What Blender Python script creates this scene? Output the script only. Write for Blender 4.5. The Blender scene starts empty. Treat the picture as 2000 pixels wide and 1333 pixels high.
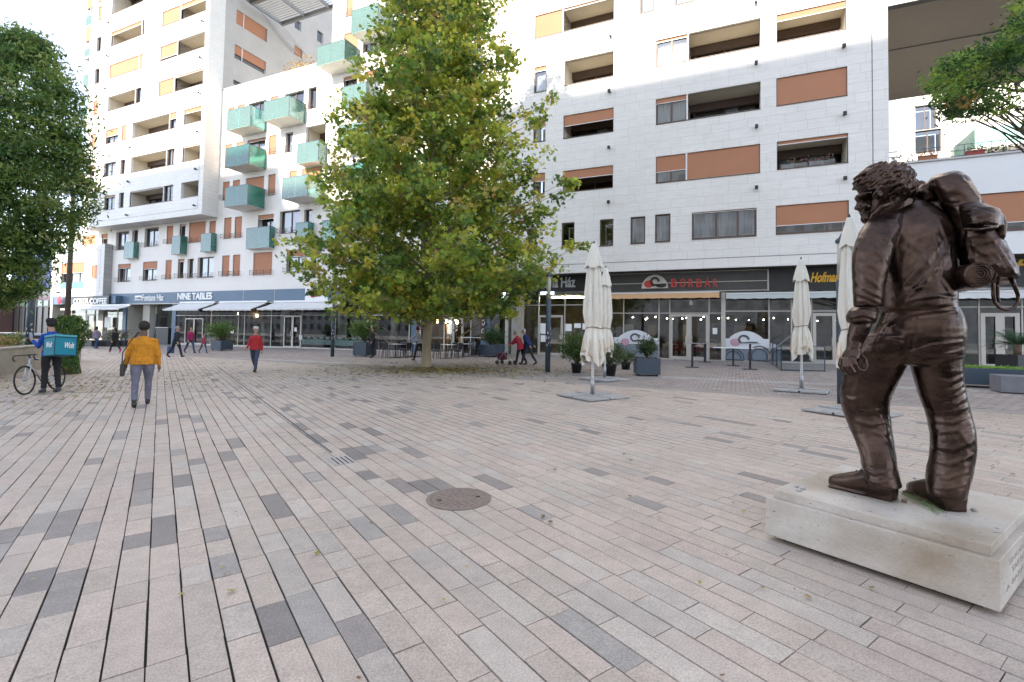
import bpy, bmesh, math, random
import numpy as np
from mathutils import Vector, Matrix
R = math.radians
C = bpy.context.scene.collection
sc = bpy.context.scene
# ------------------------------------------------------------ camera
FPX, CY, HCAM = 966.75, 614.8, 1.63
PIT, ROL = R(2.069), R(.992)
cp, sp, cr, sr = math.cos(PIT), math.sin(PIT), math.cos(ROL), math.sin(ROL)
MC = np.array([[cr,-sr,0],[sr,cr,0],[0,0,1.]]) @ np.array([[1,0,0],[0,cp,sp],[0,-sp,cp.real]])
cam = bpy.data.cameras.new('camera'); camo = bpy.data.objects.new('camera', cam); C.objects.link(camo)
rx = Vector((MC[0,0], MC[0,2], -MC[0,1])); up = -Vector((MC[1,0], MC[1,2], -MC[1,1])); bk = -Vector((MC[2,0], MC[2,2], -MC[2,1]))
m4 = Matrix.Identity(4)
for i in range(3):
    m4[i][0], m4[i][1], m4[i][2] = rx[i], up[i], bk[i]
m4[2][3] = HCAM
camo.matrix_world = m4
cam.sensor_width = 36; cam.lens = 36*FPX/2000; cam.shift_y = (CY-666.5)/2000
cam.clip_start = .05; cam.clip_end = 800
sc.camera = camo
# ------------------------------------------------------------ light
SUN_L = Vector((.521, .862, -.53)).normalized()
w = bpy.data.worlds.new('World'); sc.world = w; w.use_nodes = True
nt = w.node_tree; nt.nodes.clear()
sky = nt.nodes.new('ShaderNodeTexSky'); sky.sky_type = 'NISHITA'; sky.sun_disc = False
sky.sun_elevation = math.asin(-SUN_L.z); sky.sun_rotation = math.atan2(-SUN_L.x, -SUN_L.y) % (2*math.pi)
sky.air_density = .6; sky.dust_density = .1; sky.ozone_density = 2.0
bg = nt.nodes.new('ShaderNodeBackground'); bg.inputs[1].default_value = .14
wo = nt.nodes.new('ShaderNodeOutputWorld')
hs = nt.nodes.new('ShaderNodeHueSaturation'); hs.inputs['Saturation'].default_value = .47; nt.links.new(sky.outputs[0], hs.inputs['Color']); nt.links.new(hs.outputs[0], bg.inputs[0]); nt.links.new(bg.outputs[0], wo.inputs[0])
sl = bpy.data.lights.new('sun', 'SUN'); sl.energy = 2.3; sl.angle = R(.5); sl.color = (1, .90, .76)
so = bpy.data.objects.new('sun', sl); C.objects.link(so)
so.rotation_euler = SUN_L.to_track_quat('-Z', 'Y').to_euler(); so.location = (-20, -40, 60)
sc.view_settings.view_transform = 'Standard'; sc.view_settings.look = 'None'
sc.view_settings.exposure = 2.38; sc.view_settings.gamma = 1
sc.cycles.max_bounces = 8; sc.cycles.diffuse_bounces = 4; sc.cycles.transparent_max_bounces = 12
sc.cycles.glossy_bounces = 3; sc.cycles.transmission_bounces = 3
sc.cycles.sample_clamp_indirect = 6; sc.cycles.use_denoising = True; sc.cycles.caustics_reflective = False
# ------------------------------------------------------------ geometry of the place
AN = R(24.35); T = Vector((math.cos(AN), -math.sin(AN), 0)); N = Vector((math.sin(AN), math.cos(AN), 0))
GX, GY = .0115, .008
def gz(x, y): return GX*x + GY*y
def ray(px, py):
    d = MC.T @ np.array([(px-1000)/FPX, (py-CY)/FPX, 1.]); return Vector((d[0], d[2], -d[1]))
def onv(px, py, v):        # a point of the photo measured on the facade plane v = const -> (u, z)
    d = ray(px, py); s = v/(d.x*N.x+d.y*N.y); P_ = d*s; return P_.x*T.x+P_.y*T.y, P_.z+HCAM
def onu(px, py, u):
    d = ray(px, py); s = u/(d.x*T.x+d.y*T.y); P_ = d*s; return P_.x*N.x+P_.y*N.y, P_.z+HCAM
def gnd(px, py, h=0):
    d = ray(px, py); s = (HCAM-h)/(GX*d.x+GY*d.y-d.z); return Vector((d.x*s, d.y*s, gz(d.x*s, d.y*s)))
def aty(px, py, y):
    d = ray(px, py); s = y/d.y; return Vector((d.x*s, y, HCAM+d.z*s))
def atz(px, py, z):
    d = ray(px, py); s = (z-HCAM)/d.z; return Vector((d.x*s, d.y*s, z))
def uv2w(u, v, z=0): return Vector((T.x*u+N.x*v, T.y*u+N.y*v, z))
def proj(co):              # numpy (n,3) -> px
    X = co[:,0]; D = -(co[:,2]-HCAM); Z = co[:,1]
    c = np.stack([X, D, Z], 1) @ MC.T
    return np.stack([c[:,0]/c[:,2]*FPX+1000, c[:,1]/c[:,2]*FPX+CY], 1)
# ------------------------------------------------------------ objects
def tag(o, label=None, cat=None, group=None, kind=None):
    if label: o['label'] = label
    if cat: o['category'] = cat
    if group: o['group'] = group
    if kind: o['kind'] = kind
    return o
def thing(name, label, cat, loc=(0,0,0), rz=0, group=None):
    o = bpy.data.objects.new(name, None); C.objects.link(o); o.location = loc; o.rotation_euler = (0,0,rz)
    o.empty_display_size = .2
    return tag(o, label, cat, group)
class MB:
    def __init__(s): s.v = []; s.f = []; s.m = []; s.col = None
    def add(s, vs, fs, m=0):
        b = len(s.v); s.v.extend([tuple(p) for p in vs]); s.f.extend([tuple(b+i for i in f) for f in fs]); s.m.extend([m]*len(fs)); return s
    def quad(s, a, b, c, d, m=0): return s.add([a,b,c,d], [(0,1,2,3)], m)
    def box(s, x0,x1,y0,y1,z0,z1, m=0):
        if x1<x0: x0,x1=x1,x0
        if y1<y0: y0,y1=y1,y0
        if z1<z0: z0,z1=z1,z0
        return s.add([(x0,y0,z0),(x1,y0,z0),(x1,y1,z0),(x0,y1,z0),(x0,y0,z1),(x1,y0,z1),(x1,y1,z1),(x0,y1,z1)],
                     [(0,3,2,1),(4,5,6,7),(0,1,5,4),(1,2,6,5),(2,3,7,6),(3,0,4,7)], m)
    def obox(s, c, ax, ay, az, m=0):   # oriented box: centre and three half vectors
        c,ax,ay,az = map(Vector,(c,ax,ay,az)); vs=[]
        for k in (-1,1):
            for (i,j) in ((-1,-1),(1,-1),(1,1),(-1,1)): vs.append(c+ax*i+ay*j+az*k)
        return s.add(vs, [(0,3,2,1),(4,5,6,7),(0,1,5,4),(1,2,6,5),(2,3,7,6),(3,0,4,7)], m)
    def tube(s, pts, rad, n=8, m=0, cap=True, sq=None, up=None):
        pts = [Vector(p) for p in pts]
        if not hasattr(rad, '__len__'): rad = [rad]*len(pts)
        b = len(s.v); prev = None
        for i, p in enumerate(pts):
            if i == 0: d = pts[1]-pts[0]
            elif i == len(pts)-1: d = pts[-1]-pts[-2]
            else: d = (pts[i+1]-pts[i]).normalized()+(pts[i]-pts[i-1]).normalized()
            if d.length < 1e-9: d = Vector((0,0,1))
            d.normalize()
            if prev is None:
                a = Vector((0,0,1)) if abs(d.z) < .9 else Vector((1,0,0))
                if up is not None: a = Vector(up)
                e1 = (a-d*a.dot(d)).normalized()
            else: e1 = (prev-d*prev.dot(d)).normalized()
            prev = e1; e2 = d.cross(e1)
            for k in range(n):
                t = 2*math.pi*k/n
                s.v.append(tuple(p+e1*math.cos(t)*rad[i]*(sq or 1)+e2*math.sin(t)*rad[i]))
        for i in range(len(pts)-1):
            for k in range(n):
                s.f.append((b+i*n+k, b+i*n+(k+1)%n, b+(i+1)*n+(k+1)%n, b+(i+1)*n+k)); s.m.append(m)
        if cap:
            s.f.append(tuple(b+k for k in range(n))[::-1]); s.m.append(m)
            s.f.append(tuple(b+(len(pts)-1)*n+k for k in range(n))); s.m.append(m)
        return s
    def ell(s, c, rx, ry, rz, nu=16, nv=10, m=0, rot=None):
        b = len(s.v); c = Vector(c); rot = rot or Matrix.Identity(3)
        for i in range(1, nv):
            ph = math.pi*i/nv
            for k in range(nu):
                t = 2*math.pi*k/nu
                s.v.append(tuple(c+rot@Vector((rx*math.sin(ph)*math.cos(t), ry*math.sin(ph)*math.sin(t), rz*math.cos(ph)))))
        s.v.append(tuple(c+rot@Vector((0,0,rz)))); s.v.append(tuple(c+rot@Vector((0,0,-rz))))
        tp, bt = len(s.v)-2, len(s.v)-1
        for i in range(nv-2):
            for k in range(nu):
                s.f.append((b+i*nu+k, b+(i+1)*nu+k, b+(i+1)*nu+(k+1)%nu, b+i*nu+(k+1)%nu)); s.m.append(m)
        for k in range(nu):
            s.f.append((tp, b+k, b+(k+1)%nu)); s.m.append(m)
            s.f.append((bt, b+(nv-2)*nu+(k+1)%nu, b+(nv-2)*nu+k)); s.m.append(m)
        return s
    def lathe(s, prof, n=16, c=(0,0,0), m=0):
        return s.tube([(c[0],c[1],c[2]+z) for r,z in prof], [r for r,z in prof], n, m) if 0 else s._lathe(prof,n,c,m)
    def _lathe(s, prof, n, c, m):
        b = len(s.v)
        for r, z in prof:
            for k in range(n):
                t = 2*math.pi*k/n; s.v.append((c[0]+r*math.cos(t), c[1]+r*math.sin(t), c[2]+z))
        for i in range(len(prof)-1):
            for k in range(n):
                s.f.append((b+i*n+k, b+i*n+(k+1)%n, b+(i+1)*n+(k+1)%n, b+(i+1)*n+k)); s.m.append(m)
        s.f.append(tuple(b+k for k in range(n))[::-1]); s.m.append(m)
        s.f.append(tuple(b+(len(prof)-1)*n+k for k in range(n))); s.m.append(m)
        return s
    def mesh(s, name, mats, smooth=False):
        me = bpy.data.meshes.new(name); me.from_pydata(s.v, [], s.f); me.validate()
        if not isinstance(mats, (list, tuple)): mats = [mats]
        for m in mats: me.materials.append(m)
        if len(me.polygons) == len(s.m) and max(s.m+[0]) > 0: me.polygons.foreach_set('material_index', s.m)
        if smooth: me.polygons.foreach_set('use_smooth', [True]*len(me.polygons))
        me.update(); return me
    def build(s, name, mats, parent=None, smooth=False, bevel=0):
        o = bpy.data.objects.new(name, s.mesh(name, mats, smooth)); C.objects.link(o)
        if parent is not None: o.parent = parent
        if bevel:
            md = o.modifiers.new('b', 'BEVEL'); md.width = bevel; md.segments = 2; md.limit_method = 'ANGLE'
        return o
def blob(mb, name, mat, parent, voxel, smooth=2, fn=None, fac=.5):
    """closed shapes of mb fused into one continuous surface"""
    me = mb.mesh(name+'_src', mat); o = bpy.data.objects.new(name, me); C.objects.link(o)
    md = o.modifiers.new('r', 'REMESH'); md.mode = 'VOXEL'; md.voxel_size = voxel
    if smooth:
        m2 = o.modifiers.new('s', 'SMOOTH'); m2.factor = fac; m2.iterations = smooth
    dg = bpy.context.evaluated_depsgraph_get(); dg.update()
    nm = bpy.data.meshes.new_from_object(o.evaluated_get(dg)); nm.name = name
    o.modifiers.clear(); o.data = nm; bpy.data.meshes.remove(me)
    nm.materials.clear(); nm.materials.append(mat)
    if fn: fn(nm)
    nm.polygons.foreach_set('use_smooth', [True]*len(nm.polygons)); nm.update()
    if parent is not None: o.parent = parent
    return o
# ------------------------------------------------------------ materials
def mat(name, col, rough=.6, metal=0, spec=None, **kw):
    m = bpy.data.materials.new(name); m.use_nodes = True; b = m.node_tree.nodes['Principled BSDF']
    b.inputs['Base Color'].default_value = (*col, 1); b.inputs['Roughness'].default_value = rough; b.inputs['Metallic'].default_value = metal
    if spec is not None: b.inputs['Specular IOR Level'].default_value = spec
    for k, v in kw.items(): b.inputs[k.replace('_', ' ')].default_value = v
    return m
def noisy(m, scale=3, amount=.15, detail=4, bump=0, bscale=None, stretch=None, rough=0, dirt=None):
    """break up a flat colour with procedural noise"""
    t = m.node_tree; b = t.nodes['Principled BSDF']; L = t.links
    tc = t.nodes.new('ShaderNodeTexCoord'); mp = t.nodes.new('ShaderNodeMapping')
    if stretch: mp.inputs['Scale'].default_value = stretch
    L.new(tc.outputs['Object'], mp.inputs[0])
    n = t.nodes.new('ShaderNodeTexNoise'); n.inputs['Scale'].default_value = scale; n.inputs['Detail'].default_value = detail
    n.inputs['Roughness'].default_value = .65
    L.new(mp.outputs[0], n.inputs['Vector'])
    mr = t.nodes.new('ShaderNodeMapRange'); mr.inputs[1].default_value = .25; mr.inputs[2].default_value = .75
    mr.inputs[3].default_value = 1-amount; mr.inputs[4].default_value = 1+amount*.6; L.new(n.outputs['Fac'], mr.inputs[0])
    mx = t.nodes.new('ShaderNodeMix'); mx.data_type = 'RGBA'; mx.blend_type = 'MULTIPLY'; mx.inputs[0].default_value = 1
    src = b.inputs['Base Color']
    if src.is_linked: L.new(src.links[0].from_socket, mx.inputs[6])
    else: mx.inputs[6].default_value = src.default_value
    L.new(mr.outputs[0], mx.inputs[7]); L.new(mx.outputs[2], b.inputs['Base Color'])
    if rough:
        m2 = t.nodes.new('ShaderNodeMapRange'); r0 = b.inputs['Roughness'].default_value
        m2.inputs[3].default_value = max(.02, r0-rough); m2.inputs[4].default_value = min(1, r0+rough)
        L.new(n.outputs['Fac'], m2.inputs[0]); L.new(m2.outputs[0], b.inputs['Roughness'])
    if bump:
        n2 = t.nodes.new('ShaderNodeTexNoise'); n2.inputs['Scale'].default_value = bscale or scale*4; n2.inputs['Detail'].default_value = 5
        L.new(mp.outputs[0], n2.inputs['Vector']); bp = t.nodes.new('ShaderNodeBump'); bp.inputs['Strength'].default_value = bump
        bp.inputs['Distance'].default_value = .02; L.new(n2.outputs['Fac'], bp.inputs['Height']); L.new(bp.outputs[0], b.inputs['Normal'])
    return m
def stone_mat(name, c1, c2, mortar, bw, bh, gap=.008, streak=.12):
    """stone slabs laid in courses in the facade's own u-z plane"""
    m = bpy.data.materials.new(name); m.use_nodes = True; t = m.node_tree; b = t.nodes['Principled BSDF']; L = t.links
    tc = t.nodes.new('ShaderNodeTexCoord'); sx = t.nodes.new('ShaderNodeSeparateXYZ'); L.new(tc.outputs['Object'], sx.inputs[0])
    ad = t.nodes.new('ShaderNodeMath'); ad.operation = 'ADD'; L.new(sx.outputs[0], ad.inputs[0]); L.new(sx.outputs[1], ad.inputs[1])
    cx = t.nodes.new('ShaderNodeCombineXYZ'); L.new(ad.outputs[0], cx.inputs[0]); L.new(sx.outputs[2], cx.inputs[1])
    br = t.nodes.new('ShaderNodeTexBrick'); br.inputs['Scale'].default_value = 1; br.inputs['Brick Width'].default_value = bw
    br.inputs['Row Height'].default_value = bh; br.inputs['Mortar Size'].default_value = gap; br.inputs['Mortar Smooth'].default_value = .1
    br.offset = .37; br.offset_frequency = 3; br.squash = .72; br.squash_frequency = 2
    br.inputs['Color1'].default_value = (*c1,1); br.inputs['Color2'].default_value = (*c2,1); br.inputs['Mortar'].default_value = (*mortar,1)
    L.new(cx.outputs[0], br.inputs['Vector'])
    mp = t.nodes.new('ShaderNodeMapping'); mp.inputs['Scale'].default_value = (.9, 9, 1); L.new(cx.outputs[0], mp.inputs[0])
    n = t.nodes.new('ShaderNodeTexNoise'); n.inputs['Scale'].default_value = 1.6; n.inputs['Detail'].default_value = 6; n.inputs['Roughness'].default_value = .7
    L.new(mp.outputs[0], n.inputs['Vector'])
    mr = t.nodes.new('ShaderNodeMapRange'); mr.inputs[1].default_value = .3; mr.inputs[2].default_value = .7
    mr.inputs[3].default_value = 1-streak; mr.inputs[4].default_value = 1+streak*.5; L.new(n.outputs['Fac'], mr.inputs[0])
    n3 = t.nodes.new('ShaderNodeTexNoise'); n3.inputs['Scale'].default_value = .35; n3.inputs['Detail'].default_value = 3; L.new(cx.outputs[0], n3.inputs['Vector'])
    m3 = t.nodes.new('ShaderNodeMapRange'); m3.inputs[3].default_value = .9; m3.inputs[4].default_value = 1.06; L.new(n3.outputs['Fac'], m3.inputs[0])
    mu = t.nodes.new('ShaderNodeMath'); mu.operation = 'MULTIPLY'; L.new(mr.outputs[0], mu.inputs[0]); L.new(m3.outputs[0], mu.inputs[1])
    mx = t.nodes.new('ShaderNodeMix'); mx.data_type = 'RGBA'; mx.blend_type = 'MULTIPLY'; mx.inputs[0].default_value = 1
    L.new(br.outputs['Color'], mx.inputs[6]); L.new(mu.outputs[0], mx.inputs[7]); L.new(mx.outputs[2], b.inputs['Base Color'])
    b.inputs['Roughness'].default_value = .65
    bp = t.nodes.new('ShaderNodeBump'); bp.inputs['Strength'].default_value = .4; bp.inputs['Distance'].default_value = .01; bp.invert = True
    L.new(br.outputs['Fac'], bp.inputs['Height']); L.new(bp.outputs[0], b.inputs['Normal'])
    return m
def glass_mat(name, tint=(.6,.65,.65), refl=.12, alpha=.75, rough=.02):
    """a pane: see-through with a mirror share that grows at grazing angles"""
    m = bpy.data.materials.new(name); m.use_nodes = True; t = m.node_tree; t.nodes.clear(); L = t.links
    o = t.nodes.new('ShaderNodeOutputMaterial'); tr = t.nodes.new('ShaderNodeBsdfTransparent'); tr.inputs[0].default_value = (*[c*alpha for c in tint],1)
    g = t.nodes.new('ShaderNodeBsdfGlossy'); g.inputs['Roughness'].default_value = rough; g.inputs[0].default_value = (.95,.97,1,1)
    fr = t.nodes.new('ShaderNodeFresnel'); fr.inputs[0].default_value = 1.5
    ma = t.nodes.new('ShaderNodeMath'); ma.operation = 'ADD'; ma.inputs[1].default_value = refl; ma.use_clamp = True; L.new(fr.outputs[0], ma.inputs[0])
    mx = t.nodes.new('ShaderNodeMixShader'); L.new(ma.outputs[0], mx.inputs[0]); L.new(tr.outputs[0], mx.inputs[1]); L.new(g.outputs[0], mx.inputs[2])
    L.new(mx.outputs[0], o.inputs[0]); return m
def milk_mat(name, col, trans=.4, refl=.06):
    """frosted, tinted balcony glass"""
    m = bpy.data.materials.new(name); m.use_nodes = True; t = m.node_tree; t.nodes.clear(); L = t.links
    o = t.nodes.new('ShaderNodeOutputMaterial'); tr = t.nodes.new('ShaderNodeBsdfTransparent'); tr.inputs[0].default_value = (*[min(1,c*1.5+.1) for c in col],1)
    d = t.nodes.new('ShaderNodeBsdfDiffuse'); d.inputs[0].default_value = (*col,1)
    tl = t.nodes.new('ShaderNodeBsdfTranslucent'); tl.inputs[0].default_value = (*col,1)
    g = t.nodes.new('ShaderNodeBsdfGlossy'); g.inputs['Roughness'].default_value = .08
    a = t.nodes.new('ShaderNodeMixShader'); a.inputs[0].default_value = .45; L.new(d.outputs[0], a.inputs[1]); L.new(tl.outputs[0], a.inputs[2])
    tc = t.nodes.new('ShaderNodeTexCoord'); n = t.nodes.new('ShaderNodeTexNoise'); n.inputs['Scale'].default_value = .8; L.new(tc.outputs['Object'], n.inputs['Vector'])
    mr = t.nodes.new('ShaderNodeMapRange'); mr.inputs[3].default_value = max(0,trans-.04); mr.inputs[4].default_value = trans+.04; L.new(n.outputs['Fac'], mr.inputs[0])
    b2 = t.nodes.new('ShaderNodeMixShader'); L.new(mr.outputs[0], b2.inputs[0]); L.new(a.outputs[0], b2.inputs[1]); L.new(tr.outputs[0], b2.inputs[2])
    fr = t.nodes.new('ShaderNodeFresnel'); fr.inputs[0].default_value = 1.4
    ma = t.nodes.new('ShaderNodeMath'); ma.operation = 'ADD'; ma.inputs[1].default_value = refl; L.new(fr.outputs[0], ma.inputs[0])
    c = t.nodes.new('ShaderNodeMixShader'); L.new(ma.outputs[0], c.inputs[0]); L.new(b2.outputs[0], c.inputs[1]); L.new(g.outputs[0], c.inputs[2])
    L.new(c.outputs[0], o.inputs[0]); return m
def emit(name, col, s):
    m = bpy.data.materials.new(name); m.use_nodes = True; b = m.node_tree.nodes['Principled BSDF']
    b.inputs['Emission Color'].default_value = (*col,1); b.inputs['Emission Strength'].default_value = s; b.inputs['Base Color'].default_value = (*col,1); return m
def attr_mat(name, rough=.7, trans=0, speck=0, gloss=None):
    """colour carried per face, for pavers and leaves"""
    m = bpy.data.materials.new(name); m.use_nodes = True; t = m.node_tree; b = t.nodes['Principled BSDF']; L = t.links
    a = t.nodes.new('ShaderNodeAttribute'); a.attribute_name = 'Col'; out = a.outputs['Color']
    b.inputs['Roughness'].default_value = rough
    if speck:
        tc = t.nodes.new('ShaderNodeTexCoord')
        for sc_, am, dt in ((95, speck*1.5, 3), (9, speck*.55, 5), (1.3, speck*.5, 6), (.25, speck*.4, 3)):
            n = t.nodes.new('ShaderNodeTexNoise'); n.inputs['Scale'].default_value = sc_; n.inputs['Detail'].default_value = dt; L.new(tc.outputs['Object'], n.inputs['Vector'])
            mr = t.nodes.new('ShaderNodeMapRange'); mr.inputs[1].default_value = .3; mr.inputs[2].default_value = .7; mr.inputs[3].default_value = 1-am; mr.inputs[4].default_value = 1+am*.7
            L.new(n.outputs['Fac'], mr.inputs[0])
            mx = t.nodes.new('ShaderNodeMix'); mx.data_type = 'RGBA'; mx.blend_type = 'MULTIPLY'; mx.inputs[0].default_value = 1
            L.new(out, mx.inputs[6]); L.new(mr.outputs[0], mx.inputs[7]); out = mx.outputs[2]
    L.new(out, b.inputs['Base Color'])
    if trans:
        o = t.nodes['Material Output']; tl = t.nodes.new('ShaderNodeBsdfTranslucent'); L.new(out, tl.inputs[0])
        mx = t.nodes.new('ShaderNodeMixShader'); mx.inputs[0].default_value = trans; L.new(b.outputs[0], mx.inputs[1]); L.new(tl.outputs[0], mx.inputs[2]); L.new(mx.outputs[0], o.inputs[0])
    return m
def set_col(me, cols):     # one colour per face
    at = me.color_attributes.new('Col', 'FLOAT_COLOR', 'CORNER'); n = len(me.polygons)
    lt = np.zeros(n, dtype=np.int32); me.polygons.foreach_get('loop_total', lt)
    c = np.repeat(np.asarray(cols, dtype=np.float32), lt, axis=0); c = np.concatenate([c, np.ones((len(c),1), np.float32)], 1)
    at.data.foreach_set('color', c.ravel())
M = {}
M['stone'] = stone_mat('travertine', (.80,.765,.71), (.775,.74,.685), (.64,.61,.565), 1.15, .46, gap=.01)
M['tstone'] = stone_mat('tower_travertine', (.80,.78,.74), (.77,.75,.70), (.62,.60,.56), 1.1, .33, gap=.008, streak=.1)
M['plaster'] = noisy(mat('white_render', (.80,.765,.71), .85), .5, .06, 6)
M['plaster2'] = noisy(mat('smooth_render', (.74,.735,.72), .8), .4, .05, 5)
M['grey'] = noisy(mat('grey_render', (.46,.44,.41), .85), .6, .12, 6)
M['greystone'] = stone_mat('grey_cladding', (.40,.39,.37), (.35,.34,.325), (.25,.24,.23), 4, .42, gap=.012)
M['soffit'] = noisy(mat('soffit', (.30,.24,.17), .8), .3, .08, 3)
M['cream'] = noisy(mat('loggia_render', (.62,.56,.46), .85), .7, .05)
M['cap'] = mat('parapet_cap', (.45,.45,.44), .5, .4)
M['brown'] = mat('brown_frame', (.10,.065,.05), .5)
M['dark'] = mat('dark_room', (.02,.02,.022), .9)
M['shutter'] = noisy(mat('roller_blind', (.42,.188,.10), .75), 1.2, .06, 3)
M['white'] = mat('white_metal', (.78,.78,.76), .45)
M['curtain'] = mat('curtain', (.86,.86,.85), .9)
M['pane'] = glass_mat('window_glass', (.7,.75,.8), .10, .8)
M['shopglass'] = glass_mat('shop_glass', (.74,.80,.78), .05, .85)
M['green'] = milk_mat('green_glass_shaded', (.10,.42,.34), .55)  # balcony glass as it looks in shade, deeper teal
M['green_sunlit'] = milk_mat('green_glass_sunlit', (.42,.70,.60), .62)  # same glass with the sunlit look put into a paler tint
M['alu'] = mat('aluminium', (.50,.47,.42), .45, .35)
M['steel'] = mat('steel', (.35,.36,.37), .35, .8)
M['black'] = mat('black_panel', (.022,.022,.024), .4)
M['blue'] = noisy(mat('blue_panel', (.085,.145,.215), .45), .8, .08)
M['post'] = mat('blue_grey_paint', (.045,.065,.09), .45)
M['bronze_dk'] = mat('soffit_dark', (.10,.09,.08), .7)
M['awn'] = noisy(mat('white_canvas', (.66,.66,.64), .9), 2, .08)
M['awnorange'] = noisy(mat('orange_canvas', (.68,.42,.22), .9), 2, .08)
M['canvas'] = noisy(mat('parasol_canvas', (.70,.66,.57), .9), 3, .10, 5, bump=.15, bscale=8)
M['concrete'] = noisy(mat('concrete', (.34,.315,.275), .9), 1.6, .22, 7, bump=.3, bscale=30)
M['cream_col'] = noisy(mat('cream_column', (.52,.50,.43), .7), 1, .05)
M['red'] = mat('red_paint', (.45,.02,.03), .4)
M['skin'] = mat('skin', (.42,.24,.17), .6)
M['skind'] = mat('skin_dark', (.14,.07,.045), .55)
M['lampglass'] = mat('lamp_glass', (.5,.5,.42), .3, Alpha=.55)
M['bulb'] = emit('warm_bulb', (1,.72,.35), 14)
M['tubelight'] = emit('tube_light', (1,.9,.7), 14)
M['water'] = None
# ============================================================ ground
rnd = random.Random(7)
B = MB(); g = 400
def gp(x, y, dz=0): return (x, y, gz(x, y)+dz)
B.quad(gp(-60,-40,-.012), gp(60,-40,-.012), gp(60,60,-.012), gp(-60,60,-.012))
base = B.build('joint_bed', noisy(mat('joint_sand', (.035,.032,.028), 1), 3, .3)); tag(base, kind='structure')
B = MB(); B.quad((-g,-g,-1.2), (g,-g,-1.2), (g,g,-1.2), (-g,g,-1.2))
o = B.build('ground', noisy(mat('far_ground', (.25,.24,.23), .9), .05, .1)); tag(o, kind='structure')
# the line where the long planks give way to the small setts of the shop street
La = Vector((-40, 41)); Lb = Vector((40, -8.5))
La = Vector((-12.7, 24.5)); Lb = Vector((6.4, 12.4)); Ld = (Lb-La).normalized(); Ln = Vector((-Ld.y, Ld.x))
def beyond(x, y): return (Vector((x, y))-La).dot(Ln)
CD = R(-35.4); cD = Vector((math.sin(CD), math.cos(CD))); cX = Vector((math.cos(CD), -math.sin(CD)))
B = MB(); cols = []
pal = [((.50,.415,.345), 6), ((.515,.42,.35), 3.2), ((.485,.405,.34), 3.5), ((.505,.435,.37), 2.6), ((.465,.405,.35), 1.6), ((.50,.405,.34), 1.4)]
dk = [(.28,.245,.22), (.30,.26,.235), (.25,.22,.20), (.32,.285,.255), (.34,.305,.275), (.36,.325,.29)]
MAN = gnd(896, 975)
W = .168
for i in range(-150, 190):
    a0 = i*W; s = -26+rnd.random()*.5; rowdark = .085 if rnd.random() < .5 else .04
    while s < 46:
        ln = rnd.choice((.30,.36,.42,.50,.55,.62,.70)); c = cX*(a0+W/2)+cD*(s+ln/2)
        s0, s1 = s, s+ln; s += ln
        if c.y < .6 or c.y > 40 or abs(c.x) > 1.15*c.y+2.0: continue
        if beyond(c.x, c.y) > 0: continue
        j = .0034 if rnd.random() < .5 else .0062
        je = .0015 if rnd.random() < .6 else .005

        dz = rnd.uniform(-.0008,.0008); q = []
        for (aa, ss) in ((a0+j, s0+je), (a0+W-j, s0+je), (a0+W-j, s1-je), (a0+j, s1-je)):
            p = cX*aa+cD*ss; q.append(gp(p.x, p.y, dz))
        if c.y < 7:
            low = [(x, y, z-.012) for x, y, z in q]; B.add(q+low, [(0,1,2,3),(0,4,5,1),(1,5,6,2),(2,6,7,3),(3,7,4,0)]); k = 5
        else: B.quad(*q); k = 1
        if rnd.random() < rowdark*(1.25 if c.x < 0 else .8): col = rnd.choice(dk)
        else: col = rnd.choices([p[0] for p in pal], [p[1] for p in pal])[0]
        f = rnd.uniform(.94, 1.06); cols += [[x*f for x in col]]*k
o = B.build('plaza_paving', attr_mat('plank_pavers', .62, speck=.17)); set_col(o.data, cols); tag(o, kind='structure')
B = MB(); cols = []; S = .24
ang = AN
for i in range(-230, 120):
    for k in range(20, 130):
        u = i*S+(S/2 if k % 2 else 0); v = k*S
        p = T*u+N*v
        if v > 29.3 or v < 3: continue
        if beyond(p.x, p.y) < .06: continue
        if p.y < 2 or abs(p.x) > 1.15*p.y+3: continue
        j = .006; q = []
        for (a, b) in ((j,j),(S-j,j),(S-j,S-j),(j,S-j)):
            pp = T*(u+a)+N*(v+b); q.append(gp(pp.x, pp.y, .002))
        B.quad(*q); f = rnd.uniform(.86,1.1); c = rnd.choice(((.34,.29,.265),(.36,.30,.27),(.32,.285,.265),(.37,.32,.285)))
        if 17.2 < v < 17.8: c = (.42,.40,.38)
        cols.append([x*f for x in c])
o = B.build('street_paving', attr_mat('sett_pavers', .7, speck=.15)); set_col(o.data, cols); tag(o, kind='structure')
# kerb line between the two
B = MB(); k_ = -30.0
while k_ < 34:
    q_ = [La+Ld*(k_+.01)-Ln*.27, La+Ld*(k_+.79)-Ln*.27, La+Ld*(k_+.79)+Ln*.22, La+Ld*(k_+.01)+Ln*.22]; B.quad(*[gp(p.x, p.y, .0045) for p in q_]); k_ += .8
B.quad(*[gp(p.x, p.y, .0025) for p in (La-Ld*30-Ln*.3, La+Ld*34-Ln*.3, La+Ld*34+Ln*.24, La-Ld*30+Ln*.24)])
o = B.build('kerb_strip', noisy(mat('kerb_stone', (.33,.295,.27), .8), 3, .2)); tag(o, kind='structure')
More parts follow.
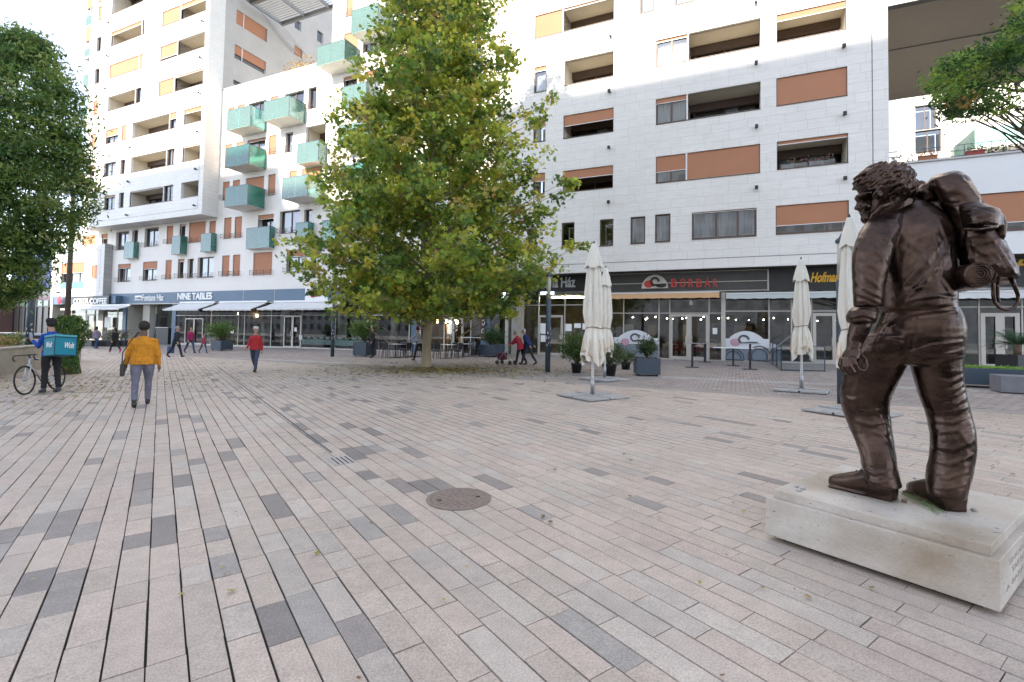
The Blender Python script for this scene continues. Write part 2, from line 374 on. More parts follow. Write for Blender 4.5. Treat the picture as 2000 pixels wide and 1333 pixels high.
# drainage channel across the planks and the cross seam
def strip(name, pts, wd, mt, dz=.003):
    B = MB()
    for p, q in zip(pts[:-1], pts[1:]):
        p, q = Vector(p[:2]), Vector(q[:2]); d = (q-p).normalized(); n_ = Vector((-d.y, d.x))*wd/2
        B.quad(*[gp(x.x, x.y, dz) for x in (p-n_, q-n_, q+n_, p+n_)])
    o = B.build(name, mt); tag(o, kind='structure'); return o
M['seam'] = mat('seam', (.12,.115,.11), .9)
strip('drain_slot', [gnd(424,716), gnd(648,885)], .03, M['seam'])
strip('expansion_joint', [gnd(60,771), gnd(300,762), gnd(500,754), gnd(720,740)], .05, noisy(mat('seam_grey', (.22,.21,.20), .9), 3, .2))
# manhole
M['iron'] = noisy(mat('rusty_iron', (.27,.21,.175), .7, .2), 14, .3, 6, bump=.5, bscale=60, rough=.15)
t = thing('manhole_cover', 'round rusty iron manhole cover set into the pavers', 'manhole cover', MAN); t.scale = (.93,.93,1)
t.rotation_euler = (math.atan(GY), -math.atan(GX), .3)
B = MB(); B._lathe([(.30,-.012),(.33,.002),(.33,.008),(.285,.008),(.28,.0)], 48, (0,0,0), 0); B.build('frame_ring', M['iron'], t, True)
B = MB(); B._lathe([(.277,-.01),(.277,.004),(.262,.007),(.255,.007),(.25,.003)], 48, (0,0,0), 0)
for r_, n_ in ((.22,20),(.17,16),(.12,11),(.07,7)):
    for k in range(n_):
        a_ = 2*math.pi*k/n_+r_*9; B.box(r_*math.cos(a_)-.016, r_*math.cos(a_)+.016, r_*math.sin(a_)-.012, r_*math.sin(a_)+.012, .0, .0075)
B.build('lid', M['iron'], t)
B = MB()
for sx in (-1, 1): B.box(sx*.2-.02, sx*.2+.02, -.012, .012, .003, .009)
B.build('keyhole', M['dark'], t)
# drain grate
gp0 = gnd(668, 900); t = thing('drain_grate', 'small slotted drain grate at the end of the channel', 'drain', gp0, -CD)
t.rotation_euler = (0, 0, -CD+R(0))
t.rotation_euler[2] = math.atan2(cX.y, cX.x)
B = MB()
B.box(-.13,.13,-.19,.19,-.01,.004)
B.build('plate', noisy(mat('paver_plate', (.42,.38,.35), .7), 60, .15), t)
B = MB()
for k in range(4): B.box(-.09+k*.055,-.075+k*.055,-.17,.17,.0045,.006)
B.build('slot', M['dark'], t)
# fallen leaves
B = MB(); cols = []; rl = random.Random(3)
def leaf_poly(B, c, ax, ay, s, kind=0):
    if kind == 0: pr = ((0,-.5),(.16,-.22),(.5,-.25),(.33,.02),(.45,.33),(.17,.24),(0,.6),(-.17,.24),(-.45,.33),(-.33,.02),(-.5,-.25),(-.16,-.22))
    elif kind == 1: pr = ((0,-.5),(.22,-.15),(.2,.2),(0,.6),(-.2,.2),(-.22,-.15))
    else: pr = ((0,-.5),(.42,-.1),(.16,.12),(0,.6),(-.16,.12),(-.42,-.1))
    B.add([c+ax*(x*s)+ay*(y*s) for x, y in pr], [tuple(range(len(pr)))])
def ground_leaf(x, y, s):
    a = rl.random()*6.3; tl = rl.uniform(-.3,.3); ax = Vector((math.cos(a), math.sin(a), tl*.6)); ay = Vector((-math.sin(a), math.cos(a), rl.uniform(-.3,.3)))
    leaf_poly(B, Vector(gp(x, y, .012+.25*s*.5)), ax, ay, s, rl.choice((0,1,2)))
    cols.append(rl.choice(((.30,.20,.06),(.22,.13,.05),(.36,.30,.08),(.16,.10,.05),(.20,.22,.05),(.42,.33,.12))))
tb = gnd(832, 718)
for _ in range(5200):
    r_ = abs(rl.gauss(0, 2.5)); a = rl.random()*6.3; ground_leaf(tb.x+.9+r_*math.cos(a)*1.25, tb.y-1.3+r_*math.sin(a)*.8, rl.uniform(.05,.13))
for _ in range(1700):
    x, y = -12.2+rl.gauss(0,2.2), 12.5+rl.gauss(0,2.6)
    if y > 4: ground_leaf(x, y, rl.uniform(.04,.10))
for _ in range(230):
    y = rl.uniform(3, 19); x = rl.uniform(-1.1, 1.1)*y
    ground_leaf(x, y, rl.uniform(.025,.06))
for q in ((434,1112),(440,1125),(1058,1010),(1080,1128),(1410,1325),(700,1330),(460,1003),(746,950),(1120,760),(1432,985),(755,851)):
    p = gnd(*q); ground_leaf(p.x, p.y, .03)
o = B.build('fallen_leaves', attr_mat('dry_leaf', .8)); set_col(o.data, cols); tag(o, 'fallen brown and yellow leaves scattered on the paving', 'leaves', kind='stuff')
# ============================================================ wall with real openings
def wall(B, u0, u1, z0, z1, v, holes, depth=.22, m=0, mr=None, back=None):
    """wall sheet in the plane v with rectangular holes and their reveals; hole = (u0,u1,z0,z1[,depth])"""
    mr = m if mr is None else mr
    us = sorted({u0, u1, *[h[0] for h in holes], *[h[1] for h in holes]}); zs = sorted({z0, z1, *[h[2] for h in holes], *[h[3] for h in holes]})
    us = [x for x in us if u0 <= x <= u1]; zs = [x for x in zs if z0 <= x <= z1]
    for i in range(len(zs)-1):
        zc = (zs[i]+zs[i+1])/2; run = None
        for k in range(len(us)-1):
            uc = (us[k]+us[k+1])/2
            solid = not any(h[0] < uc < h[1] and h[2] < zc < h[3] for h in holes)
            if solid and run is None: run = us[k]
            if (not solid) and run is not None: B.quad((run,v,zs[i]),(us[k],v,zs[i]),(us[k],v,zs[i+1]),(run,v,zs[i+1]), m); run = None
        if run is not None: B.quad((run,v,zs[i]),(u1,v,zs[i]),(u1,v,zs[i+1]),(run,v,zs[i+1]), m)
    for h in holes:
        d = h[4] if len(h) > 4 else depth; a, b, c, e = h[:4]; w_ = v+d
        B.quad((a,v,c),(a,w_,c),(a,w_,e),(a,v,e), mr); B.quad((b,v,c),(b,v,e),(b,w_,e),(b,w_,c), mr)
        B.quad((a,v,c),(b,v,c),(b,w_,c),(a,w_,c), mr); B.quad((a,v,e),(a,w_,e),(b,w_,e),(b,v,e), mr)
def rail(mb, a, b, z, v, h=.32, out=.22):
    """little iron window rail with curled ends"""
    for zz in (z+.05, z+h*.5, z+h): mb.box(a-.12, b+.12, v-out, v-out+.02, zz, zz+.018)
    for x in (a-.12, b+.10): mb.box(x, x+.02, v-out, v, z+.05, z+.07); mb.box(x, x+.02, v-out, v, z+h-.02, z+h)
    n_ = max(1, int((b-a)/.9))
    for k in range(n_+2):
        x = a-.12+(b-a+.24)*k/(n_+1); mb.box(x-.01, x+.01, v-out, v-out+.02, z-.05, z+h+.08)
wr = random.Random(11)
def window(P_, kind, u0, u1, z0, z1, v, sh=0, split=None, sh2=None, rails=False, curtain=None, lab=None, D=.22, frame='brown', low=False):
    """fills one hole. kind: G glazed, L loggia, GL glazed left + loggia right, LG the reverse"""
    fr = M[frame]; F = MB(); t_ = .07
    holes_depth = D
    parts = []
    if kind in ('G', 'L'): segs = [(u0, u1, kind, sh)]
    elif kind == 'GL': segs = [(u0, split, 'G', sh), (split, u1, 'L', sh2 or 0)]
    elif kind == 'LG': segs = [(u0, split, 'L', sh), (split, u1, 'G', sh2 or 0)]
    w_ = bpy.data.objects.new('window' if kind != 'L' else 'loggia', None)
    F.box(u0, u1, v-.03, v+.05, z0-.04, z0+.0)            # sill
    if kind in ('GL', 'LG'): F.box(split-.035, split+.035, v+.01, v+.09, z0, z1, 1)
    Sh = MB(); Pn = MB(); Cu = MB(); Lg = MB(); Ra = MB()
    for a, b, k, s in segs:
        if s > 0:
            zb = z1-(z1-z0)*s
            Sh.box(a+.03, b-.03, v+.07, v+.10, zb+.03, z1-.02); F.box(a+.03, b-.03, v+.06, v+.105, zb, zb+.03, 1)
            F.box(a+.002, a+.03, v+.06, v+.11, z0, z1); F.box(b-.03, b-.002, v+.06, v+.11, z0, z1)
        if k == 'G' and s < .98:
            zt = z1-.002; y0, y1 = v+D-.07, v+D-.002
            for (p, q, r_, e) in ((a+.002,a+t_,z0+.002,zt),(b-t_,b-.002,z0+.002,zt),(a+t_,b-t_,z0+.002,z0+t_),(a+t_,b-t_,zt-t_,zt)): F.box(p, q, y0, y1, r_, e)
            n_ = 1 if b-a < 1.0 else 2 if b-a < 2.3 else 3
            for i in range(1, n_):
                x = a+(b-a)*i/n_+(0 if n_ == 2 else .15); F.box(x-.05, x+.05, y0, y1, z0+t_, zt-t_)
            Pn.quad((a+t_,y0+.04,z0+t_),(b-t_,y0+.04,z0+t_),(b-t_,y0+.04,zt-t_),(a+t_,y0+.04,zt-t_))
            cu = curtain if curtain is not None else wr.random()
            if cu > .35:
                x = a+t_; ex = (b-t_) if cu > .5 else a+(b-a)*.45; i = 0; pts = []
                while x < ex: pts.append((x, v+D+.16+(.03 if i % 2 else -.03)*(1+.5*math.sin(i*1.7)))); x += wr.uniform(.05,.09); i += 1
                for p, q in zip(pts[:-1], pts[1:]): Cu.quad((p[0],p[1],z0),(q[0],q[1],z0),(q[0],q[1],zt),(p[0],p[1],zt))
        if k == 'L':
            dp = 1.7
            Lg.box(a+.02, b-.02, v+dp-.3, v+dp-.02, z1-.42, z1-.02, 0)                       # lintel beam
            Lg.box(a+.02, b-.02, v+dp-.12, v+dp-.05, z0+.02, z0+.12, 1)
            x = a+.25; ws = max(1, int((b-a)/1.3)); stp = (b-a-.4)/ws
            for i in range(ws):
                x0_ = a+.2+i*stp
                Lg.box(x0_, x0_+.07, v+dp-.14, v+dp-.06, z0+.02, z1-.42, 0)
                Pn.quad((x0_+.07,v+dp-.1,z0+.1),(x0_+stp,v+dp-.1,z0+.1),(x0_+stp,v+dp-.1,z1-.42),(x0_+.07,v+dp-.1,z1-.42))
                if wr.random() < .6:
                    for q_ in range(6):
                        xx = x0_+.1+q_*.1; Cu.quad((xx,v+dp+.03*(q_%2),z0),(xx+.1,v+dp+.03*((q_+1)%2),z0),(xx+.1,v+dp+.03*((q_+1)%2),z1-.42),(xx,v+dp+.03*(q_%2),z1-.42))
            Ra.box(a, b, v+.10, v+.13, z0+.0, z0+.04)
    if rails: rail(Ra, u0, u1, z0, v)
    wo_ = F.build('window', [fr, M['white']], P_)
    if lab: wo_['label'] = lab
    if Sh.v: Sh.build('shutter', M['shutter'], wo_)
    if Pn.v: Pn.build('pane', M['pane'], wo_)
    if Cu.v: Cu.build('curtain', M['curtain'], wo_)
    if Lg.v: Lg.build('loggia_door', [M['brown'], M['white']], wo_)
    if Ra.v: Ra.build('rail', M['steel'] if not rails else M['brown'], wo_)
    return wo_
class Facade:
    def __init__(s, root, v): s.root, s.v = root, v; s.h = []; s.B = MB(); s.room = MB()
    def px(s, kind, x0, y0, x1, y1, **kw):
        u0, z1 = onv(x0, y0, s.v); u1, z0 = onv(x1, y1, s.v); s.uz(kind, u0, u1, z0, z1, **kw)
    def uz(s, kind, u0, u1, z0, z1, **kw):
        if 'split' in kw and kw['split'] is not None: kw['split'] = onv(kw['split'], 300, s.v)[0] if kw['split'] > 100 else kw['split']
        D = kw.get('D', .22)
        dp = .9 if kind == 'G' else 1.7
        s.h.append((u0, u1, z0, z1, D if kind == 'G' else .22))
        full = kind == 'G' and kw.get('sh', 0) >= .98
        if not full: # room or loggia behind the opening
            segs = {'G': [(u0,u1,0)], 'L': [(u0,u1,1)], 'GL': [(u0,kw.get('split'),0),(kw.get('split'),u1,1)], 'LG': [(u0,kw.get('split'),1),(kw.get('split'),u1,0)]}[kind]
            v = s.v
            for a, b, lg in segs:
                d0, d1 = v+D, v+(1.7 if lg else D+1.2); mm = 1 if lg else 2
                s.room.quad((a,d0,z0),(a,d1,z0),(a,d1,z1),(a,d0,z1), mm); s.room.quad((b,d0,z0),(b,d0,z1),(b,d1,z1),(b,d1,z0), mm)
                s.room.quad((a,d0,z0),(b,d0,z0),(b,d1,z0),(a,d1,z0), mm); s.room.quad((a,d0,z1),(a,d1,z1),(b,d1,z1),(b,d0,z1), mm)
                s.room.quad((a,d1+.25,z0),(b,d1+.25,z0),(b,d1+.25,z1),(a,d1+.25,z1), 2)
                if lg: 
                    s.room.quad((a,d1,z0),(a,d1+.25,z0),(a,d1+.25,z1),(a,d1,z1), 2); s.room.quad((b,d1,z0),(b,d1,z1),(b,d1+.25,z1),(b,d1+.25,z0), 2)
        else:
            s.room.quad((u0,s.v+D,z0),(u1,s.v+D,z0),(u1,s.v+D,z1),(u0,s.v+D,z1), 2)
        window(s.root, kind, u0, u1, z0, z1, s.v, **kw)
def spot(mb, px, py, v):
    u, z = onv(px, py, v); mb.box(u-.05, u+.05, v-.16, v-.002, z-.04, z+.04); mb.box(u-.07, u+.07, v-.24, v-.14, z-.08, z+.08)
# ============================================================ buildings (local x = along the street, y = depth, z up)
def bld(name, label, cat='building'): return thing(name, label, cat, (0,0,0), -AN)
VT, VM, VR, VL = 26.6, 28.0, 26.8, 27.3
# ---- tower on the left
tw = bld('apartment_tower', 'tall cream stone tower with open loggias, overhanging the low block at left')
F = Facade(tw, VT)
c2 = lambda x, y: (120+x/6.25, 200+y/6.25)
c1 = lambda x, y: (120+x/6.25, y/6.25)
def W1(k, a, b, c=c1, **kw): F.px(k, *c(*a), *c(*b), **kw)
for a, b, s in (((455,90),(500,235),1),((435,465),(480,615),.0),((410,850),(460,1010),0),((395,1240),(437,1395),1)): W1('G', a, b, sh=s)
for a, b, s in (((375,390),(415,545),1),((350,785),(400,900),.45)): W1('G', a, b, c2, sh=s)
W1('LG', (628,-150), (1030,0), sh=.0, split=c1(915,0)[0])
W1('LG', (610,400), (1010,415), sh=.22, split=c1(912,0)[0])
W1('LG', (590,800), (990,825), sh=1, sh2=1, split=c1(895,0)[0])
W1('LG', (570,1190), (968,1245), sh=.0, split=c1(868,0)[0])
W1('GL', (1235,150), (1770,122), sh=1, sh2=.3, split=c1(1380,0)[0])
W1('GL', (1210,575), (1752,565), sh=.85, sh2=0, split=c1(1360,0)[0])
W1('GL', (1190,1000), (1733,1018), sh=1, sh2=.08, split=c1(1340,0)[0])
W1('G', (545,345), (690,475), c2, sh=.5); W1('G', (740,290), (792,452), c2, sh=1)
W1('LG', (868,255), (1400,308), c2, sh=0, sh2=.4, split=c2(1300,0)[0]); W1('L', (1498,95), (1708,222), c2, sh=.28)
W1('G', (520,750), (660,885), c2, sh=0, curtain=.9); W1('G', (720,708), (772,868), c2, sh=0, curtain=.8)
W1('LG', (850,675), (1377,757), c2, sh=.0, split=c2(1282,0)[0]); W1('L', (1478,545), (1693,688), c2, sh=.08)
W1('G', (525,1150), (650,1300), c2, sh=.12, curtain=.9); W1('G', (705,1110), (757,1280), c2, sh=0)
W1('LG', (835,1095), (1357,1197), c2, sh=.06, split=c2(1262,0)[0]); W1('L', (1463,985), (1670,1138), c2, sh=0)
UT0, UT1, ZT0, ZTOP = -58.75, -40.62, 11.07, 37.2
# two more storeys above the frame, for the views from elsewhere
for dz in (0,):
    F.uz('G', -57.7, -56.9, 33.6, 35.2, sh=1)
B = F.B
wall(B, UT0, UT1, ZT0, ZTOP, VT, F.h, .22, 0, 0)
BV = 43.5
B.quad((UT1,VT,ZT0),(UT1,VM,ZT0),(UT1,VM,ZTOP),(UT1,VT,ZTOP), 0)
B.quad((UT1+.001,VM,10.9),(UT1+.001,BV,10.9),(UT1+.001,BV,22.4),(UT1+.001,VM,22.4), 1)
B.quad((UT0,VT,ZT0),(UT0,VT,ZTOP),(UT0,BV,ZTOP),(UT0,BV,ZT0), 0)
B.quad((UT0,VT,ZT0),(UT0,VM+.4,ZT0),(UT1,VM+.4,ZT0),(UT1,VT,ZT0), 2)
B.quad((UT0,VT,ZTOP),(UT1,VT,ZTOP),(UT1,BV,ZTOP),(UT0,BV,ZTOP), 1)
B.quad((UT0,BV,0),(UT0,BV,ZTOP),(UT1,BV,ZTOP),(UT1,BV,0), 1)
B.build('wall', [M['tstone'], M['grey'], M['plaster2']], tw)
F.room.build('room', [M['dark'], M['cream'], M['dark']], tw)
# side wall seen above the lower roof: openings in the plane u = UT1
def side_rect(x0, y0, x1, y1):
    v0, z1 = onu(x0, y0, UT1); v1, z0 = onu(x1, y1, UT1); return v0, v1, z0, z1
SB = MB(); holes = []; sw = []
SR = [(462.4,18,521.2,83.5,'w',.30),(458.8,86,518.8,147,'w',.30),(456,155,471,172,'d',0),(576,36,588,63,'d',0),(620,58,631,88,'d',0),(575,88,590,116,'s',0)]
hs = [side_rect(*q[:4]) for q in SR]
class Sw: pass
tmp = MB(); wall(tmp, VM, BV, 22.0, ZTOP, 0, [(a,b,c,d) for a,b,c,d in hs], .2)
sv = [(UT1-y, x, z) for x, y, z in tmp.v]; SB.add(sv, [f[::-1] for f in tmp.f])
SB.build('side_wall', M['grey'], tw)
for (a,b,c,d), q in zip(hs, SR):
    W_ = MB(); sp_ = a+(b-a)*.24
    W_.box(UT1-.2, UT1-.14, a, a+.06, c, d); W_.box(UT1-.2, UT1-.14, b-.06, b, c, d); W_.box(UT1-.2, UT1-.14, a, b, c, c+.06)
    if q[4] == 'w': W_.box(UT1-.13, UT1-.05, sp_-.03, sp_+.03, c, d)
    wn = W_.build('window', [M['white']], tw)
    cc = c+(d-c)*(.03 if q[1] < 50 else .36)
    if q[4] != 'd':
        S_ = MB(); S_.box(UT1-.12, UT1-.09, a+.04, b-.04, cc if q[4]=='w' else c, d-.02); S_.build('shutter', M['shutter'], wn)
    Q_ = MB(); Q_.quad((UT1-.17,a,c),(UT1-.17,b,c),(UT1-.17,b,d),(UT1-.17,a,d)); Q_.build('pane', M['pane'], wn)
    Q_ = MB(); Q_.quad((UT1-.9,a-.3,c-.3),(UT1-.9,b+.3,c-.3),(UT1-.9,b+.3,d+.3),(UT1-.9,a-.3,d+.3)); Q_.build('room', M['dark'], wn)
# groove and down-lights
G_ = MB()
for q in ((187,434,385.8,407),):
    a = onv(187,434,VT); b = onv(385.8,407,VT); G_.box(a[0]-6, b[0], VT-.012, VT-.001, b[1]-.012, b[1]+.012)
    G_.box(b[0], b[0]+.025, VT-.012, VT-.001, b[1], ZTOP)
G_.build('expansion_joint', M['greystone'], tw)
G_ = MB()
for x, y in ((597,288),(580,695),(556,1093),(1738,270),(1712,715),(1697,1145)): spot(G_, *c1(x, y), VT)
for x, y in ((540,215),(855,560),(833,975),(1678,368),(1655,822),(1640,1265)): spot(G_, *c2(x, y), VT)
spot(G_, 250, 421, VT)
G_.build('down_light', M['black'], tw)
# balconies at the left end of the tower
def end_balc(z0, h, solid):
    t_ = MB(); t_.box(UT0-1.5, UT0, VT+.2, VT+2.2, z0-.22, z0)
    s_ = t_.build('balcony', M['plaster2'], tw)
    g_ = MB(); g_.box(UT0-1.52, UT0-1.5, VT+.2, VT+2.2, z0, z0+h); g_.box(UT0-1.5, UT0, VT+.18, VT+.2, z0, z0+h); g_.build('glass_panel', M['green_sunlit'], s_)
    if solid:
        g_ = MB(); g_.box(UT0-1.45, UT0, VT+.24, VT+2.1, z0+h+.9, z0+3.1); g_.build('shutter', M['shutter'], s_)
        g_ = MB(); 
        for x in (UT0-1.42, UT0-.8, UT0-.1): g_.box(x-.03, x+.03, VT+.24, VT+.3, z0+h, z0+h+.9)
        g_.build('frame', M['white'], s_)
end_balc(onv(178,107,VT)[1]+.2, .7, True); end_balc(onv(170,165,VT)[1]-.1, 1.3, False); end_balc(onv(178,107,VT)[1]+3.4, .9, True); end_balc(onv(170,165,VT)[1]-3.4, 1.3, False)
# ---- long middle block with green glass balconies
mb_ = bld('apartment_block', 'white rendered apartment block with green glass balconies and blue shopfront band')
F = Facade(mb_, VM)
c3 = lambda x, y: (90+x/5.714, 400+y/5.714)
c4 = lambda x, y: (400+x/6.25, 120+y/6.25)
c5 = lambda x, y: (400+x/6.25, 330+y/6.25)
def W2(k, a, b, c, **kw): F.px(k, *c(*a), *c(*b), D=kw.pop('D', .28), **kw)
W2('G', (285,575), (355,800), c4, sh=.9); W2('G', (403,540), (482,760), c4, sh=1); W2('G', (535,520), (745,740), c4, sh=0)
W2('G', (805,440), (890,650), c4, sh=.3); W2('G', (972,405), (1207,590), c4, sh=0); W2('G', (1265,332), (1360,560), c4, sh=0, rails=True)
W2('G', (250,1022), (330,1290), c4, sh=1, rails=True); W2('G', (385,995), (460,1220), c4, sh=1); W2('G', (520,970), (735,1130), c4, sh=.15)
W2('G', (785,912), (872,1120), c4, sh=1, rails=True); W2('G', (985,880), (1070,1095), c4, sh=0, rails=True); W2('L', (1238,805), (1470,1080), c4, sh=0)
W2('G', (222,165), (297,370), c5, sh=1, rails=True); W2('G', (345,145), (423,330), c5, sh=1); W2('G', (505,120), (715,390), c5, sh=1)
W2('G', (775,75), (857,310), c5, sh=.96, rails=True); W2('G', (1038,30), (1122,230), c5, sh=1); W2('G', (1188,0), (1425,220), c5, sh=1)
W2('G', (1630,80), (1702,250), c5, sh=.5, rails=True)
W2('G', (238,602), (318,845), c5, sh=1, rails=True); W2('G', (368,590), (447,835), c5, sh=1, rails=True)
W2('G', (650,570), (832,860), c5, sh=.18, curtain=0, D=.5); W2('G', (918,525), (1155,770), c5, sh=0, curtain=.9, rails=True); W2('G', (1215,500), (1307,760), c5, sh=0, curtain=0)
W2('G', (213,1062), (293,1305), c5, sh=1, rails=True); W2('G', (345,1052), (425,1300), c5, sh=1, rails=True); W2('G', (595,1028), (817,1287), c5, sh=1, rails=True)
W2('G', (1000,995), (1237,1255), c5, sh=.32, curtain=.9, rails=True); W2('G', (1305,980), (1392,1240), c5, sh=.4, rails=True)
W2('G', (785,308), (915,495), c3, sh=0, curtain=.4, rails=True); W2('G', (963,287), (1020,470), c3, sh=0, curtain=0)
W2('G', (1103,268), (1248,458), c3, sh=0, curtain=.4, rails=True); W2('G', (1350,240), (1413,430), c3, sh=1, rails=True)
W2('G', (1493,222), (1553,410), c3, sh=.1, curtain=0); W2('G', (1598,203), (1775,408), c3, sh=1, rails=True); W2('G', (1825,187), (1888,380), c3, sh=1)
W2('G', (803,668), (938,855), c3, sh=.25, curtain=.9, rails=True); W2('G', (1083,642), (1235,840), c3, sh=.4, curtain=.9, rails=True)
W2('G', (1335,622), (1395,828), c3, sh=1, rails=True); W2('G', (1473,612), (1535,815), c3, sh=.15, curtain=0, rails=True)
W2('G', (1580,607), (1642,815), c3, sh=0, curtain=0, rails=True); W2('G', (1693,592), (1867,807), c3, sh=0, curtain=.9, rails=True)
W2('G', (405,352), (552,470), c3, sh=1); W2('G', (620,330), (683,480), c3, sh=.35, curtain=0)
# the taller part behind the plane tree
F.px('G', 677, -12, 689, 29, sh=1, rails=True, D=.28); F.px('G', 672, 67, 699, 108, sh=1, D=.28); F.px('G', 709.6, 62, 727.6, 98, sh=.5, rails=True, D=.28)
F.px('G', 671, 152, 697, 178, sh=.2, D=.28); F.px('G', 716, 140, 742, 172, sh=.3, D=.28)
for i, (uu, w_) in enumerate(((-25.4,1.6),(-22.4,.9),(-19.6,1.8),(-16.2,1.0))):
    for k in range(8):
        z_ = 5.95+k*3.22
        if i == 0 and k > 3: continue
        F.uz('G', uu, uu+w_, z_, z_+1.75, sh=wr.choice((1,.5,.3,0)), rails=True, D=.28)
ZF1, ZF0 = 4.72, 3.72     # the blue band
B = F.B; UR = -13.4
wall(B, -66.0, -40.62, ZF1, 11.4, VM, [h for h in F.h if h[1] < -40.6], .28)
wall(B, -40.62, -28.2, ZF1, 22.2, VM, [h for h in F.h if h[0] > -40.62 and h[1] < -28.2], .28)
wall(B, -28.2, UR, ZF1, 40, VM, [h for h in F.h if h[0] > -28.2], .28)
B.quad((-28.2,VM,22.2),(-28.2,VM,40),(-28.2,VM+14,40),(-28.2,VM+14,22.2))
B.quad((-66,VM,0),(-66,VM,11.4),(-66,VM+12,11.4),(-66,VM+12,0))
B.quad((-40.62,VM,22.2),(-28.2,VM,22.2),(-28.2,VM+.35,22.2),(-40.62,VM+.35,22.2)); B.quad((-40.62,VM+.35,22.2),(-28.2,VM+.35,22.2),(-28.2,VM+.35,21.2),(-40.62,VM+.35,21.2))
B.quad((-40.62,VM+.35,21.2),(-28.2,VM+.35,21.2),(-28.2,VM+16,21.2),(-40.62,VM+16,21.2))
B.quad((-28.2,VM,40),(UR,VM,40),(UR,VM+14,40),(-28.2,VM+14,40))
B.build('wall', M['plaster'], mb_)
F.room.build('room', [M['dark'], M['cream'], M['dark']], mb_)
G_ = MB(); G_.box(-40.62, -28.2, VM-.06, VM+.4, 22.2, 22.27); G_.build('parapet_cap', M['cap'], mb_)
def balcony(fl, fr_, br, yt, yb, v=None, pale=False, lab=None):  # pale: use the glass tinted as if the sun were on it
    """front-left, front-right and back-right measured on the photograph -> a box balcony"""
    u1, _ = onv(br, yb, VM)
    if v is None:                          # depth from where the front-right corner falls
        d = ray(fr_, (yt+yb)/2); lo, hi = 24.5, 27.95
        for _ in range(40):
            mid = (lo+hi)/2; uu = onv(fr_, (yt+yb)/2, mid)[0]
            if uu > u1: hi = mid
            else: lo = mid
            # u of the ray grows with depth to the right of u1
        v = max(26.2, min(27.55, (lo+hi)/2))
        best = min((abs(onv(fr_, (yt+yb)/2, vv)[0]-u1), vv) for vv in [26.2+.05*i for i in range(28)]); v = best[1]
    u0 = onv(fl, yt, v)[0]; zt = onv(fr_, yt, v)[1]; zb = onv(fr_, yb, v)[1]
    s_ = MB(); s_.box(u0+.04, u1-.04, v+.05, VM-.002, zb-.02, zb+.16)
    bo = s_.build('balcony', M['plaster'], mb_)
    if lab: bo['label'] = lab
    gm = M['green_sunlit'] if pale else M['green']
    n_ = 2 if u1-u0 > 1.4 else 1
    for i in range(n_):
        a = u0+(u1-u0)*i/n_; b = u0+(u1-u0)*(i+1)/n_; g_ = MB(); g_.box(a+.008, b-.008, v, v+.015, zb, zt); g_.build('glass_panel', gm, bo)
    for uu in (u0, u1-.015):
        g_ = MB(); g_.box(uu, uu+.015, v+.02, VM-.03, zb, zt); g_.build('glass_panel', gm, bo)
    r_ = MB(); r_.box(u0-.01, u1+.01, v-.01, v+.03, zt, zt+.03); r_.box(u0-.01, u0+.03, v+.03, VM-.01, zt, zt+.03); r_.box(u1-.03, u1+.01, v+.03, VM-.01, zt, zt+.03)
    for (x, y) in ((u0, v), (u1-.03, v), (u1-.03, VM-.05), (u0, VM-.05)): r_.box(x, x+.03, y+.0, y+.03, zb-.05, zt)
    r_.build('rail', M['post'], bo); return bo
balcony(444, 489.6, 519.2, 206, 244, pale=True); balcony(516, 564.5, 596.5, 187.5, 225, pale=True)
balcony(442.4, 486.4, 519.2, 281.6, 319.5); balcony(580.8, 634, 637.6, 272, 311, pale=True, v=27.2)
balcony(440, 483.2, 516.8, 360.4, 399); balcony(552, 600.8, 632, 341.2, 382, pale=True)
balcony(481.6, 526, 536, 442.5, 483); balcony(577.6, 601, 612, 434, 474); balcony(629.6, 668, 680, 428, 470)
balcony(243, 260.6, 270.5, 472.6, 504); balcony(335.9, 352.5, 364.8, 461, 495.5); balcony(392.8, 412, 422.5, 455.5, 490.5)
balcony(619.6, 673.6, 702, 76.8, 114, pale=True); balcony(686.8, 738, 766, 6, 50, pale=True); balcony(668, 715, 742, 160, 200, pale=True); balcony(665, 712, 742, 318, 360)
balcony(662, 706, 728, 238, 276, pale=True)
# ---- the small projecting corner above the cafe
cb = bld('corner_block', 'low projecting stone corner above the black coffee shop sign, half in sun')
F = Facade(cb, VL)
F.px('G', 120.6, 515.5, 163.5, 561, sh=.42, D=.28, curtain=.9); F.px('G', 179.3, 519, 188.5, 543.5, sh=1, D=.28)
B = F.B; wall(B, -65.6, -56.0, 4.5, 9.6, VL, F.h, .28)
B.quad((-56,VL,4.5),(-56,VM,4.5),(-56,VM,9.6),(-56,VL,9.6), 1); B.quad((-65.6,VL,4.5),(-65.6,VL,9.6),(-65.6,VM+6,9.6),(-65.6,VM+6,4.5), 1)
B.quad((-65.6,VL,9.6),(-56,VL,9.6),(-56,VM+1,9.6),(-65.6,VM+1,9.6)); B.quad((-65.6,VL,4.5),(-65.6,VM+1,4.5),(-56,VM+1,4.5),(-56,VL,4.5))
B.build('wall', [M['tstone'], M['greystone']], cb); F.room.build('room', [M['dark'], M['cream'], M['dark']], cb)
g_ = MB(); a = F.h[0]; g_.box(a[0], a[1], VL-.04, VL-.02, a[2]-.1, a[2]+.55); g_.build('glass_panel', M['green'], cb)
g_ = MB(); g_.box(-65.6,-56.6,VL-.012,VL-.001,9.0,9.025); g_.box(-56.62,-56.6,VL-.012,VL-.001,4.95,9.0); g_.box(-65.6,-56.6,VL-.012,VL-.001,4.93,4.95); g_.build('expansion_joint', M['greystone'], cb)
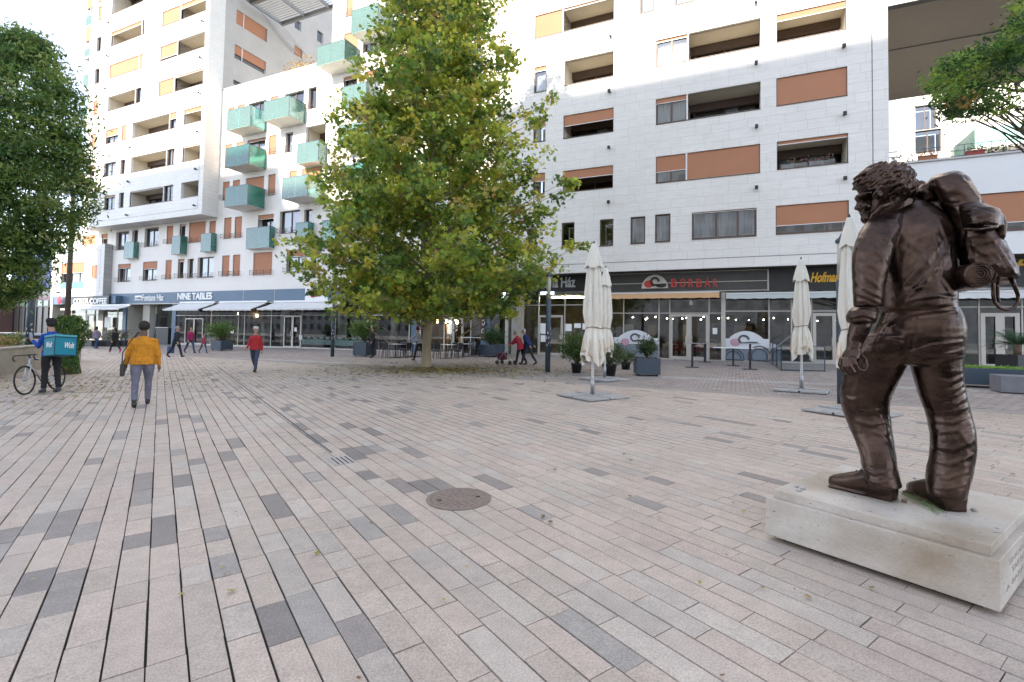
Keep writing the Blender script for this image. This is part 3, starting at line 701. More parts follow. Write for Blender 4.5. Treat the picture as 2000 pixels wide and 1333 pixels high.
# ---- stone building on the right
sb = bld('stone_building', 'pale travertine apartment building with wide windows above the wine bar')
F = Facade(sb, VR)
d6 = lambda x, y: (1020+x/4.167, y/4.167)
d7 = lambda x, y: (1020+x/4.167, 280+y/4.167)
d5 = lambda x, y: (1480+x/3.173, y/3.173)
def W3(k, a, b, c, **kw): F.px(k, *c(*a), *c(*b), D=kw.pop('D', .16), **kw)
W3('GL', (105,132), (747,158), d6, sh=1, sh2=.08, split=d6(316,0)[0]); W3('L', (345,500), (742,618), d6, sh=.0)
W3('G', (98,552), (197,737), d6, sh=.18, curtain=.9); W3('G', (958,-150), (1078,82), d6, sh=.2, curtain=.9); W3('G', (1240,-170), (1400,5), d6, curtain=.9)
W3('GL', (1088,332), (1940,376), d6, sh=.1, sh2=.0, split=d6(1345,0)[0], curtain=.9)
W3('L', (335,945), (742,1068), d6, sh=.47); W3('GL', (1088,810), (1940,885), d6, sh=.2, sh2=.0, split=d6(1340,0)[0], curtain=.9)
W3('L', (330,228), (738,357), d7, sh=.42); W3('GL', (1087,112), (1937,236), d7, sh=.6, sh2=1, split=d7(1336,0)[0], curtain=.4)
F.px('G', 1042, 233, 1065, 275, sh=.4, D=.16)
F.px('G', 1041, 340, 1064, 378, sh=.4, D=.16); F.px('G', 1030, 448, 1048, 478, sh=0, D=.16)
W3('G', (320,650), (423,845), d7, curtain=0); W3('G', (630,623), (740,830), d7, curtain=0)
W3('G', (880,603), (1000,812), d7, curtain=.9); W3('G', (1080,582), (1205,798), d7, curtain=.9); W3('G', (1380,566), (1908,752), d7, curtain=.9, sh=.05)
W3('L', (115,95), (552,178), d5, sh=.24); W3('G', (115,487), (557,590), d5, sh=1); W3('L', (118,880), (562,1005), d5, sh=.13)
F.px('G', 1515, 402.4, 1658.6, 449.4, sh=.72, D=.16, curtain=0)
F.px('G', 1515, -90, 1650, -74, sh=.5, D=.16)
ZC = 5.04; UE = 6.24
for u_ in (-11.9,):
    pass
B = F.B
wall(B, UR, UE, ZC, 36, VR, F.h, .16)
ZB = 16.66
B.quad((UR,VR,ZC),(UR,VR,36),(UR,VM,36),(UR,VM,ZC)); 
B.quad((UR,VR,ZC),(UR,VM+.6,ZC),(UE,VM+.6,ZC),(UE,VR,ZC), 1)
B.quad((UE,VR,ZC),(UE,VR+11,ZC),(UE,VR+11,ZB),(UE,VR,ZB)); B.quad((UR,VR,36),(UE,VR,36),(UE,VR+11,36),(UR,VR+11,36))
B.quad((UR,VR+11,0),(UR,VR+11,36),(UE,VR+11,36),(UE,VR+11,0)); B.quad((UE,VM+.6,0),(UE,VM+.6,ZC),(UE,VR+11,ZC),(UE,VR+11,0))
B.build('wall', [M['stone'], M['bronze_dk']], sb)
F.room.build('room', [M['dark'], M['cream'], M['dark']], sb)
G_ = MB(); za = onv(1094.4,517.6,VR)[1]; G_.box(UR, UE, VR-.004, VR-.001, za-.014, za+.014)
ua = onv(1704,200,VR)[0]; G_.box(ua-.018, ua+.018, VR-.004, VR-.001, za, 36); G_.build('expansion_joint', mat('joint_dark', (.16,.15,.15), .9), sb)
G_ = MB()
for x, y in ((718,297),(713,752),(710,1210),(1900,22),(1903,525),(1906,1040)): spot(G_, *d6(x, y), VR)
for x, y in ((707,485),(1905,367)): spot(G_, *d7(x, y), VR)
for x, y in ((530,297),(535,713),(537,1112)): spot(G_, *d5(x, y), VR)
G_.build('down_light', M['black'], sb)
# flowers in the open window
fb = MB(); u_, z_ = onv(1535, 322, VR); u2_, _ = onv(1600, 320, VR); cols = []
for k in range(260):
    c = Vector((rnd.uniform(u_, u2_+.6), VR+.02+rnd.uniform(-.05,.08), z_+.06+abs(rnd.gauss(0,.09))))
    ax = Vector((rnd.gauss(0,1),rnd.gauss(0,1),rnd.gauss(0,1))).normalized(); ay = ax.cross(Vector((rnd.gauss(0,1),rnd.gauss(0,1),rnd.gauss(0,1)))).normalized()
    leaf_poly(fb, c, ax, ay, .07, 1); cols.append(rnd.choice(((.05,.10,.03),(.04,.08,.03),(.45,.18,.22),(.5,.3,.25))))
M['foliage_sm'] = attr_mat('small_foliage', .6, trans=.25)
o = fb.build('window_flowers', M['foliage_sm']); set_col(o.data, cols); o.rotation_euler = (0,0,-AN); tag(o, 'row of green plants and pink flowers on the sill of the dark open window', 'plants')
# ---- gateway bridge above, terrace wing below, sunlit building behind
br = bld('bridge_block', 'block of flats bridging high over the terrace with a brown soffit, above the right tree')
B = MB(); VB1 = onv(1737, 200, 1)[0]
lo, hi = 27, 60
for _ in range(50):
    mid = (lo+hi)/2
    if onv(1800, 188, mid)[1] > ZB: hi = mid
    else: lo = mid
VBR = lo
B.quad((UE,VR,ZB),(UE,VBR,ZB),(40,VBR,ZB),(40,VR,ZB), 1); wall(B, UE, 40, ZB, 22.6, VR, [], .2)
B.quad((UE,VBR,ZB),(UE,VBR,22.6),(40,VBR,22.6),(40,VBR,ZB)); B.quad((UE,VR,22.6),(40,VR,22.6),(40,VBR,22.6),(UE,VBR,22.6)); B.quad((40,VR,ZB),(40,VBR,ZB),(40,VBR,22.6),(40,VR,22.6))
B.build('wall', [M['stone'], M['soffit']], br)
B = MB(); B.box(UE+.02, 40, VR+4.2, VR+4.28, ZB-.03, ZB-.004); B.box(UE+.02, 40, VR+.0, VR+.35, ZB-.02, ZB-.003); B.build('soffit_strip', M['bronze_dk'], br)
wg = bld('terrace_wing', 'smooth white one-storey wing with an orange blind, behind the statue backpack')
ZW = onv(1800, 317.5, VR)[1]
u0_, z1_ = onv(1905, 380, VR); _, z0_ = onv(1930, 452, VR)
F = Facade(wg, VR); F.uz('G', u0_, u0_+5, z0_, z1_, sh=.8, curtain=0, D=.16); F.uz('G', u0_+6.5, u0_+10, z0_, z1_, sh=.5, D=.16)
B = F.B; ZWC = 5.2; wall(B, UE, 30, ZWC, ZW, VR, F.h, .16)
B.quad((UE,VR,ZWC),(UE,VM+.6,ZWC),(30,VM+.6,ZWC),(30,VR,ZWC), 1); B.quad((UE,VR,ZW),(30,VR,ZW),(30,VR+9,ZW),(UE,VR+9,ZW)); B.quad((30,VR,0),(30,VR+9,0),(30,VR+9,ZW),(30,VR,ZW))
B.build('wall', [M['plaster2'], M['bronze_dk']], wg); F.room.build('room', [M['dark'], M['cream'], M['dark']], wg)
G_ = MB(); G_.box(UE, 30, VR-.07, VR+.4, ZW, ZW+.07); G_.build('parapet_cap', M['cap'], wg)
G_ = MB()
for z_ in (.14, .38, .62): G_.box(UE, 30, VR+.3, VR+.32, ZW+.05+z_, ZW+.075+z_)
for k in range(60): G_.box(UE+k*.45, UE+k*.45+.02, VR+.3, VR+.32, ZW+.05, ZW+.7)
G_.build('railing', M['post'], wg)
def foliage_box(name, u0, u1, v0, v1, z0, z1, n, s, pal_, lab, cat, group=None, kind=2, local=True):
    fb = MB(); cols = []
    for k in range(n):
        c = Vector((rnd.uniform(u0,u1), rnd.uniform(v0,v1), z0+(z1-z0)*rnd.random()**1.3))
        ax = Vector((rnd.gauss(0,1),rnd.gauss(0,1),rnd.gauss(0,1))).normalized(); ay = ax.cross(Vector((rnd.gauss(0,1),rnd.gauss(0,1),rnd.gauss(0,1)))).normalized()
        leaf_poly(fb, c, ax, ay, s*rnd.uniform(.6,1.3), kind); c_ = rnd.choice(pal_); f = rnd.uniform(.7,1.3); cols.append([x*f for x in c_])
    o = fb.build(name, M['foliage_sm']); set_col(o.data, cols)
    if local: o.rotation_euler = (0,0,-AN)
    return o if lab is None else tag(o, lab, cat, group)
GR = ((.06,.12,.03),(.08,.14,.04),(.04,.09,.025))
for i, (px0, px1, col_, lab) in enumerate(((1794,1829,(.30,.13,.06),'terracotta trough of dry plants hung on the terrace railing, nearest the stone corner'), (1887,1921,(.28,.06,.045),'red trough with green plants hung on the terrace railing, under the tree'))):
    ua_, za_ = onv(px0, 305, VR+.2); ub_, _ = onv(px1, 305, VR+.2)
    t = thing('flower_trough', lab, 'flower box', uv2w((ua_+ub_)/2, VR+.2, ZW+.12), -AN, 'flower troughs on the terrace railing')
    h_ = (ub_-ua_)/2; B = MB(); B.box(-h_,h_,-.1,.1,0,.16); B.box(-h_-.02,h_+.02,-.12,.12,.16,.2); B.build('trough', mat('trough', col_, .8), t)
    fo = foliage_box('plant', -h_, h_, -.12, .12, .15, .42, 90, .08, GR if i else ((.25,.14,.06),(.3,.2,.08)), None, None, local=False); fo.parent = t
for k, (px_, py_, n_) in enumerate(((1760,302,110),(1935,285,260),(1990,275,300))):
    u_, z_ = onv(px_, py_, VR+.9)
    foliage_box('terrace_plant', u_-.4, u_+.5, VR+.6, VR+1.1, ZW+.05, ZW+(.6 if k else .7), n_, .1, (GR, GR, GR)[k] if k else ((.3,.15,.08),(.25,.2,.1)), ('sparse reddish plant on the terrace by the stone corner','dark green terrace plant under the tree, beside the red trough','bushy dark terrace plant at the right edge of the photo')[k], 'plant')
rb = bld('rear_building', 'brightly sunlit white building with tall orange framed windows behind the terrace')
VX = 60.0; F = Facade(rb, VX)
for q in ((1787,208,1829,250),(1787,257,1839,295)):
    F.px('G', *q, sh=0, D=.3, curtain=0)
U0x = onv(1752, 250, VX)[0]; U1x = onv(1858, 250, VX)[0]
B = F.B; wall(B, U0x, U1x, 0, 34, VX, F.h, .3); B.quad((U0x,VX,0),(U0x,VX,34),(U0x,VX+18,34),(U0x,VX+18,0)); B.quad((U0x,VX,34),(U1x,VX,34),(U1x,VX+18,34),(U0x,VX+18,34))
wall(B, U1x, U1x+26, 0, 34, VX+3.5, [], .3); B.quad((U1x,VX,0),(U1x,VX+3.5,0),(U1x,VX+3.5,34),(U1x,VX,34))
B.build('wall', M['plaster'], rb); F.room.build('room', [M['dark'], M['cream'], M['dark']], rb)
# its balcony with green glass, seen under the tree
ub_, zb_ = onv(1915, 288, 57.0); B = MB(); B.box(ub_-.2, ub_+9, 57.5, VX+3.5, zb_, zb_+.25); bo = B.build('balcony', M['plaster'], rb)
B = MB(); B.box(ub_-.2, ub_+9, 57.48, 57.5, zb_+.25, zb_+1.9); B.box(ub_-.22, ub_-.2, 57.5, VX+3.4, zb_+.25, zb_+1.9); B.build('glass_panel', M['green_sunlit'], bo)
# ---- louvred canopy high up between the buildings
lc = bld('louvre_canopy', 'grey steel louvre canopy with thin stay rods high above the roof terrace', 'canopy')
ZL = 31.0
v1_, zL_ = onu(550, 48, UT1+.6); v0_, _ = onu(502, 14, UT1+.6); ZL = zL_
B = MB()
for vv in (v1_, (v0_+v1_)/2-2, v0_-1.5): B.box(UT1+.6, -28.3, vv-.12, vv+.12, ZL-.15, ZL+.2)
for k in range(5):
    uu = UT1+.7+k*3.05; B.box(uu-.08, uu+.08, v0_-1.5, v1_, ZL-.12, ZL+.15)
B.build('frame', M['steel'], lc)
B = MB(); k = 0; vv = v0_-1.4
while vv < v1_-.1: B.obox((( UT1+.7-28.3)/2, vv, ZL+.25), (((-28.3)-(UT1+.7))/2,0,0), (0,.10,.05), (0,0,.008)); vv += .27
B.build('slats', M['alu'], lc)
B = MB()
for (a, b) in (((505,18),(585,105)),((507,20),(575,100)),((552,50),(605,112))):
    va, za = onu(*a, UT1+.3); vb, zb = onu(*b, UT1+.3); B.tube([(UT1+.3,va,za),(UT1+.05,vb,zb)], .035, 6)
B.build('stay_rod', M['steel'], lc)
foliage_box('roof_shrub', *[onv(560,120,29)[0], onv(612,110,29)[0]], 28.5, 29.8, 21.3, 23.7, 900, .16, ((.42,.26,.06),(.5,.33,.08),(.38,.20,.05)), 'golden yellow shrub behind the roof parapet', 'shrub')
foliage_box('roof_shrub', *[onv(525,140,29)[0], onv(545,135,29)[0]], 28.5, 29.3, 21.3, 22.9, 300, .15, ((.16,.20,.05),(.12,.16,.04)), 'small green shrub behind the roof parapet, left of the yellow one', 'shrub')
foliage_box('roof_shrub', *[onv(452,172,29)[0], onv(468,168,29)[0]], 28.5, 29.3, 21.3, 22.5, 150, .12, ((.28,.22,.10),(.3,.26,.12)), 'pale dry shrub at the left end of the roof parapet', 'shrub')
# ---- houses on the other side of the square: they cast the shade, and show only in reflections
ob = bld('opposite_building', 'apartment houses on the opposite side of the square, seen only in reflections')
OV = -60.0; SLP = .53; K = 26.8-OV
B = MB(); zt = 15.5+SLP*(26.8-OV)
SH_ = .12*(43-28-OV-15); SH_ = .12*(-15-OV)
def oblock(u0, u1, z1, z0=0): B.box(u0-SH_, u1-SH_, OV-12, OV, z0, z1)
oblock(-62.6, -57.5, zt-.9); oblock(-57.5, -38.4, zt)
oblock(-38.4, -18.6, zt-3.5, 0)
oblock(-18.6, 80, zt)
OB = B
o = B.build('wall', [M['stone']], ob)
B = MB()
for k in range(15):
    for i in range(42):
        u_ = -66+i*3.2+(k%2)*.5; 
        if u_ > 68: continue
        B.box(u_, u_+1.8, OV, OV+.03, 4.5+k*3.1, 6.2+k*3.1)
B.build('window', mat('far_glass', (.50,.46,.41), .5), ob)
# ============================================================ shops under the blocks
def U(px_, v=VM, y=640): return onv(px_, y, v)[0]
def Z(px_, py_, v=VM): return onv(px_, py_, v)[1]
def text(s, size, u, z, v, m, parent, ext=.03, bold=0, squash=1, align='LEFT', shear=0):
    cu = bpy.data.curves.new('lettering', 'FONT'); cu.body = s; cu.size = size; cu.extrude = ext; cu.align_x = align; cu.offset = bold; cu.shear = shear
    cu.materials.append(m); o = bpy.data.objects.new('lettering', cu); C.objects.link(o)
    o.rotation_euler = (R(90), 0, 0); o.location = (u, v, z); o.scale = (squash, 1, 1)
    dg = bpy.context.evaluated_depsgraph_get(); dg.update(); me = bpy.data.meshes.new_from_object(o.evaluated_get(dg)); me.name = 'lettering'
    bpy.data.objects.remove(o); o = bpy.data.objects.new('lettering', me); C.objects.link(o)
    o.rotation_euler = (R(90), 0, 0); o.location = (u, v, z); o.scale = (squash, 1, 1)
    if parent is not None: o.parent = parent
    return o
def fit_text(s, u0, u1, z0, z1, v, m, parent, **kw):
    o = text(s, 1, 0, 0, 0, m, parent, **kw); me = o.data
    xs = [q.co.x for q in me.vertices]; ys = [q.co.y for q in me.vertices]; w_, h_ = max(xs)-min(xs), max(ys)-min(ys)
    sx_, sy_ = (u1-u0)/w_, (z1-z0)/h_
    for q in me.vertices: q.co.x = (q.co.x-min(xs))*sx_; q.co.y = (q.co.y-min(ys))*sy_
    o.scale = (1,1,1); o.location = (u0, v, z0); return o
ZT = 3.72
class Shop:
    """one shopfront: its frame is a part of the building, panes, doors below it"""
    def __init__(s, parent, u0, u1, zf, v=VM, top=ZT, frame='alu'):
        s.u0, s.u1, s.zf, s.v, s.top, s.fr = u0, u1, zf, v, top, M[frame]; s.F = MB(); s.P_ = parent; s.doors = []
        s.F.box(u0, u1, v-.03, v+.05, zf-.25, zf+.08); s.F.box(u0, u1, v-.03, v+.05, top-.08, top); s.x = MB()
        s.pan = MB()
    def mull(s, *us, w=.06):
        for u in us: s.F.box(u-w/2, u+w/2, s.v-.04, s.v+.06, s.zf+.08, s.top-.08)
    def tran(s, z, a=None, b=None, w=.05): s.F.box(a if a is not None else s.u0, b if b is not None else s.u1, s.v-.035, s.v+.055, z-w/2, z+w/2)
    def glass(s): s.pan.quad((s.u0,s.v,s.zf+.08),(s.u1,s.v,s.zf+.08),(s.u1,s.v,s.top-.08),(s.u0,s.v,s.top-.08))
    def door(s, a, b, zt, leaves=1, w=.10): s.doors.append((a,b,zt,leaves,w))
    def done(s):
        f = s.F.build('shopfront', s.fr, s.P_)
        if s.pan.v: s.pan.build('pane', M['shopglass'], f)
        for a,b,zt,lv,w in s.doors:
            d = MB()
            for i in range(lv):
                p, q = a+(b-a)*i/lv, a+(b-a)*(i+1)/lv
                for (x0_,x1_,zz0,zz1) in ((p,p+w,s.zf,zt),(q-w,q,s.zf,zt),(p+w,q-w,s.zf+.02,s.zf+.02+w*1.4),(p+w,q-w,zt-w,zt)): d.box(x0_,x1_,s.v-.09,s.v-.042,zz0,zz1)
                d.box((q-w-.04) if i == 0 else p+w, (q-w) if i == 0 else p+w+.04, s.v-.16, s.v-.092, s.zf+.9, s.zf+1.3)
            d.build('door', M['alu'], s.P_)
        return f
# interiors behind the glass
inn = MB()
def room(mbx, u0, u1, v0, v1, z0, z1, mf=0, mw=1, mc=2, front=False):
    mbx.quad((u0,v0,z0),(u1,v0,z0),(u1,v1,z0),(u0,v1,z0), mf); mbx.quad((u0,v0,z1),(u0,v1,z1),(u1,v1,z1),(u1,v0,z1), mc)
    mbx.quad((u0,v1,z0),(u1,v1,z0),(u1,v1,z1),(u0,v1,z1), mw); mbx.quad((u0,v0,z0),(u0,v1,z0),(u0,v1,z1),(u0,v0,z1), mw); mbx.quad((u1,v0,z0),(u1,v0,z1),(u1,v1,z1),(u1,v1,z0), mw)
IM = [noisy(mat('shop_floor', (.20,.17,.14), .5), 2, .2), noisy(mat('shop_wall', (.20,.16,.12), .8), .9, .8, 6), mat('shop_ceiling', (.10,.10,.095), .8), mat('shop_counter', (.34,.24,.14), .6), mat('shop_shelf', (.03,.028,.025), .6), mat('shop_bright', (.6,.58,.52), .8)]
inn = MB(); zf = .1
cuts = [U(240), U(338), U(466), U(590), U(700), U(800), U(905), UR]
room(inn, -65.0, cuts[0], VM+.1, VM+5, .0, 3.6, mw=5)
for a, b in zip(cuts[1:-1], cuts[2:]): room(inn, a, b, VM+.1, VM+6, zf, 3.66)
ri = random.Random(5)
for k in range(60):
    u = ri.uniform(cuts[1]+.4, UR-.5); v = VM+ri.uniform(1.2,5); h = ri.choice((.75,.75,1.1,2.0)); inn.box(u, u+ri.uniform(.3,1.1), v, v+.5, zf, zf+h, ri.choice((3,4,4,5)))
for k in range(14):
    u = ri.uniform(cuts[1]+.5, UR-.8); z = ri.uniform(1.2, 2.6); inn.box(u, u+ri.uniform(.5,1.2), VM+5.9, VM+5.96, z, z+.7, ri.choice((5,3)))
inn.build('shop_interior', IM, mb_)
g_ = MB()
for p in (536, 648, 752, 812): g_.tube([(U(p)+.3, VM+.75, zf), (U(p)+.3, VM+.75, 3.6)], .33, 20)
g_.build('column', M['cream_col'], mb_, True)
zfl = .12
s1 = Shop(mb_, U(343), U(590), zfl); s1.mull(*[U(p) for p in (343,412,466,478,530,590)]); s1.tran(Z(500,617)); s1.glass(); s1.door(U(363), U(398), Z(380,622), 2, .09); s1.door(U(556), U(590), Z(570,617), 2); s1.done()
s2 = Shop(mb_, U(590), UR-.1, zfl+.04); s2.mull(*[U(p) for p in (655,726,800,842,868,905,920,955)]); s2.tran(Z(720,616)); s2.glass(); s2.door(U(868), U(905), Z(880,622), 2, .09); s2.done()
B = MB(); B.box(-57.6, U(596), VM-.1, VM-.003, ZT+.0, ZF1-.003); B.box(U(640), UR, VM-.1, VM-.003, ZT, ZF1-.003)
for p in (243, 340): B.box(U(p)-.27, U(p)+.27, VM-.06, VM+.3, -.05, ZT-.002)
B.box(U(808)-.15, U(808)+.3, VM-.06, VM+.0, 0, ZT-.002); B.box(U(948)-.3, U(948)+.35, VM-.06, VM+.0, 0, ZT-.002)
B.build('fascia', M['blue'], mb_)
B = MB(); B.box(-57.6, UR, VM-.13, VM-.10, ZT-.05, ZT+.01); 
for p in (475, 536): B.box(U(p)-.015, U(p)+.015, VM-.108, VM-.101, ZT, ZF1)
B.build('fascia_trim', M['alu'], mb_)
B = MB(); ur0, ur1 = U(248), U(336)          # recessed entrance with a cream column
B.quad((ur0,VM,0),(ur0,VM+3,0),(ur0,VM+3,ZT),(ur0,VM,ZT)); B.quad((ur1,VM,0),(ur1,VM,ZT),(ur1,VM+3,ZT),(ur1,VM+3,0)); B.quad((ur0,VM,ZT-.05),(ur0,VM+3,ZT-.05),(ur1,VM+3,ZT-.05),(ur1,VM,ZT-.05))
B.box(U(271), U(284), VM+.3, VM+.9, 0, ZT-.06); B.build('entrance_lining', M['cream_col'], mb_)
s3 = Shop(mb_, ur0, ur1, .1, v=VM+3, top=ZT-.06); s3.mull(*[ur0+(ur1-ur0)*k/5 for k in range(1,5)]); s3.tran(2.6); s3.glass(); s3.done()
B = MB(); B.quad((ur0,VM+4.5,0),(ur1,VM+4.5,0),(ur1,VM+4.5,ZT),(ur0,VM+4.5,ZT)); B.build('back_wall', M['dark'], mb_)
# coffee shop corner
s4 = Shop(cb, -65.4, U(238), .08, v=VM+.3, top=3.75); s4.mull(*[U(p) for p in (132,160,178,192,200,222)], w=.09); s4.tran(2.75); s4.glass(); s4.door(U(163), U(178), 2.7, 1); s4.done()
B = MB(); B.box(-65.5,-65.1,VL,VM+.3,0,4.5); B.box(U(189)-.05, U(198), VM+.1, VM+.28, 0, 3.75); B.build('pier', M['cream_col'], cb)
B = MB(); B.box(-65.6, U(238), VL+.05, VM+.4, 3.72, 4.5); B.build('fascia', M['blue'], cb)
# ---- signs
def sign(name, lab, v=VM): return thing(name, lab, 'sign', (0,0,0), -AN)
WH = mat('white_letters', (.85,.85,.83), .5)
t = sign('shop_sign', 'black sign with white letters COSTA COFFEE over the corner shop'); B = MB()
ua, ub = onv(141,590,VL-.1)[0], onv(212.5,590,VL-.1)[0]; za, zb_ = onv(185,599,VL-.1)[1], onv(185,578.5,VL-.1)[1]
B.box(ua, ub, VL-.12, VL+.02, za, zb_); B.build('panel', M['black'], t); fit_text('COSTA COFFEE', onv(143.5,590,VL-.14)[0], ub-.25, za+.25, zb_-.22, VL-.14, WH, t, bold=.025)
t = sign('shop_sign', 'white slab letters NINE TABLES on the blue band')
fit_text('NINE TABLES', U(347.5), U(415), Z(380,586), Z(380,572.5), VM-.13, WH, t, bold=.03)
t = sign('shop_sign', 'small white letters Fontana Ház with a plate on the blue band')
fit_text('Fontana Ház', U(279), U(320), Z(300,588.5), Z(300,575.5), VM-.13, WH, t, bold=.01)
B = MB(); B.box(U(264), U(277), VM-.14, VM-.105, Z(270,587), Z(270,578)); B.build('plate', WH, t); fit_text('cuda', U(265), U(276), Z(270,585.5), Z(270,580), VM-.15, M['black'], t, ext=.003, bold=.02)
t = sign('shop_sign', 'white panel with a red blossom logo at the end of the blue band')
B = MB(); B.box(U(596), U(640), VM-.11, VM-.004, ZT, ZF1); B.build('panel', M['white'], t)
B = MB(); cu_, cz_ = U(613), Z(613,573)
for k in range(6):
    a = k*math.pi/3+.3; B.ell((cu_+.26*math.cos(a), VM-.13, cz_+.2*math.sin(a)), .19, .02, .17, 12, 8)
B.build('logo', mat('blossom_red', (.62,.05,.06), .5), t, True)
t = sign('shop_sign', 'black sign band with white letters Fontana Ház right of the plane tree')
VS = VM-.35
t_u0, t_u1 = UR+.1, onv(1190,550,VS)[0]
zs0, zs1 = onv(1120,569,VS)[1], ZC-.02
B = MB(); B.box(t_u0, t_u1, VS, VS+.1, zs0, zs1); B.build('panel', M['black'], t)
fit_text('Fontana Ház', onv(1036,555,VS)[0], onv(1124,555,VS)[0], onv(1110,562,VS)[1], onv(1110,541,VS)[1], VS-.03, mat('grey_letters', (.42,.42,.41), .5), t, bold=.02)
# wine bar
t = sign('bar_sign', 'dark fascia with red letters BORBÁR and an arched logo over the wine bar')
v_ = VM-.4; bu0, bu1 = onv(1192,560,v_)[0], onv(1500,560,v_)[0]; zb0, zb1 = onv(1400,570,v_)[1], ZC-.02
B = MB(); B.box(bu0, bu1, v_, v_+.1, zb0, zb1); B.build('panel', noisy(mat('fascia_grey', (.06,.058,.055), .35), 1, .3), t)
B = MB()
for z in (zb0+.02, zb0+(zb1-zb0)*.45, zb1-.05): B.box(bu0, bu1, v_-.04, v_-.002, z, z+.035)
B.box(bu1-.03, bu1+.03, v_-.05, v_, zb0, zb1); B.build('trim', M['alu'], t)
RN = mat('red_outline', (.55,.06,.05), .5)
x_ = 1311
for ch, w_ in (('B',17),('O',17),('R',15),(' ',0),('B',16),('Á',17),('R',14)):
    if ch == ' ': continue
    fit_text(ch, onv(x_,553,v_)[0], onv(x_+w_-5.5,553,v_)[0], onv(x_,561.5,v_)[1]-.0, onv(x_,545.5 if ch != 'Á' else 542.5,v_)[1], v_-.07, RN, t, bold=.015); x_ += w_
cu_, cz_ = onv(1279,565,v_)[0], onv(1279,564,v_)[1]; ru = onv(1305,565,v_)[0]-cu_; rz = onv(1279,537.5,v_)[1]-cz_
B = MB(); pts = [(cu_+ru*math.cos(a), v_-.1, cz_+rz*math.sin(a)) for a in [math.pi*k/24 for k in range(25)]]
B.add(pts+[(x, v_-.05, z) for x,_,z in pts], [tuple(range(25))[::-1]]+[(k,k+1,k+26,k+25) for k in range(24)]); B.build('logo_arch', mat('logo_cream', (.55,.52,.46), .6), t)
B = MB(); B.ell((cu_-.3, v_-.11, cz_+.24), .26, .02, .2, 16, 8); B.build('logo_disc', mat('logo_red', (.5,.05,.04), .5), t, True)
B = MB(); B.tube([(cu_+.02+.2*math.cos(a), v_-.13, cz_+.36+.2*math.sin(a)) for a in [k*.33 for k in range(14)]]+[(cu_+.4, v_-.13, cz_+.2),(cu_+.62, v_-.13, cz_+.2)], .055, 8); B.tube([(cu_+.12, v_-.13, cz_+.12),(cu_+.35, v_-.13, cz_+.08),(cu_+.6,v_-.13,cz_+.14)], .05, 8)
B.build('logo_script', M['black'], t, True)
t = sign('shop_sign', 'black sign with yellow brush script right of the wine bar, half hidden by the parasols')
hu0, hu1 = onv(1500,550,v_)[0], onv(1650,550,v_)[0]
B = MB(); B.box(hu0+.05, UE+.1, v_, v_+.1, zb0, zb1); B.build('panel', M['black'], t)
YL = mat('yellow_script', (.75,.42,.03), .5)
fit_text('La Hofman', onv(1562,540,v_)[0], onv(1640,540,v_)[0], onv(1600,552,v_)[1], onv(1600,532,v_)[1], v_-.03, YL, t, bold=.03, shear=.35)
t = sign('shop_sign', 'black sign with yellow script at the right edge, behind the backpack')
B = MB(); B.box(UE+.15, 26, v_, v_+.1, zb0, ZWC-.02); B.build('panel', M['black'], t)
fit_text('Hofman', onv(1978,520,v_)[0], onv(1978,520,v_)[0]+2.6, onv(1980,528,v_)[1], onv(1980,510,v_)[1]+.05, v_-.03, YL, t, bold=.03, shear=.35)
# shopfronts of the stone building
zr = .36; TR = 3.95
inr = MB(); room(inr, UR+.1, onv(1190,600,VM)[0], VM+.1, VM+6, zr, TR, mw=1); room(inr, onv(1192,600,VM)[0], onv(1412,600,VM)[0], VM+.1, VM+6, zr, TR); room(inr, onv(1414,600,VM)[0], 5.4, VM+.1, VM+6, zr, TR); room(inr, 5.5, 25, VM+.1, VM+6, zr, TR)
for k in range(46):
    u = ri.uniform(-6.4, 20); v = VM+ri.uniform(1.4,5); h = ri.choice((.75,.9,1.1,1.9)); inr.box(u, u+ri.uniform(.3,1.0), v, v+.5, zr, zr+h, ri.choice((3,4,4,5)))
inr.build('shop_interior', IM, sb)
s5 = Shop(sb, UR+1.6, U(1190), zr-.1, top=TR+.3); s5.mull(*[U(p) for p in (1052,1103,1150,1188)]); s5.tran(Z(1120,596)); s5.glass(); s5.door(U(1052), U(1100), Z(1075,616), 1, .13); s5.done()
s6 = Shop(sb, U(1190), U(1412), zr-.05, top=TR); s6.mull(*[U(p) for p in (1192,1218,1287,1308,1385,1411)]); s6.tran(Z(1250,612)); s6.glass(); s6.door(U(1309), U(1384), Z(1345,614), 2, .13); s6.done()
s7 = Shop(sb, U(1412), UE+.3, zr, top=TR); s7.mull(*[U(p) for p in (1413,1502,1546,1585)]); s7.tran(Z(1520,608)); s7.glass(); s7.door(U(1587), U(1632), Z(1610,612), 1, .14); s7.done()
s8 = Shop(wg, UE+.4, 25, zr+.04, top=TR); s8.mull(*[U(p) for p in (1812,1866,1912,1996)]+[16,20]); s8.tran(Z(1940,600)); s8.glass(); s8.door(U(1914), U(1990), Z(1950,612), 2, .15); s8.done()
B = MB(); B.box(U(1413)-.1, U(1413)+.1, VM-.3, VM-.02, zr, TR); B.build('pier', M['alu'], sb)
B = MB(); B.box(UR+.5, UR+.72, VM-.5, VM+.5, 0, ZC); B.build('jamb', M['cream_col'], sb)
B = MB(); B.box(U(999,27.2), U(1016,27.2), 27.2, 27.8, 0, ZC-.01); B.build('column', M['concrete'], sb)
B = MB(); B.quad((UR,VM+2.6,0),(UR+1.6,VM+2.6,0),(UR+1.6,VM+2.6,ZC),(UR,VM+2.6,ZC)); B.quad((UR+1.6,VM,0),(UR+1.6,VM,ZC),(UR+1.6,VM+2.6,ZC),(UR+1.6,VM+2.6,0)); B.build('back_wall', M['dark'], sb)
# kerb step along the stone building
B = MB(); B.box(UR+.4, U(1190), VM-.6, VM-.03, .1, .33); B.build('step', M['concrete'], sb)
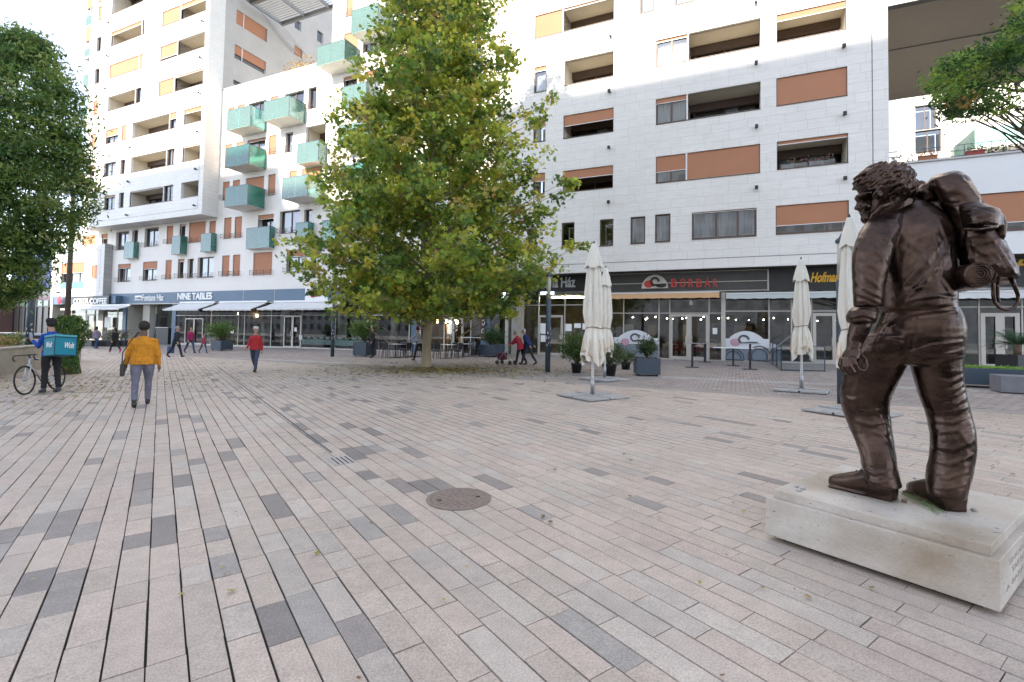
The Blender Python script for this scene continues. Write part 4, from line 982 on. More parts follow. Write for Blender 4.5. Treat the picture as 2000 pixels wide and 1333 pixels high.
# graphics on the glass
B = MB(); 
def arch_panel(mbx, pa, pb, ytop, ybase, ybot, v):
    u0, u1 = onv(pa,650,v)[0], onv(pb,650,v)[0]; za, zb2, zc2 = onv((pa+pb)/2,ytop,v)[1], onv((pa+pb)/2,ybase,v)[1], onv((pa+pb)/2,ybot,v)[1]
    pts = [(u0,v,zc2),(u1,v,zc2),(u1,v,zb2)]; n_ = 16
    for k in range(n_+1):
        x = 1-k/n_; pts.append((u0+(u1-u0)*(.12+.76*x), v, zb2+(za-zb2)*math.sin(math.pi*x)**.8))
    pts.append((u0,v,zb2)); mbx.add(pts, [tuple(range(len(pts)))])
arch_panel(B, 1198, 1286, 645, 660, 672, VM-.045); arch_panel(B, 1413, 1502, 647, 662, 680, VM-.045); B.build('window_graphic', mat('vinyl_white', (.66,.68,.70), .5), sb)
B = MB(); v9 = VM-.043; B.box(U(1413), U(1500), v9, v9+.003, zr+.05, Z(1450,681)); B.box(U(1200), U(1287), v9, v9+.003, zr+.05, Z(1240,673)); B.build('window_graphic', mat('vinyl_grey', (.17,.20,.24), .5), sb)
B = MB()
for px_, py_ in ((1432,700),(1483,696)):
    cu_, cz_ = U(px_), Z(px_, py_)
    for r_ in (.5,.36): B.tube([(cu_+r_*math.cos(a), VM-.05, max(zr+.06, cz_+r_*math.sin(a))) for a in [k*.22 for k in range(30)]], .03, 6)
for px_, py_ in ((1452,668),(1240,664)):
    cu_, cz_ = U(px_), Z(px_, py_); B.tube([(cu_+.02+.22*math.cos(a), VM-.055, cz_+.12+.2*math.sin(a)) for a in [k*.33 for k in range(14)]]+[(cu_+.4,VM-.055,cz_-.03),(cu_+.65,VM-.055,cz_-.03)], .05, 6)
B.build('window_graphic', mat('vinyl_dark', (.09,.10,.12), .5), sb, True)
B = MB()
for px_, py_ in ((1437,669),(1222,668)): B.ell((U(px_)-.02, VM-.05, Z(px_,py_)), .25, .012, .2, 16, 8)
B.build('window_graphic', mat('vinyl_pink', (.50,.30,.36), .5), sb, True)
fit_text('Vinum & Tapas', U(1315), U(1390), Z(1350,596), Z(1350,588), VM-.05, mat('gold_vinyl', (.45,.40,.30), .5), sb, ext=.002) if 0 else fit_text('&', U(1346), U(1354), Z(1350,596), Z(1350,587), VM-.05, WH, sb, ext=.002, bold=.02)
B = MB(); pp = MB()
for q in ((1105,633,1117,647),(1122,632,1135,641),(1138,632,1148,644),(1056,632,1068,652),(1057,655,1068,668),(1392,641,1401,653)): pp.box(U(q[0]), U(q[2]), VM-.055, VM-.045, Z(q[0],q[3]), Z(q[0],q[1]))
pp.build('notice', WH, sb)
pp = MB()
for q in ((452,645,458,652),(586,655,592,664),(576,640,581,648),(205,620,216,640)): pp.box(U(q[0]), U(q[2]), VM-.055, VM-.045, Z(q[0],q[3]), Z(q[0],q[1]))
pp.build('notice', WH, mb_)
pp = MB(); 
for k in range(9):
    u = U(590)+.6+k*.62; pp.box(u, u+.4, VM-.05, VM-.045, .9, 1.02)
pp.box(U(590)+.1, U(726), VM-.048, VM-.044, .45, .85); pp.build('window_graphic', milk_mat('frosted', (.35,.5,.47), .5), mb_)
# red bench put inside the wine bar in place of a reflection
bt = thing('bench', 'red painted metal bench standing in for a reflection in the wine bar door', 'bench', uv2w(U(1345), VM+1.2, zr), -AN); B = MB()
for z in (.45,.62,.78): B.box(-.95,.95,.2,.24,z,z+.09)
B.box(-.95,.95,-.25,.2,.4,.45); B.build('seat', M['red'], bt); B = MB()
for x in (-.9,.86): B.box(x,x+.05,-.25,-.2,0,.6); B.box(x,x+.05,.2,.25,0,.85); B.box(x,x+.05,-.25,.2,.58,.62)
B.build('leg', M['red'], bt)
# awnings
def awning(lab, pa, pb, v, y0, y1, out, m, val=.12, zt_=None):
    u0, u1 = onv(pa,y1,v-out)[0], onv(pb,y1,v-out)[0]; z1 = zt_ if zt_ else onv((pa+pb)/2,y0,v)[1]; z0 = onv((pa+pb)/2,y1,v-out)[1]
    t = thing('awning', lab, 'awning', (0,0,0), -AN, 'shop awnings'); B = MB(); n_ = 24; V = []
    for i in range(n_+1):
        u = u0+(u1-u0)*i/n_; sg = .02*math.sin(i*1.9)
        V += [(u,v-.02,z1),(u,v-out*.5,(z1+z0+val)/2-.03+sg),(u,v-out,z0+val),(u,v-out-.01,z0+.02*math.sin(i*2.3))]
    Fs = []
    for i in range(n_):
        for k in range(3): a = i*4+k; Fs.append((a,a+1,a+5,a+4))
    B.add(V, Fs); B.build('canvas', m, t)
    B = MB(); B.box(u0, u1, v-out-.03, v-out+.03, z0+val-.03, z0+val+.02); B.box(u0, u1, v-.12, v-.003, z1, z1+.14)
    for u in (u0+.15, u1-.15): B.tube([(u, v-.05, z1-.15), (u, v-out, z0+val-.03)], .02, 6)
    B.build('frame', M['white'], t); return t
awning('white awning left of the shop door under the NINE TABLES sign', 318, 387, VM-.13, 593, 607, 1.5, M['awn'])
awning('white awning over the middle shop windows, between two others', 396, 490, VM-.13, 592, 607, 1.5, M['awn'])
awning('white awning at the end of the blue band, under the red blossom logo', 502, 640, VM-.13, 591, 606, 1.6, M['awn'])
awning('white awning behind the plane tree trunk over the cafe tables', 770, 925, VM-.13, 592, 600, 1.3, M['awn'])
awning('cream awning under the COSTA COFFEE sign', 118, 232, VL-.05, 598, 606, 1.0, M['awn'], zt_=3.5)
awning('orange awning over the wine bar door', 1190, 1405, VM-.1, 571, 583, .55, M['awnorange'], val=.3)
awning('pale greenish awning right of the orange one', 1418, 1650, VM-.1, 569, 583, .55, mat('awn_pale', (.50,.55,.53), .9), val=.28)
awning('pale awning behind the statue, at the right edge', 1800, 2060, VM-.1, 566, 583, .6, M['awn'], val=.3)
# pendant lamps in the cafe, tubes in the lobby
B = MB()
for px_, py_ in ((854,628),(871,628),(879,630),(890,628),(893,630),(914,629),(466,613),(478,620),(502,617),(1000,640)): 
    u, z = onv(px_, py_, VM+1.6); B.ell((u, VM+1.6, z), .09, .09, .11, 10, 8)
B.build('lamp', M['bulb'], mb_, True)
B = MB()
for px_, py_ in ((1093,571),(1112,572),(1108,577),(1126,577)): 
    u, z = onv(px_, py_, VM+1.6); B.box(u-.5, u+.5, VM+1.5, VM+1.6, min(z,TR-.1), min(z,TR-.1)+.05)
for k in range(13):
    u = U(1225)+k*.45+ri.uniform(-.25,.25); B.ell((u, VM+2.6, 2.65+ri.uniform(-.08,.08)), .035,.035,.035, 6, 5)
for k in range(16):
    u = U(1420)+k*.5+ri.uniform(-.3,.3); B.ell((u, VM+2.2, 2.6+ri.uniform(-.1,.1)), .03,.03,.03, 6, 5)
B.build('lamp', M['tubelight'], sb)
# vertical red sign boards beside the cafe door
t = thing('sign_board', 'narrow dark red board with pale round letters left of the cafe door', 'sign', (0,0,0), -AN, 'red boards beside the cafe door'); 
for i, p in enumerate((821, 945)):
    if i: t = thing('sign_board', 'narrow dark red board with pale round letters right of the cafe door', 'sign', (0,0,0), -AN, 'red boards beside the cafe door')
    B = MB(); B.box(U(p)-.18, U(p)+.2, VM-.12, VM-.08, 1.1, 3.2); B.build('panel', mat('board_red', (.10,.03,.035), .6), t)
    fit_text('C', U(p)-.1, U(p)+.12, 2.6, 2.95, VM-.13, WH, t, ext=.004); fit_text('O', U(p)-.1, U(p)+.12, 2.05, 2.4, VM-.13, WH, t, ext=.004); fit_text('G', U(p)-.1, U(p)+.12, 1.5, 1.85, VM-.13, WH, t, ext=.004)
# ---- the mall at the far left, blue and pink darkened to stand for shade
ml = bld('shopping_centre', 'dark glass shopping centre with a bright blue top panel at the far left')
VX2 = 47.0; ux0, ux1 = onv(-260,600,VX2)[0], onv(108,600,VX2)[0]; uk = onv(28,600,VX2)[0]
B = MB(); B.box(uk, ux1, VX2, VX2+20, 0, onv(60,565,VX2)[1], 0)
B.box(uk, ux1, VX2-.6, VX2+20, onv(60,565,VX2)[1], 16.0, 1); B.box(uk, ux1, VX2-.1, VX2-.003, onv(60,588,VX2)[1], onv(60,566,VX2)[1], 2); B.box(ux0, uk-.0, VX2-2, VX2+18, 0, onv(20,575,VX2)[1]+1, 3)
B.build('wall', [mat('mall_dark', (.012,.012,.014), .35), mat('mall_blue_shaded', (.006,.02,.12), .5), mat('mall_grey', (.07,.075,.085), .5), mat('mall_brick', (.09,.05,.045), .8)], ml)
B = MB(); z_ = onv(60,584,VX2)[1]; B.box(uk, ux1, VX2-.16, VX2-.12, z_-.05, z_+.12); B.build('pink_strip', mat('magenta', (.12,.015,.06), .5), ml)  # magenta darkened as if shaded
B = MB()
for k in range(8): u = uk+(ux1-uk)*k/7; B.box(u-.06,u+.06,VX2-.15,VX2-.01,0,z_-.3)
B.box(uk,ux1,VX2-.15,VX2-.01,4.8,4.95); B.build('frame', M['black'], ml)  # black instead of bright metal, imitating shade on the mullions
B = MB(); B.box(uk+1,ux1-.2,VX2-.05,VX2-.012,5.0,7.6); B.build('pane', mat('mall_glass', (.05,.075,.07), .15), ml)
t = sign('hanging_sign', 'red round projecting sign at the left end of the coffee shop'); B = MB(); u, z = onv(116,586.5,VL-.3); B.ell((u, VL-.3, z), .42, .08, .42, 20, 12); B.build('disc', mat('sign_red', (.45,.03,.06), .5), t, True); B = MB(); B.box(u-.02,u+.02,VL-.3,VL,z+.4,z+.46); B.build('arm', M['steel'], t)
# ============================================================ street furniture
def place(o, p, rz=0): o.location = (p[0], p[1], gz(p[0], p[1])); o.rotation_euler = (0,0,rz); return o
def copy_tree(o, parent=None):
    c = o.copy(); C.objects.link(c)
    if parent is not None: c.parent = parent
    for ch in o.children: copy_tree(ch, c)
    return c
# lamp posts: steel tube with a tall glass head
def lamp_post():
    t = thing('lamp_post', '', 'lamp post')
    B = MB(); B._lathe([(.10,0),(.10,2.75),(.092,2.76)], 24, (0,0,0), 0); B.build('pole', M['post'], t, True)
    B = MB(); B._lathe([(.085,2.76),(.085,3.62)], 24, (0,0,0), 0); B.build('lamp_glass', M['lampglass'], t, True)
    B = MB(); B._lathe([(.045,2.76),(.045,3.6)], 12, (0,0,0), 0); B.build('lamp_core', mat('lamp_core', (.55,.5,.36), .4), t, True)
    B = MB(); B._lathe([(.11,3.60),(.115,3.66),(.05,3.72),(.012,3.80)], 24, (0,0,0), 0); B.build('cap', M['post'], t, True)
    B = MB(); r_ = random.Random(4)
    for k in range(11):
        a = r_.uniform(-2.6,-.4); z = r_.uniform(.9,1.75); h = r_.uniform(.03,.10); w_ = r_.uniform(.15,.4)
        p = [(.1035*math.cos(a+w_*i/4), .1035*math.sin(a+w_*i/4)) for i in range(5)]
        for q in range(4): B.quad((*p[q],z),(*p[q+1],z),(*p[q+1],z+h),(*p[q],z+h))
    B.build('sticker', mat('sticker', (.6,.6,.6), .6), t); return t
lp = lamp_post()
for i, (q, lab) in enumerate((((1069.5,727),'dark blue-grey lamp post with stickers, right of the plane tree by the lobby door'), ((649,697),'dark blue-grey lamp post left of the plane tree, behind its crown'), ((303,672),'lamp post in front of the recessed entrance with the cream column'), ((1645,789),'lamp post standing behind the statue beside a parasol'))):
    o = lp if i == 0 else copy_tree(lp); o['label'] = lab; o['group'] = 'lamp posts in the square'; place(o, gnd(*q), .3*i)
lf = aty(57.5, 668, 20.6); o = copy_tree(lp); o['label'] = 'thick dark lamp post rising behind the concrete wall at the left, under the left tree'; o['group'] = 'lamp posts in the square'; place(o, lf); o.scale = (1.32,1.32,1.02)
t = thing('light_mast', 'thin tall brown mast in front of the corner block with the coffee shop', 'mast', gnd(128, 690)); B = MB(); B.tube([(0,0,0),(0,0,9.6)], [.16,.11], 14); B.build('pole', mat('mast_brown', (.07,.05,.04), .6), t, True); B = MB(); B.box(-.5,.5,-.12,.12,9.6,9.72); B.build('lamp_head', M['steel'], t)
# closed parasols
def parasol(h, lab, seed, wide=1, canvas_z0=.9):
    r_ = random.Random(seed); t = thing('parasol', lab, 'parasol', group='closed parasols')
    B = MB(); B.tube([(0,0,.06),(0,0,h-.05)], .032, 14); B.build('pole', M['white'], t, True)
    B = MB(); B._lathe([(.05,.06),(.05,.42),(.04,.43)], 16, (0,0,0), 0); B.build('sleeve', M['steel'], t, True)
    B = MB()
    n_ = 64; nf = 8; zs = [canvas_z0, canvas_z0+.12, canvas_z0+.35, canvas_z0+.62, canvas_z0+.78, canvas_z0+.92, canvas_z0+1.15, (canvas_z0+h)*.5, h-.75, h-.52]
    rs = [.26,.27,.25,.21,.155,.19,.225,.215,.165,.13]
    V = []; 
    for i, (z, r0) in enumerate(zip(zs, rs)):
        for k in range(n_):
            a = 2*math.pi*k/n_; f = abs(math.sin(a*nf/2+.25*math.sin(i*.9)+seed)); dp = .42 if i != 4 else .2
            r_k = r0*.9*wide*(1-dp+dp*f**.6)*(1+.05*math.sin(3*a+i+seed)); zz = z+(.10*math.sin(a*2.5+seed)+.06*math.sin(a*5) if i == 0 else 0)+(.03*math.sin(a*3+seed) if i == 1 else 0)
            V.append((r_k*math.cos(a), r_k*math.sin(a), zz))
    Fs = [(i*n_+k, i*n_+(k+1)%n_, (i+1)*n_+(k+1)%n_, (i+1)*n_+k) for i in range(len(zs)-1) for k in range(n_)]
    B.add(V, Fs); cv = B.build('canvas', M['canvas'], t, True)
    B = MB(); V = []; zs = [h-.56, h-.50, h-.3, h-.1, h-.02]; rs = [.20,.185,.135,.075,.055]
    for i, (z, r0) in enumerate(zip(zs, rs)):
        for k in range(n_):
            a = 2*math.pi*k/n_; f = abs(math.sin(a*2+seed)); r_k = r0*.9*wide*(.80+.2*f**.7); zz = z-(.07*f if i == 0 else 0); V.append((r_k*math.cos(a), r_k*math.sin(a), zz))
    Fs = [(i*n_+k, i*n_+(k+1)%n_, (i+1)*n_+(k+1)%n_, (i+1)*n_+k) for i in range(4) for k in range(n_)]; Fs.append(tuple(4*n_+k for k in range(n_)))
    B.add(V, Fs); B.build('vent_cap', M['canvas'], t, True)
    B = MB(); B.tube([(.145*wide*math.cos(a), .145*wide*math.sin(a), canvas_z0+.79+.02*math.sin(a*2)) for a in [k*.42 for k in range(16)]], .014, 6, cap=False); B.build('tie_strap', mat('strap_brown', (.30,.22,.15), .8), t, True)
    B = MB(); B.ell((0,0,h+.0), .02, .02, .06, 8, 6); B.build('finial', M['black'], t, True)
    B = MB(); B.tube([(.245*wide*math.cos(a)*.86, .245*wide*math.sin(a)*.86, canvas_z0+.16+.10*math.sin(a*2.5+seed)) for a in [k*.2 for k in range(32)]], .02, 6, cap=False)
    for k in range(7): a = k*.9; B.tube([(.235*wide*math.cos(a), .235*wide*math.sin(a), canvas_z0+.12),(.23*wide*math.cos(a+.2), .23*wide*math.sin(a+.2), canvas_z0+.32),(.2*wide*math.cos(a+.1), .2*wide*math.sin(a+.1), canvas_z0+.52)], .012, 5)
    B.build('trim', mat('tan_stain', (.56,.42,.29), .9), t, True)
    B = MB(); s_ = .62
    for (a, b, c, d, hh) in ((-s_,-.02,-s_,-.02,.055),(.02,s_,-s_,-.02,.05),(-s_,-.02,.02,s_,.05),(.02,s_,.02,s_,.055)): B.box(a,b,c,d,.012,hh)
    B.box(-s_,s_,-.03,.03,.05,.075); B.box(-.03,.03,-s_,s_,.05,.0745)
    B.build('base_slab', noisy(mat('slab_grey', (.36,.35,.335), .9), 5, .25), t, bevel=.006)
    return t
PW = []
for (q, top, lab, sd, wd, cz, rz) in (((1157,776),475,'large closed cream parasol on grey slabs, nearest one right of the lamp post',0,1.25,1.0,.55), ((1181,742),523,'closed cream parasol just behind the nearest one on the left',2,1.15,1.05,.6), ((1565.5,764),506,'closed cream parasol standing alone before the glass barrier',5,1.12,.98,.95), ((1662,808),424,'tall closed cream parasol partly hidden behind the statue',3,1.15,1.0,.5)):
    p = gnd(*q); yb = p.y; hz = aty(q[0], top, yb).z-p.z; t = parasol(hz, lab, sd, wd*(.9 if top == 424 else 1), cz*hz/3.9*1.05 if 0 else None or (aty(q[0], {475:705,523:690,506:695,424:722}[top], yb).z-p.z)); place(t, p, rz)
# planters
def planter(lab, w_, d_, h_, m, rz, p, plant, n, s, pal_, r_h, casters=True, kind=1, cat='planter', group='dark planters with shrubs'):
    t = thing('planter', lab, cat, group=group); B = MB(); z0 = .07 if casters else .0
    B.box(-w_/2, w_/2, -d_/2, d_/2, z0, z0+h_); B.build('box', m, t, bevel=.008)
    B = MB(); B.box(-w_/2+.03, w_/2-.03, -d_/2+.03, d_/2-.03, z0+h_-.02, z0+h_+.004); B.build('soil', mat('soil', (.05,.035,.025), 1), t)
    if casters:
        for sx in (-1,1):
            for sy in (-1,1): B = MB(); B.tube([(sx*(w_/2-.1)-.02, sy*(d_/2-.1), .035),(sx*(w_/2-.1)+.02, sy*(d_/2-.1), .035)], .035, 10); B.box(sx*(w_/2-.1)-.03, sx*(w_/2-.1)+.03, sy*(d_/2-.1)-.02, sy*(d_/2-.1)+.02, .035, .072); B.build('caster', M['black'], t)
    if n: shrub(t, z0+h_, r_h[0], r_h[1], n, s, pal_, kind, plant)
    return place(t, p, rz)
def shrub(parent, z0, rad, ht, n, s, pal_, kind=1, name='shrub', up=.0, droop=0, seed=None):
    r_ = random.Random(seed if seed is not None else n); B = MB(); cols = []; S_ = MB()
    nb = max(5, int(n/45)); tips = []
    for k in range(nb):
        a = r_.random()*6.3; rr = rad*r_.uniform(.35,1); th = r_.uniform(.45,1)
        e = Vector((rr*math.cos(a)*math.sin(th*1.6), rr*math.sin(a)*math.sin(th*1.6), z0+ht*(.25+.75*abs(math.cos(th*1.35))*r_.uniform(.8,1)))); tips.append(e)
        S_.tube([(0,0,z0-.02), Vector((e.x*.35, e.y*.35, z0+(e.z-z0)*.5)), e], [.014,.010,.004], 5)
    for k in range(n):
        e = r_.choice(tips); f = r_.uniform(.45,1.05); c = Vector((e.x*f, e.y*f, z0+(e.z-z0)*f))+Vector((r_.gauss(0,1),r_.gauss(0,1),r_.gauss(0,1)))*rad*.17
        if c.z < z0-.02: c.z = z0+.02
        ax = Vector((r_.gauss(0,1),r_.gauss(0,1),r_.gauss(0,.5))).normalized(); ay = (Vector((c.x,c.y,(c.z-z0)*.5))*1.2+Vector((r_.gauss(0,.3),r_.gauss(0,.3),r_.gauss(0,.3)))).normalized(); ax = (ax-ay*ax.dot(ay)).normalized()
        leaf_poly(B, c, ax*.75, ay*1.3, s*r_.uniform(.6,1.3), kind); q = r_.choice(pal_); g_ = r_.uniform(.7,1.3); cols.append([x*g_ for x in q])
    S_.build('stem', mat('twig', (.10,.07,.045), .9), parent); o = B.build(name, M['foliage_sm'], parent); set_col(o.data, cols); return o
DG = ((.035,.085,.02),(.05,.11,.03),(.03,.07,.02),(.08,.15,.04)); LG_ = ((.10,.20,.04),(.14,.24,.05),(.07,.15,.03),(.18,.26,.08))
PB = M['post']
planter('dark planter on casters with a broad green shrub before the shop windows at left', 1.05, .9, .62, PB, -AN, gnd(433,685), 'shrub', 1500, .13, LG_, (1.05,1.45))
planter('dark planter with a tall leafy shrub left of the cafe tables', .95, .9, .72, PB, -AN, gnd(712,696), 'shrub', 1500, .13, LG_, (.95,1.5))
planter('wide dark planter with a dense dark shrub at the right end of the cafe terrace', 1.2, .9, .6, PB, -AN, gnd(957,697), 'shrub', 1700, .10, DG, (.85,1.1))
planter('second dark planter with a low shrub beside the concrete column', .9, .8, .6, PB, -AN, gnd(978,693), 'shrub', 500, .09, DG, (.5,.6))
planter('square dark planter on casters with a conifer-like shrub before the wine bar', .82, .70, .55, PB, -.1, gnd(1263,734), 'shrub', 1700, .07, ((.03,.06,.02),(.05,.08,.03),(.10,.16,.05)), (.42,.85))
def pot(lab, p, r0, r1, h, n, rad, ht, s, pal_, kind=1):
    t = thing('potted_plant', lab, 'plant', group='potted shrubs by the parasols'); B = MB(); B._lathe([(r0,0),(r1,h-.05),(r1+.02,h-.05),(r1+.02,h),(r1-.02,h),(r1-.03,h-.06)], 20, (0,0,0), 0); B.build('pot', M['black'], t, True)
    shrub(t, h-.04, rad, ht, n, s, pal_, kind); return place(t, p)
pot('black pot with a bushy light green oleander right of the lamp post', gnd(1126,729), .16,.2,.36, 1900, .72, 1.25, .12, ((.08,.14,.04),(.11,.18,.05),(.06,.11,.03)))
pot('black pot with a loose grey-green shrub behind the second parasol', gnd(1190,735), .19,.25,.42, 1700, .68, .8, .09, ((.10,.14,.06),(.13,.17,.08),(.08,.11,.05)))
t = pot('black pot with a low spreading plant between parasol and square planter', gnd(1222,722), .15,.19,.3, 700, .6, .6, .09, ((.10,.14,.06),(.09,.12,.05)))
# sedum box, concrete cube, palm at the right
t = thing('planter', 'long dark blue planter filled with low bright green sedum behind the statue legs', 'planter', group='dark planters with shrubs'); B = MB(); B.box(-.75,.75,-.4,.4,.09,.56); B.build('box', PB, t, bevel=.01)
for sx in (-1,1):
    for sy in (-1,1): B = MB(); B.tube([(sx*.6-.02,sy*.28,.045),(sx*.6+.02,sy*.28,.045)], .045, 10); B.box(sx*.6-.03,sx*.6+.03,sy*.28-.02,sy*.28+.02,.04,.092); B.build('caster', M['black'], t)
B = MB(); cols = []
for k in range(2600):
    c = Vector((rnd.uniform(-.74,.74), rnd.uniform(-.39,.39), .56+abs(rnd.gauss(0,.03)))); ax = Vector((rnd.gauss(0,1),rnd.gauss(0,1),rnd.gauss(0,1))).normalized(); ay = ax.cross(Vector((rnd.gauss(0,1),rnd.gauss(0,1),rnd.gauss(0,1)))).normalized()
    leaf_poly(B, c, ax, ay, .035, 2); cols.append(rnd.choice(((.22,.38,.05),(.28,.42,.08),(.16,.30,.05))))
o = B.build('sedum', M['foliage_sm'], t); set_col(o.data, cols); place(t, gnd(1928,757), -AN-.05)
t = thing('stone_block', 'grey concrete block seat at the right edge beside the blue planter', 'block', gnd(1985,768), -AN-.05); B = MB(); B.box(-.4,.7,-.3,.45,.02,.46); B.build('block', noisy(mat('block_grey', (.19,.19,.21), .8), 3, .2, bump=.2), t, bevel=.015)
t = thing('potted_palm', 'cycad palm with stiff dark fronds in a tall black pot at the right edge', 'palm', gnd(1988,735), 0); B = MB(); B.box(-.42,.42,-.42,.42,0,.78); B.build('pot', M['black'], t, bevel=.01)
B = MB(); B.tube([(0,0,.75),(0,0,1.15)], [.11,.13], 12); B.build('trunk', noisy(mat('palm_trunk', (.16,.11,.07), .9), 20, .3), t, True)
for k in range(38):
    a = k*2.4; el = .25+.95*((k*7)%11)/11; B = MB(); cols = []; L_ = 1.0; pts = []
    for i in range(15):
        f = i/14; e = el*(1-f*.95)-.25*f; pts.append(Vector((0,0,1.12))+Vector((math.cos(a),math.sin(a),0))*(L_*f*math.cos(el*.6))+Vector((0,0,L_*f*math.sin(el)-.35*f*f)))
    B.tube(pts, [.010*(1-i/16) for i in range(15)], 4); cols += [(.06,.10,.03)]*len(B.f)
    for i in range(2,15):
        d = (pts[i]-pts[i-1]).normalized(); sd = d.cross(Vector((0,0,1))).normalized()
        for s_ in (-1,1):
            for q in (0,.5):
                p0 = pts[i]-d*q*.07; tip = p0+(sd*s_*.8+d*.75+Vector((0,0,.15))).normalized()*(.24*math.sin(math.pi*(i/15)*.85+.35)); w_ = d*.010
                B.add([p0-w_, p0+w_, tip], [(0,1,2)]); cols.append(rnd.choice(((.03,.09,.035),(.04,.12,.05),(.05,.14,.06))))
    o = B.build('frond', M['foliage_sm'], t); set_col(o.data, cols)
# ---- cafe tables and chairs
def cafe_table():
    t = thing('cafe_table', '', 'table', group='cafe tables'); B = MB(); B.box(-.4,.4,-.4,.4,.72,.745); B.build('tabletop', mat('table_white', (.55,.56,.58), .4), t, bevel=.006); B = MB(); B.tube([(0,0,.02),(0,0,.72)], .035, 10); B.box(-.24,.24,-.24,.24,0,.025); B.build('pedestal', M['black'], t); return t
def cafe_chair():
    t = thing('cafe_chair', '', 'chair', group='cafe chairs'); m_ = M['black']; B = MB(); B.box(-.22,.22,-.22,.22,.43,.46); B.build('seat', m_, t, bevel=.01)
    B = MB(); B.obox((0,.225,.66), (.21,0,0), (0,.012,.0), (0,.03,.17)); B.build('backrest', m_, t, bevel=.01)
    for sx in (-1,1):
        for sy in (-1,1): B = MB(); B.tube([(sx*.19,sy*.19,.43 if sy < 0 else .8 if 0 else .43),(sx*.21,sy*.23,0)], .016, 6); B.build('leg', M['black'], t)
    for sx in (-1,1): B = MB(); B.tube([(sx*.21,.2,.45),(sx*.21,.235,.84)], .012, 6); B.build('frame', M['steel'], t)
    return t
ct, cc_ = cafe_table(), cafe_chair(); first = [True, True]
TBL = [(772,699,'white-topped cafe table at the left end of the terrace, beside the leafy planter'),(806,697,'white-topped cafe table just left of the plane tree trunk'),(871,700,'white-topped cafe table just right of the plane tree trunk'),(905,697,'white-topped cafe table before the high bar table at right')]
for i, (x, y, lab) in enumerate(TBL):
    o = ct if i == 0 else copy_tree(ct); o['label'] = lab; place(o, gnd(x, y), -AN)
    p = gnd(x, y); nm = ('at the leftmost cafe table','at the table left of the trunk','at the table right of the trunk','at the rightmost cafe table')[i]
    for k, (du, dv, rz) in enumerate(((-.62,-.15,math.pi/2+.1),(.62,.1,-math.pi/2-.1),(0,-.66,math.pi),(.05,.66,0))):
        c_ = cc_ if (i == 0 and k == 0) else copy_tree(cc_); q = p+T*du+N*dv; c_['label'] = 'dark cafe chair '+nm+(', its left side',', its right side',', side nearest the camera',', far side by the windows')[k]; place(c_, q, rz-AN)
def high_table(lab, p, w_=.7, h=1.05, top=None, fat=0):
    t = thing('bar_table', lab, 'table', group='high bar tables'); B = MB(); B.box(-w_/2,w_/2,-.3,.3,h-.03,h); B.build('tabletop', top or M['steel'], t, bevel=.005); B = MB(); B.box(-.04-fat,.04+fat,-.04-fat,.04+fat,.02,h-.03); B.box(-.26,.26,-.24,.24,0,.022); B.build('pedestal', M['black'], t); return place(t, p, -AN)
high_table('dark high bar table before the wine bar door', gnd(1352,718)); high_table('dark high bar table behind the first one, by the door', gnd(1377,708), .75, .95, None, .02)
high_table('long white-topped bar table before the arched window graphic', gnd(1432,715), 1.7, .82, WH); high_table('dark high bar table standing right in front of the long white one', gnd(1465,722), .75, 1.08)
high_table('white-topped counter table at the right end of the cafe terrace', gnd(925,694), 1.7, 1.08, WH, .1)
# glass barrier
t = thing('glass_barrier', 'dark framed glass barrier around the terrace by the right parasol', 'barrier', (0,0,0))
gp_ = [gnd(1503,708), gnd(1526,725), gnd(1611,727)]
for a, b in zip(gp_[:-1], gp_[1:]):
    n_ = 3 if (b-a).length > 2 and a is gp_[0] else 2
    if a is gp_[1]: n_ = 1
    for i in range(n_):
        p, q = a.lerp(b, i/n_), a.lerp(b, (i+1)/n_); B = MB(); d = (q-p); B.quad(p+Vector((0,0,.08)), q+Vector((0,0,.08)), q+Vector((0,0,.98)), p+Vector((0,0,.98))); B.build('glass_panel', glass_mat('barrier_glass', (.8,.88,.9), .06, .95) if not bpy.data.materials.get('barrier_glass') else bpy.data.materials['barrier_glass'], t)
        B = MB(); B.tube([p, p+Vector((0,0,1.0))], .022, 8); B.tube([q, q+Vector((0,0,1.0))], .022, 8); B.tube([p+Vector((0,0,.05)), q+Vector((0,0,.05))], .022, 6); B.tube([p+Vector((0,0,1.0)), q+Vector((0,0,1.0))], .014, 6); B.build('frame', M['post'], t)
B = MB(); a = gp_[1]+Vector((.25,.9,.9)); B.tube([a, a+Vector((1.35,1.2,.55))], .03, 6); B.build('handrail', M['steel'], t)
# low wall with flowers at the left
WA, WB = gnd(-140,763), gnd(158,704)
d = (WB-WA); wl = d.length; ang_w = math.atan2(d.y, d.x)
t = thing('planter_wall', 'low weathered concrete planter wall at the left edge, holding dry flowers', 'wall', WA, ang_w); hW = .62
hW = aty(20, 678, gnd(20,731).y).z-gnd(20,731).z
B = MB(); B.box(0, wl, 0, .28, -.2, hW-.05); B.box(0, wl, 3.2, 3.4, -.2, hW-.06); B.box(wl-.25, wl, .28, 3.2, -.2, hW-.055); B.build('wall', M['concrete'], t, bevel=.012)
B = MB(); B.box(-.1, wl+.02, -.03, .33, hW-.05, hW); B.build('coping', noisy(mat('coping', (.42,.39,.33), .85), 4, .2), t, bevel=.012)
B = MB(); B.box(0, wl-.26, .34, 3.18, hW-.35, hW-.12); B.build('soil', mat('bed_soil', (.09,.065,.045), 1), t)
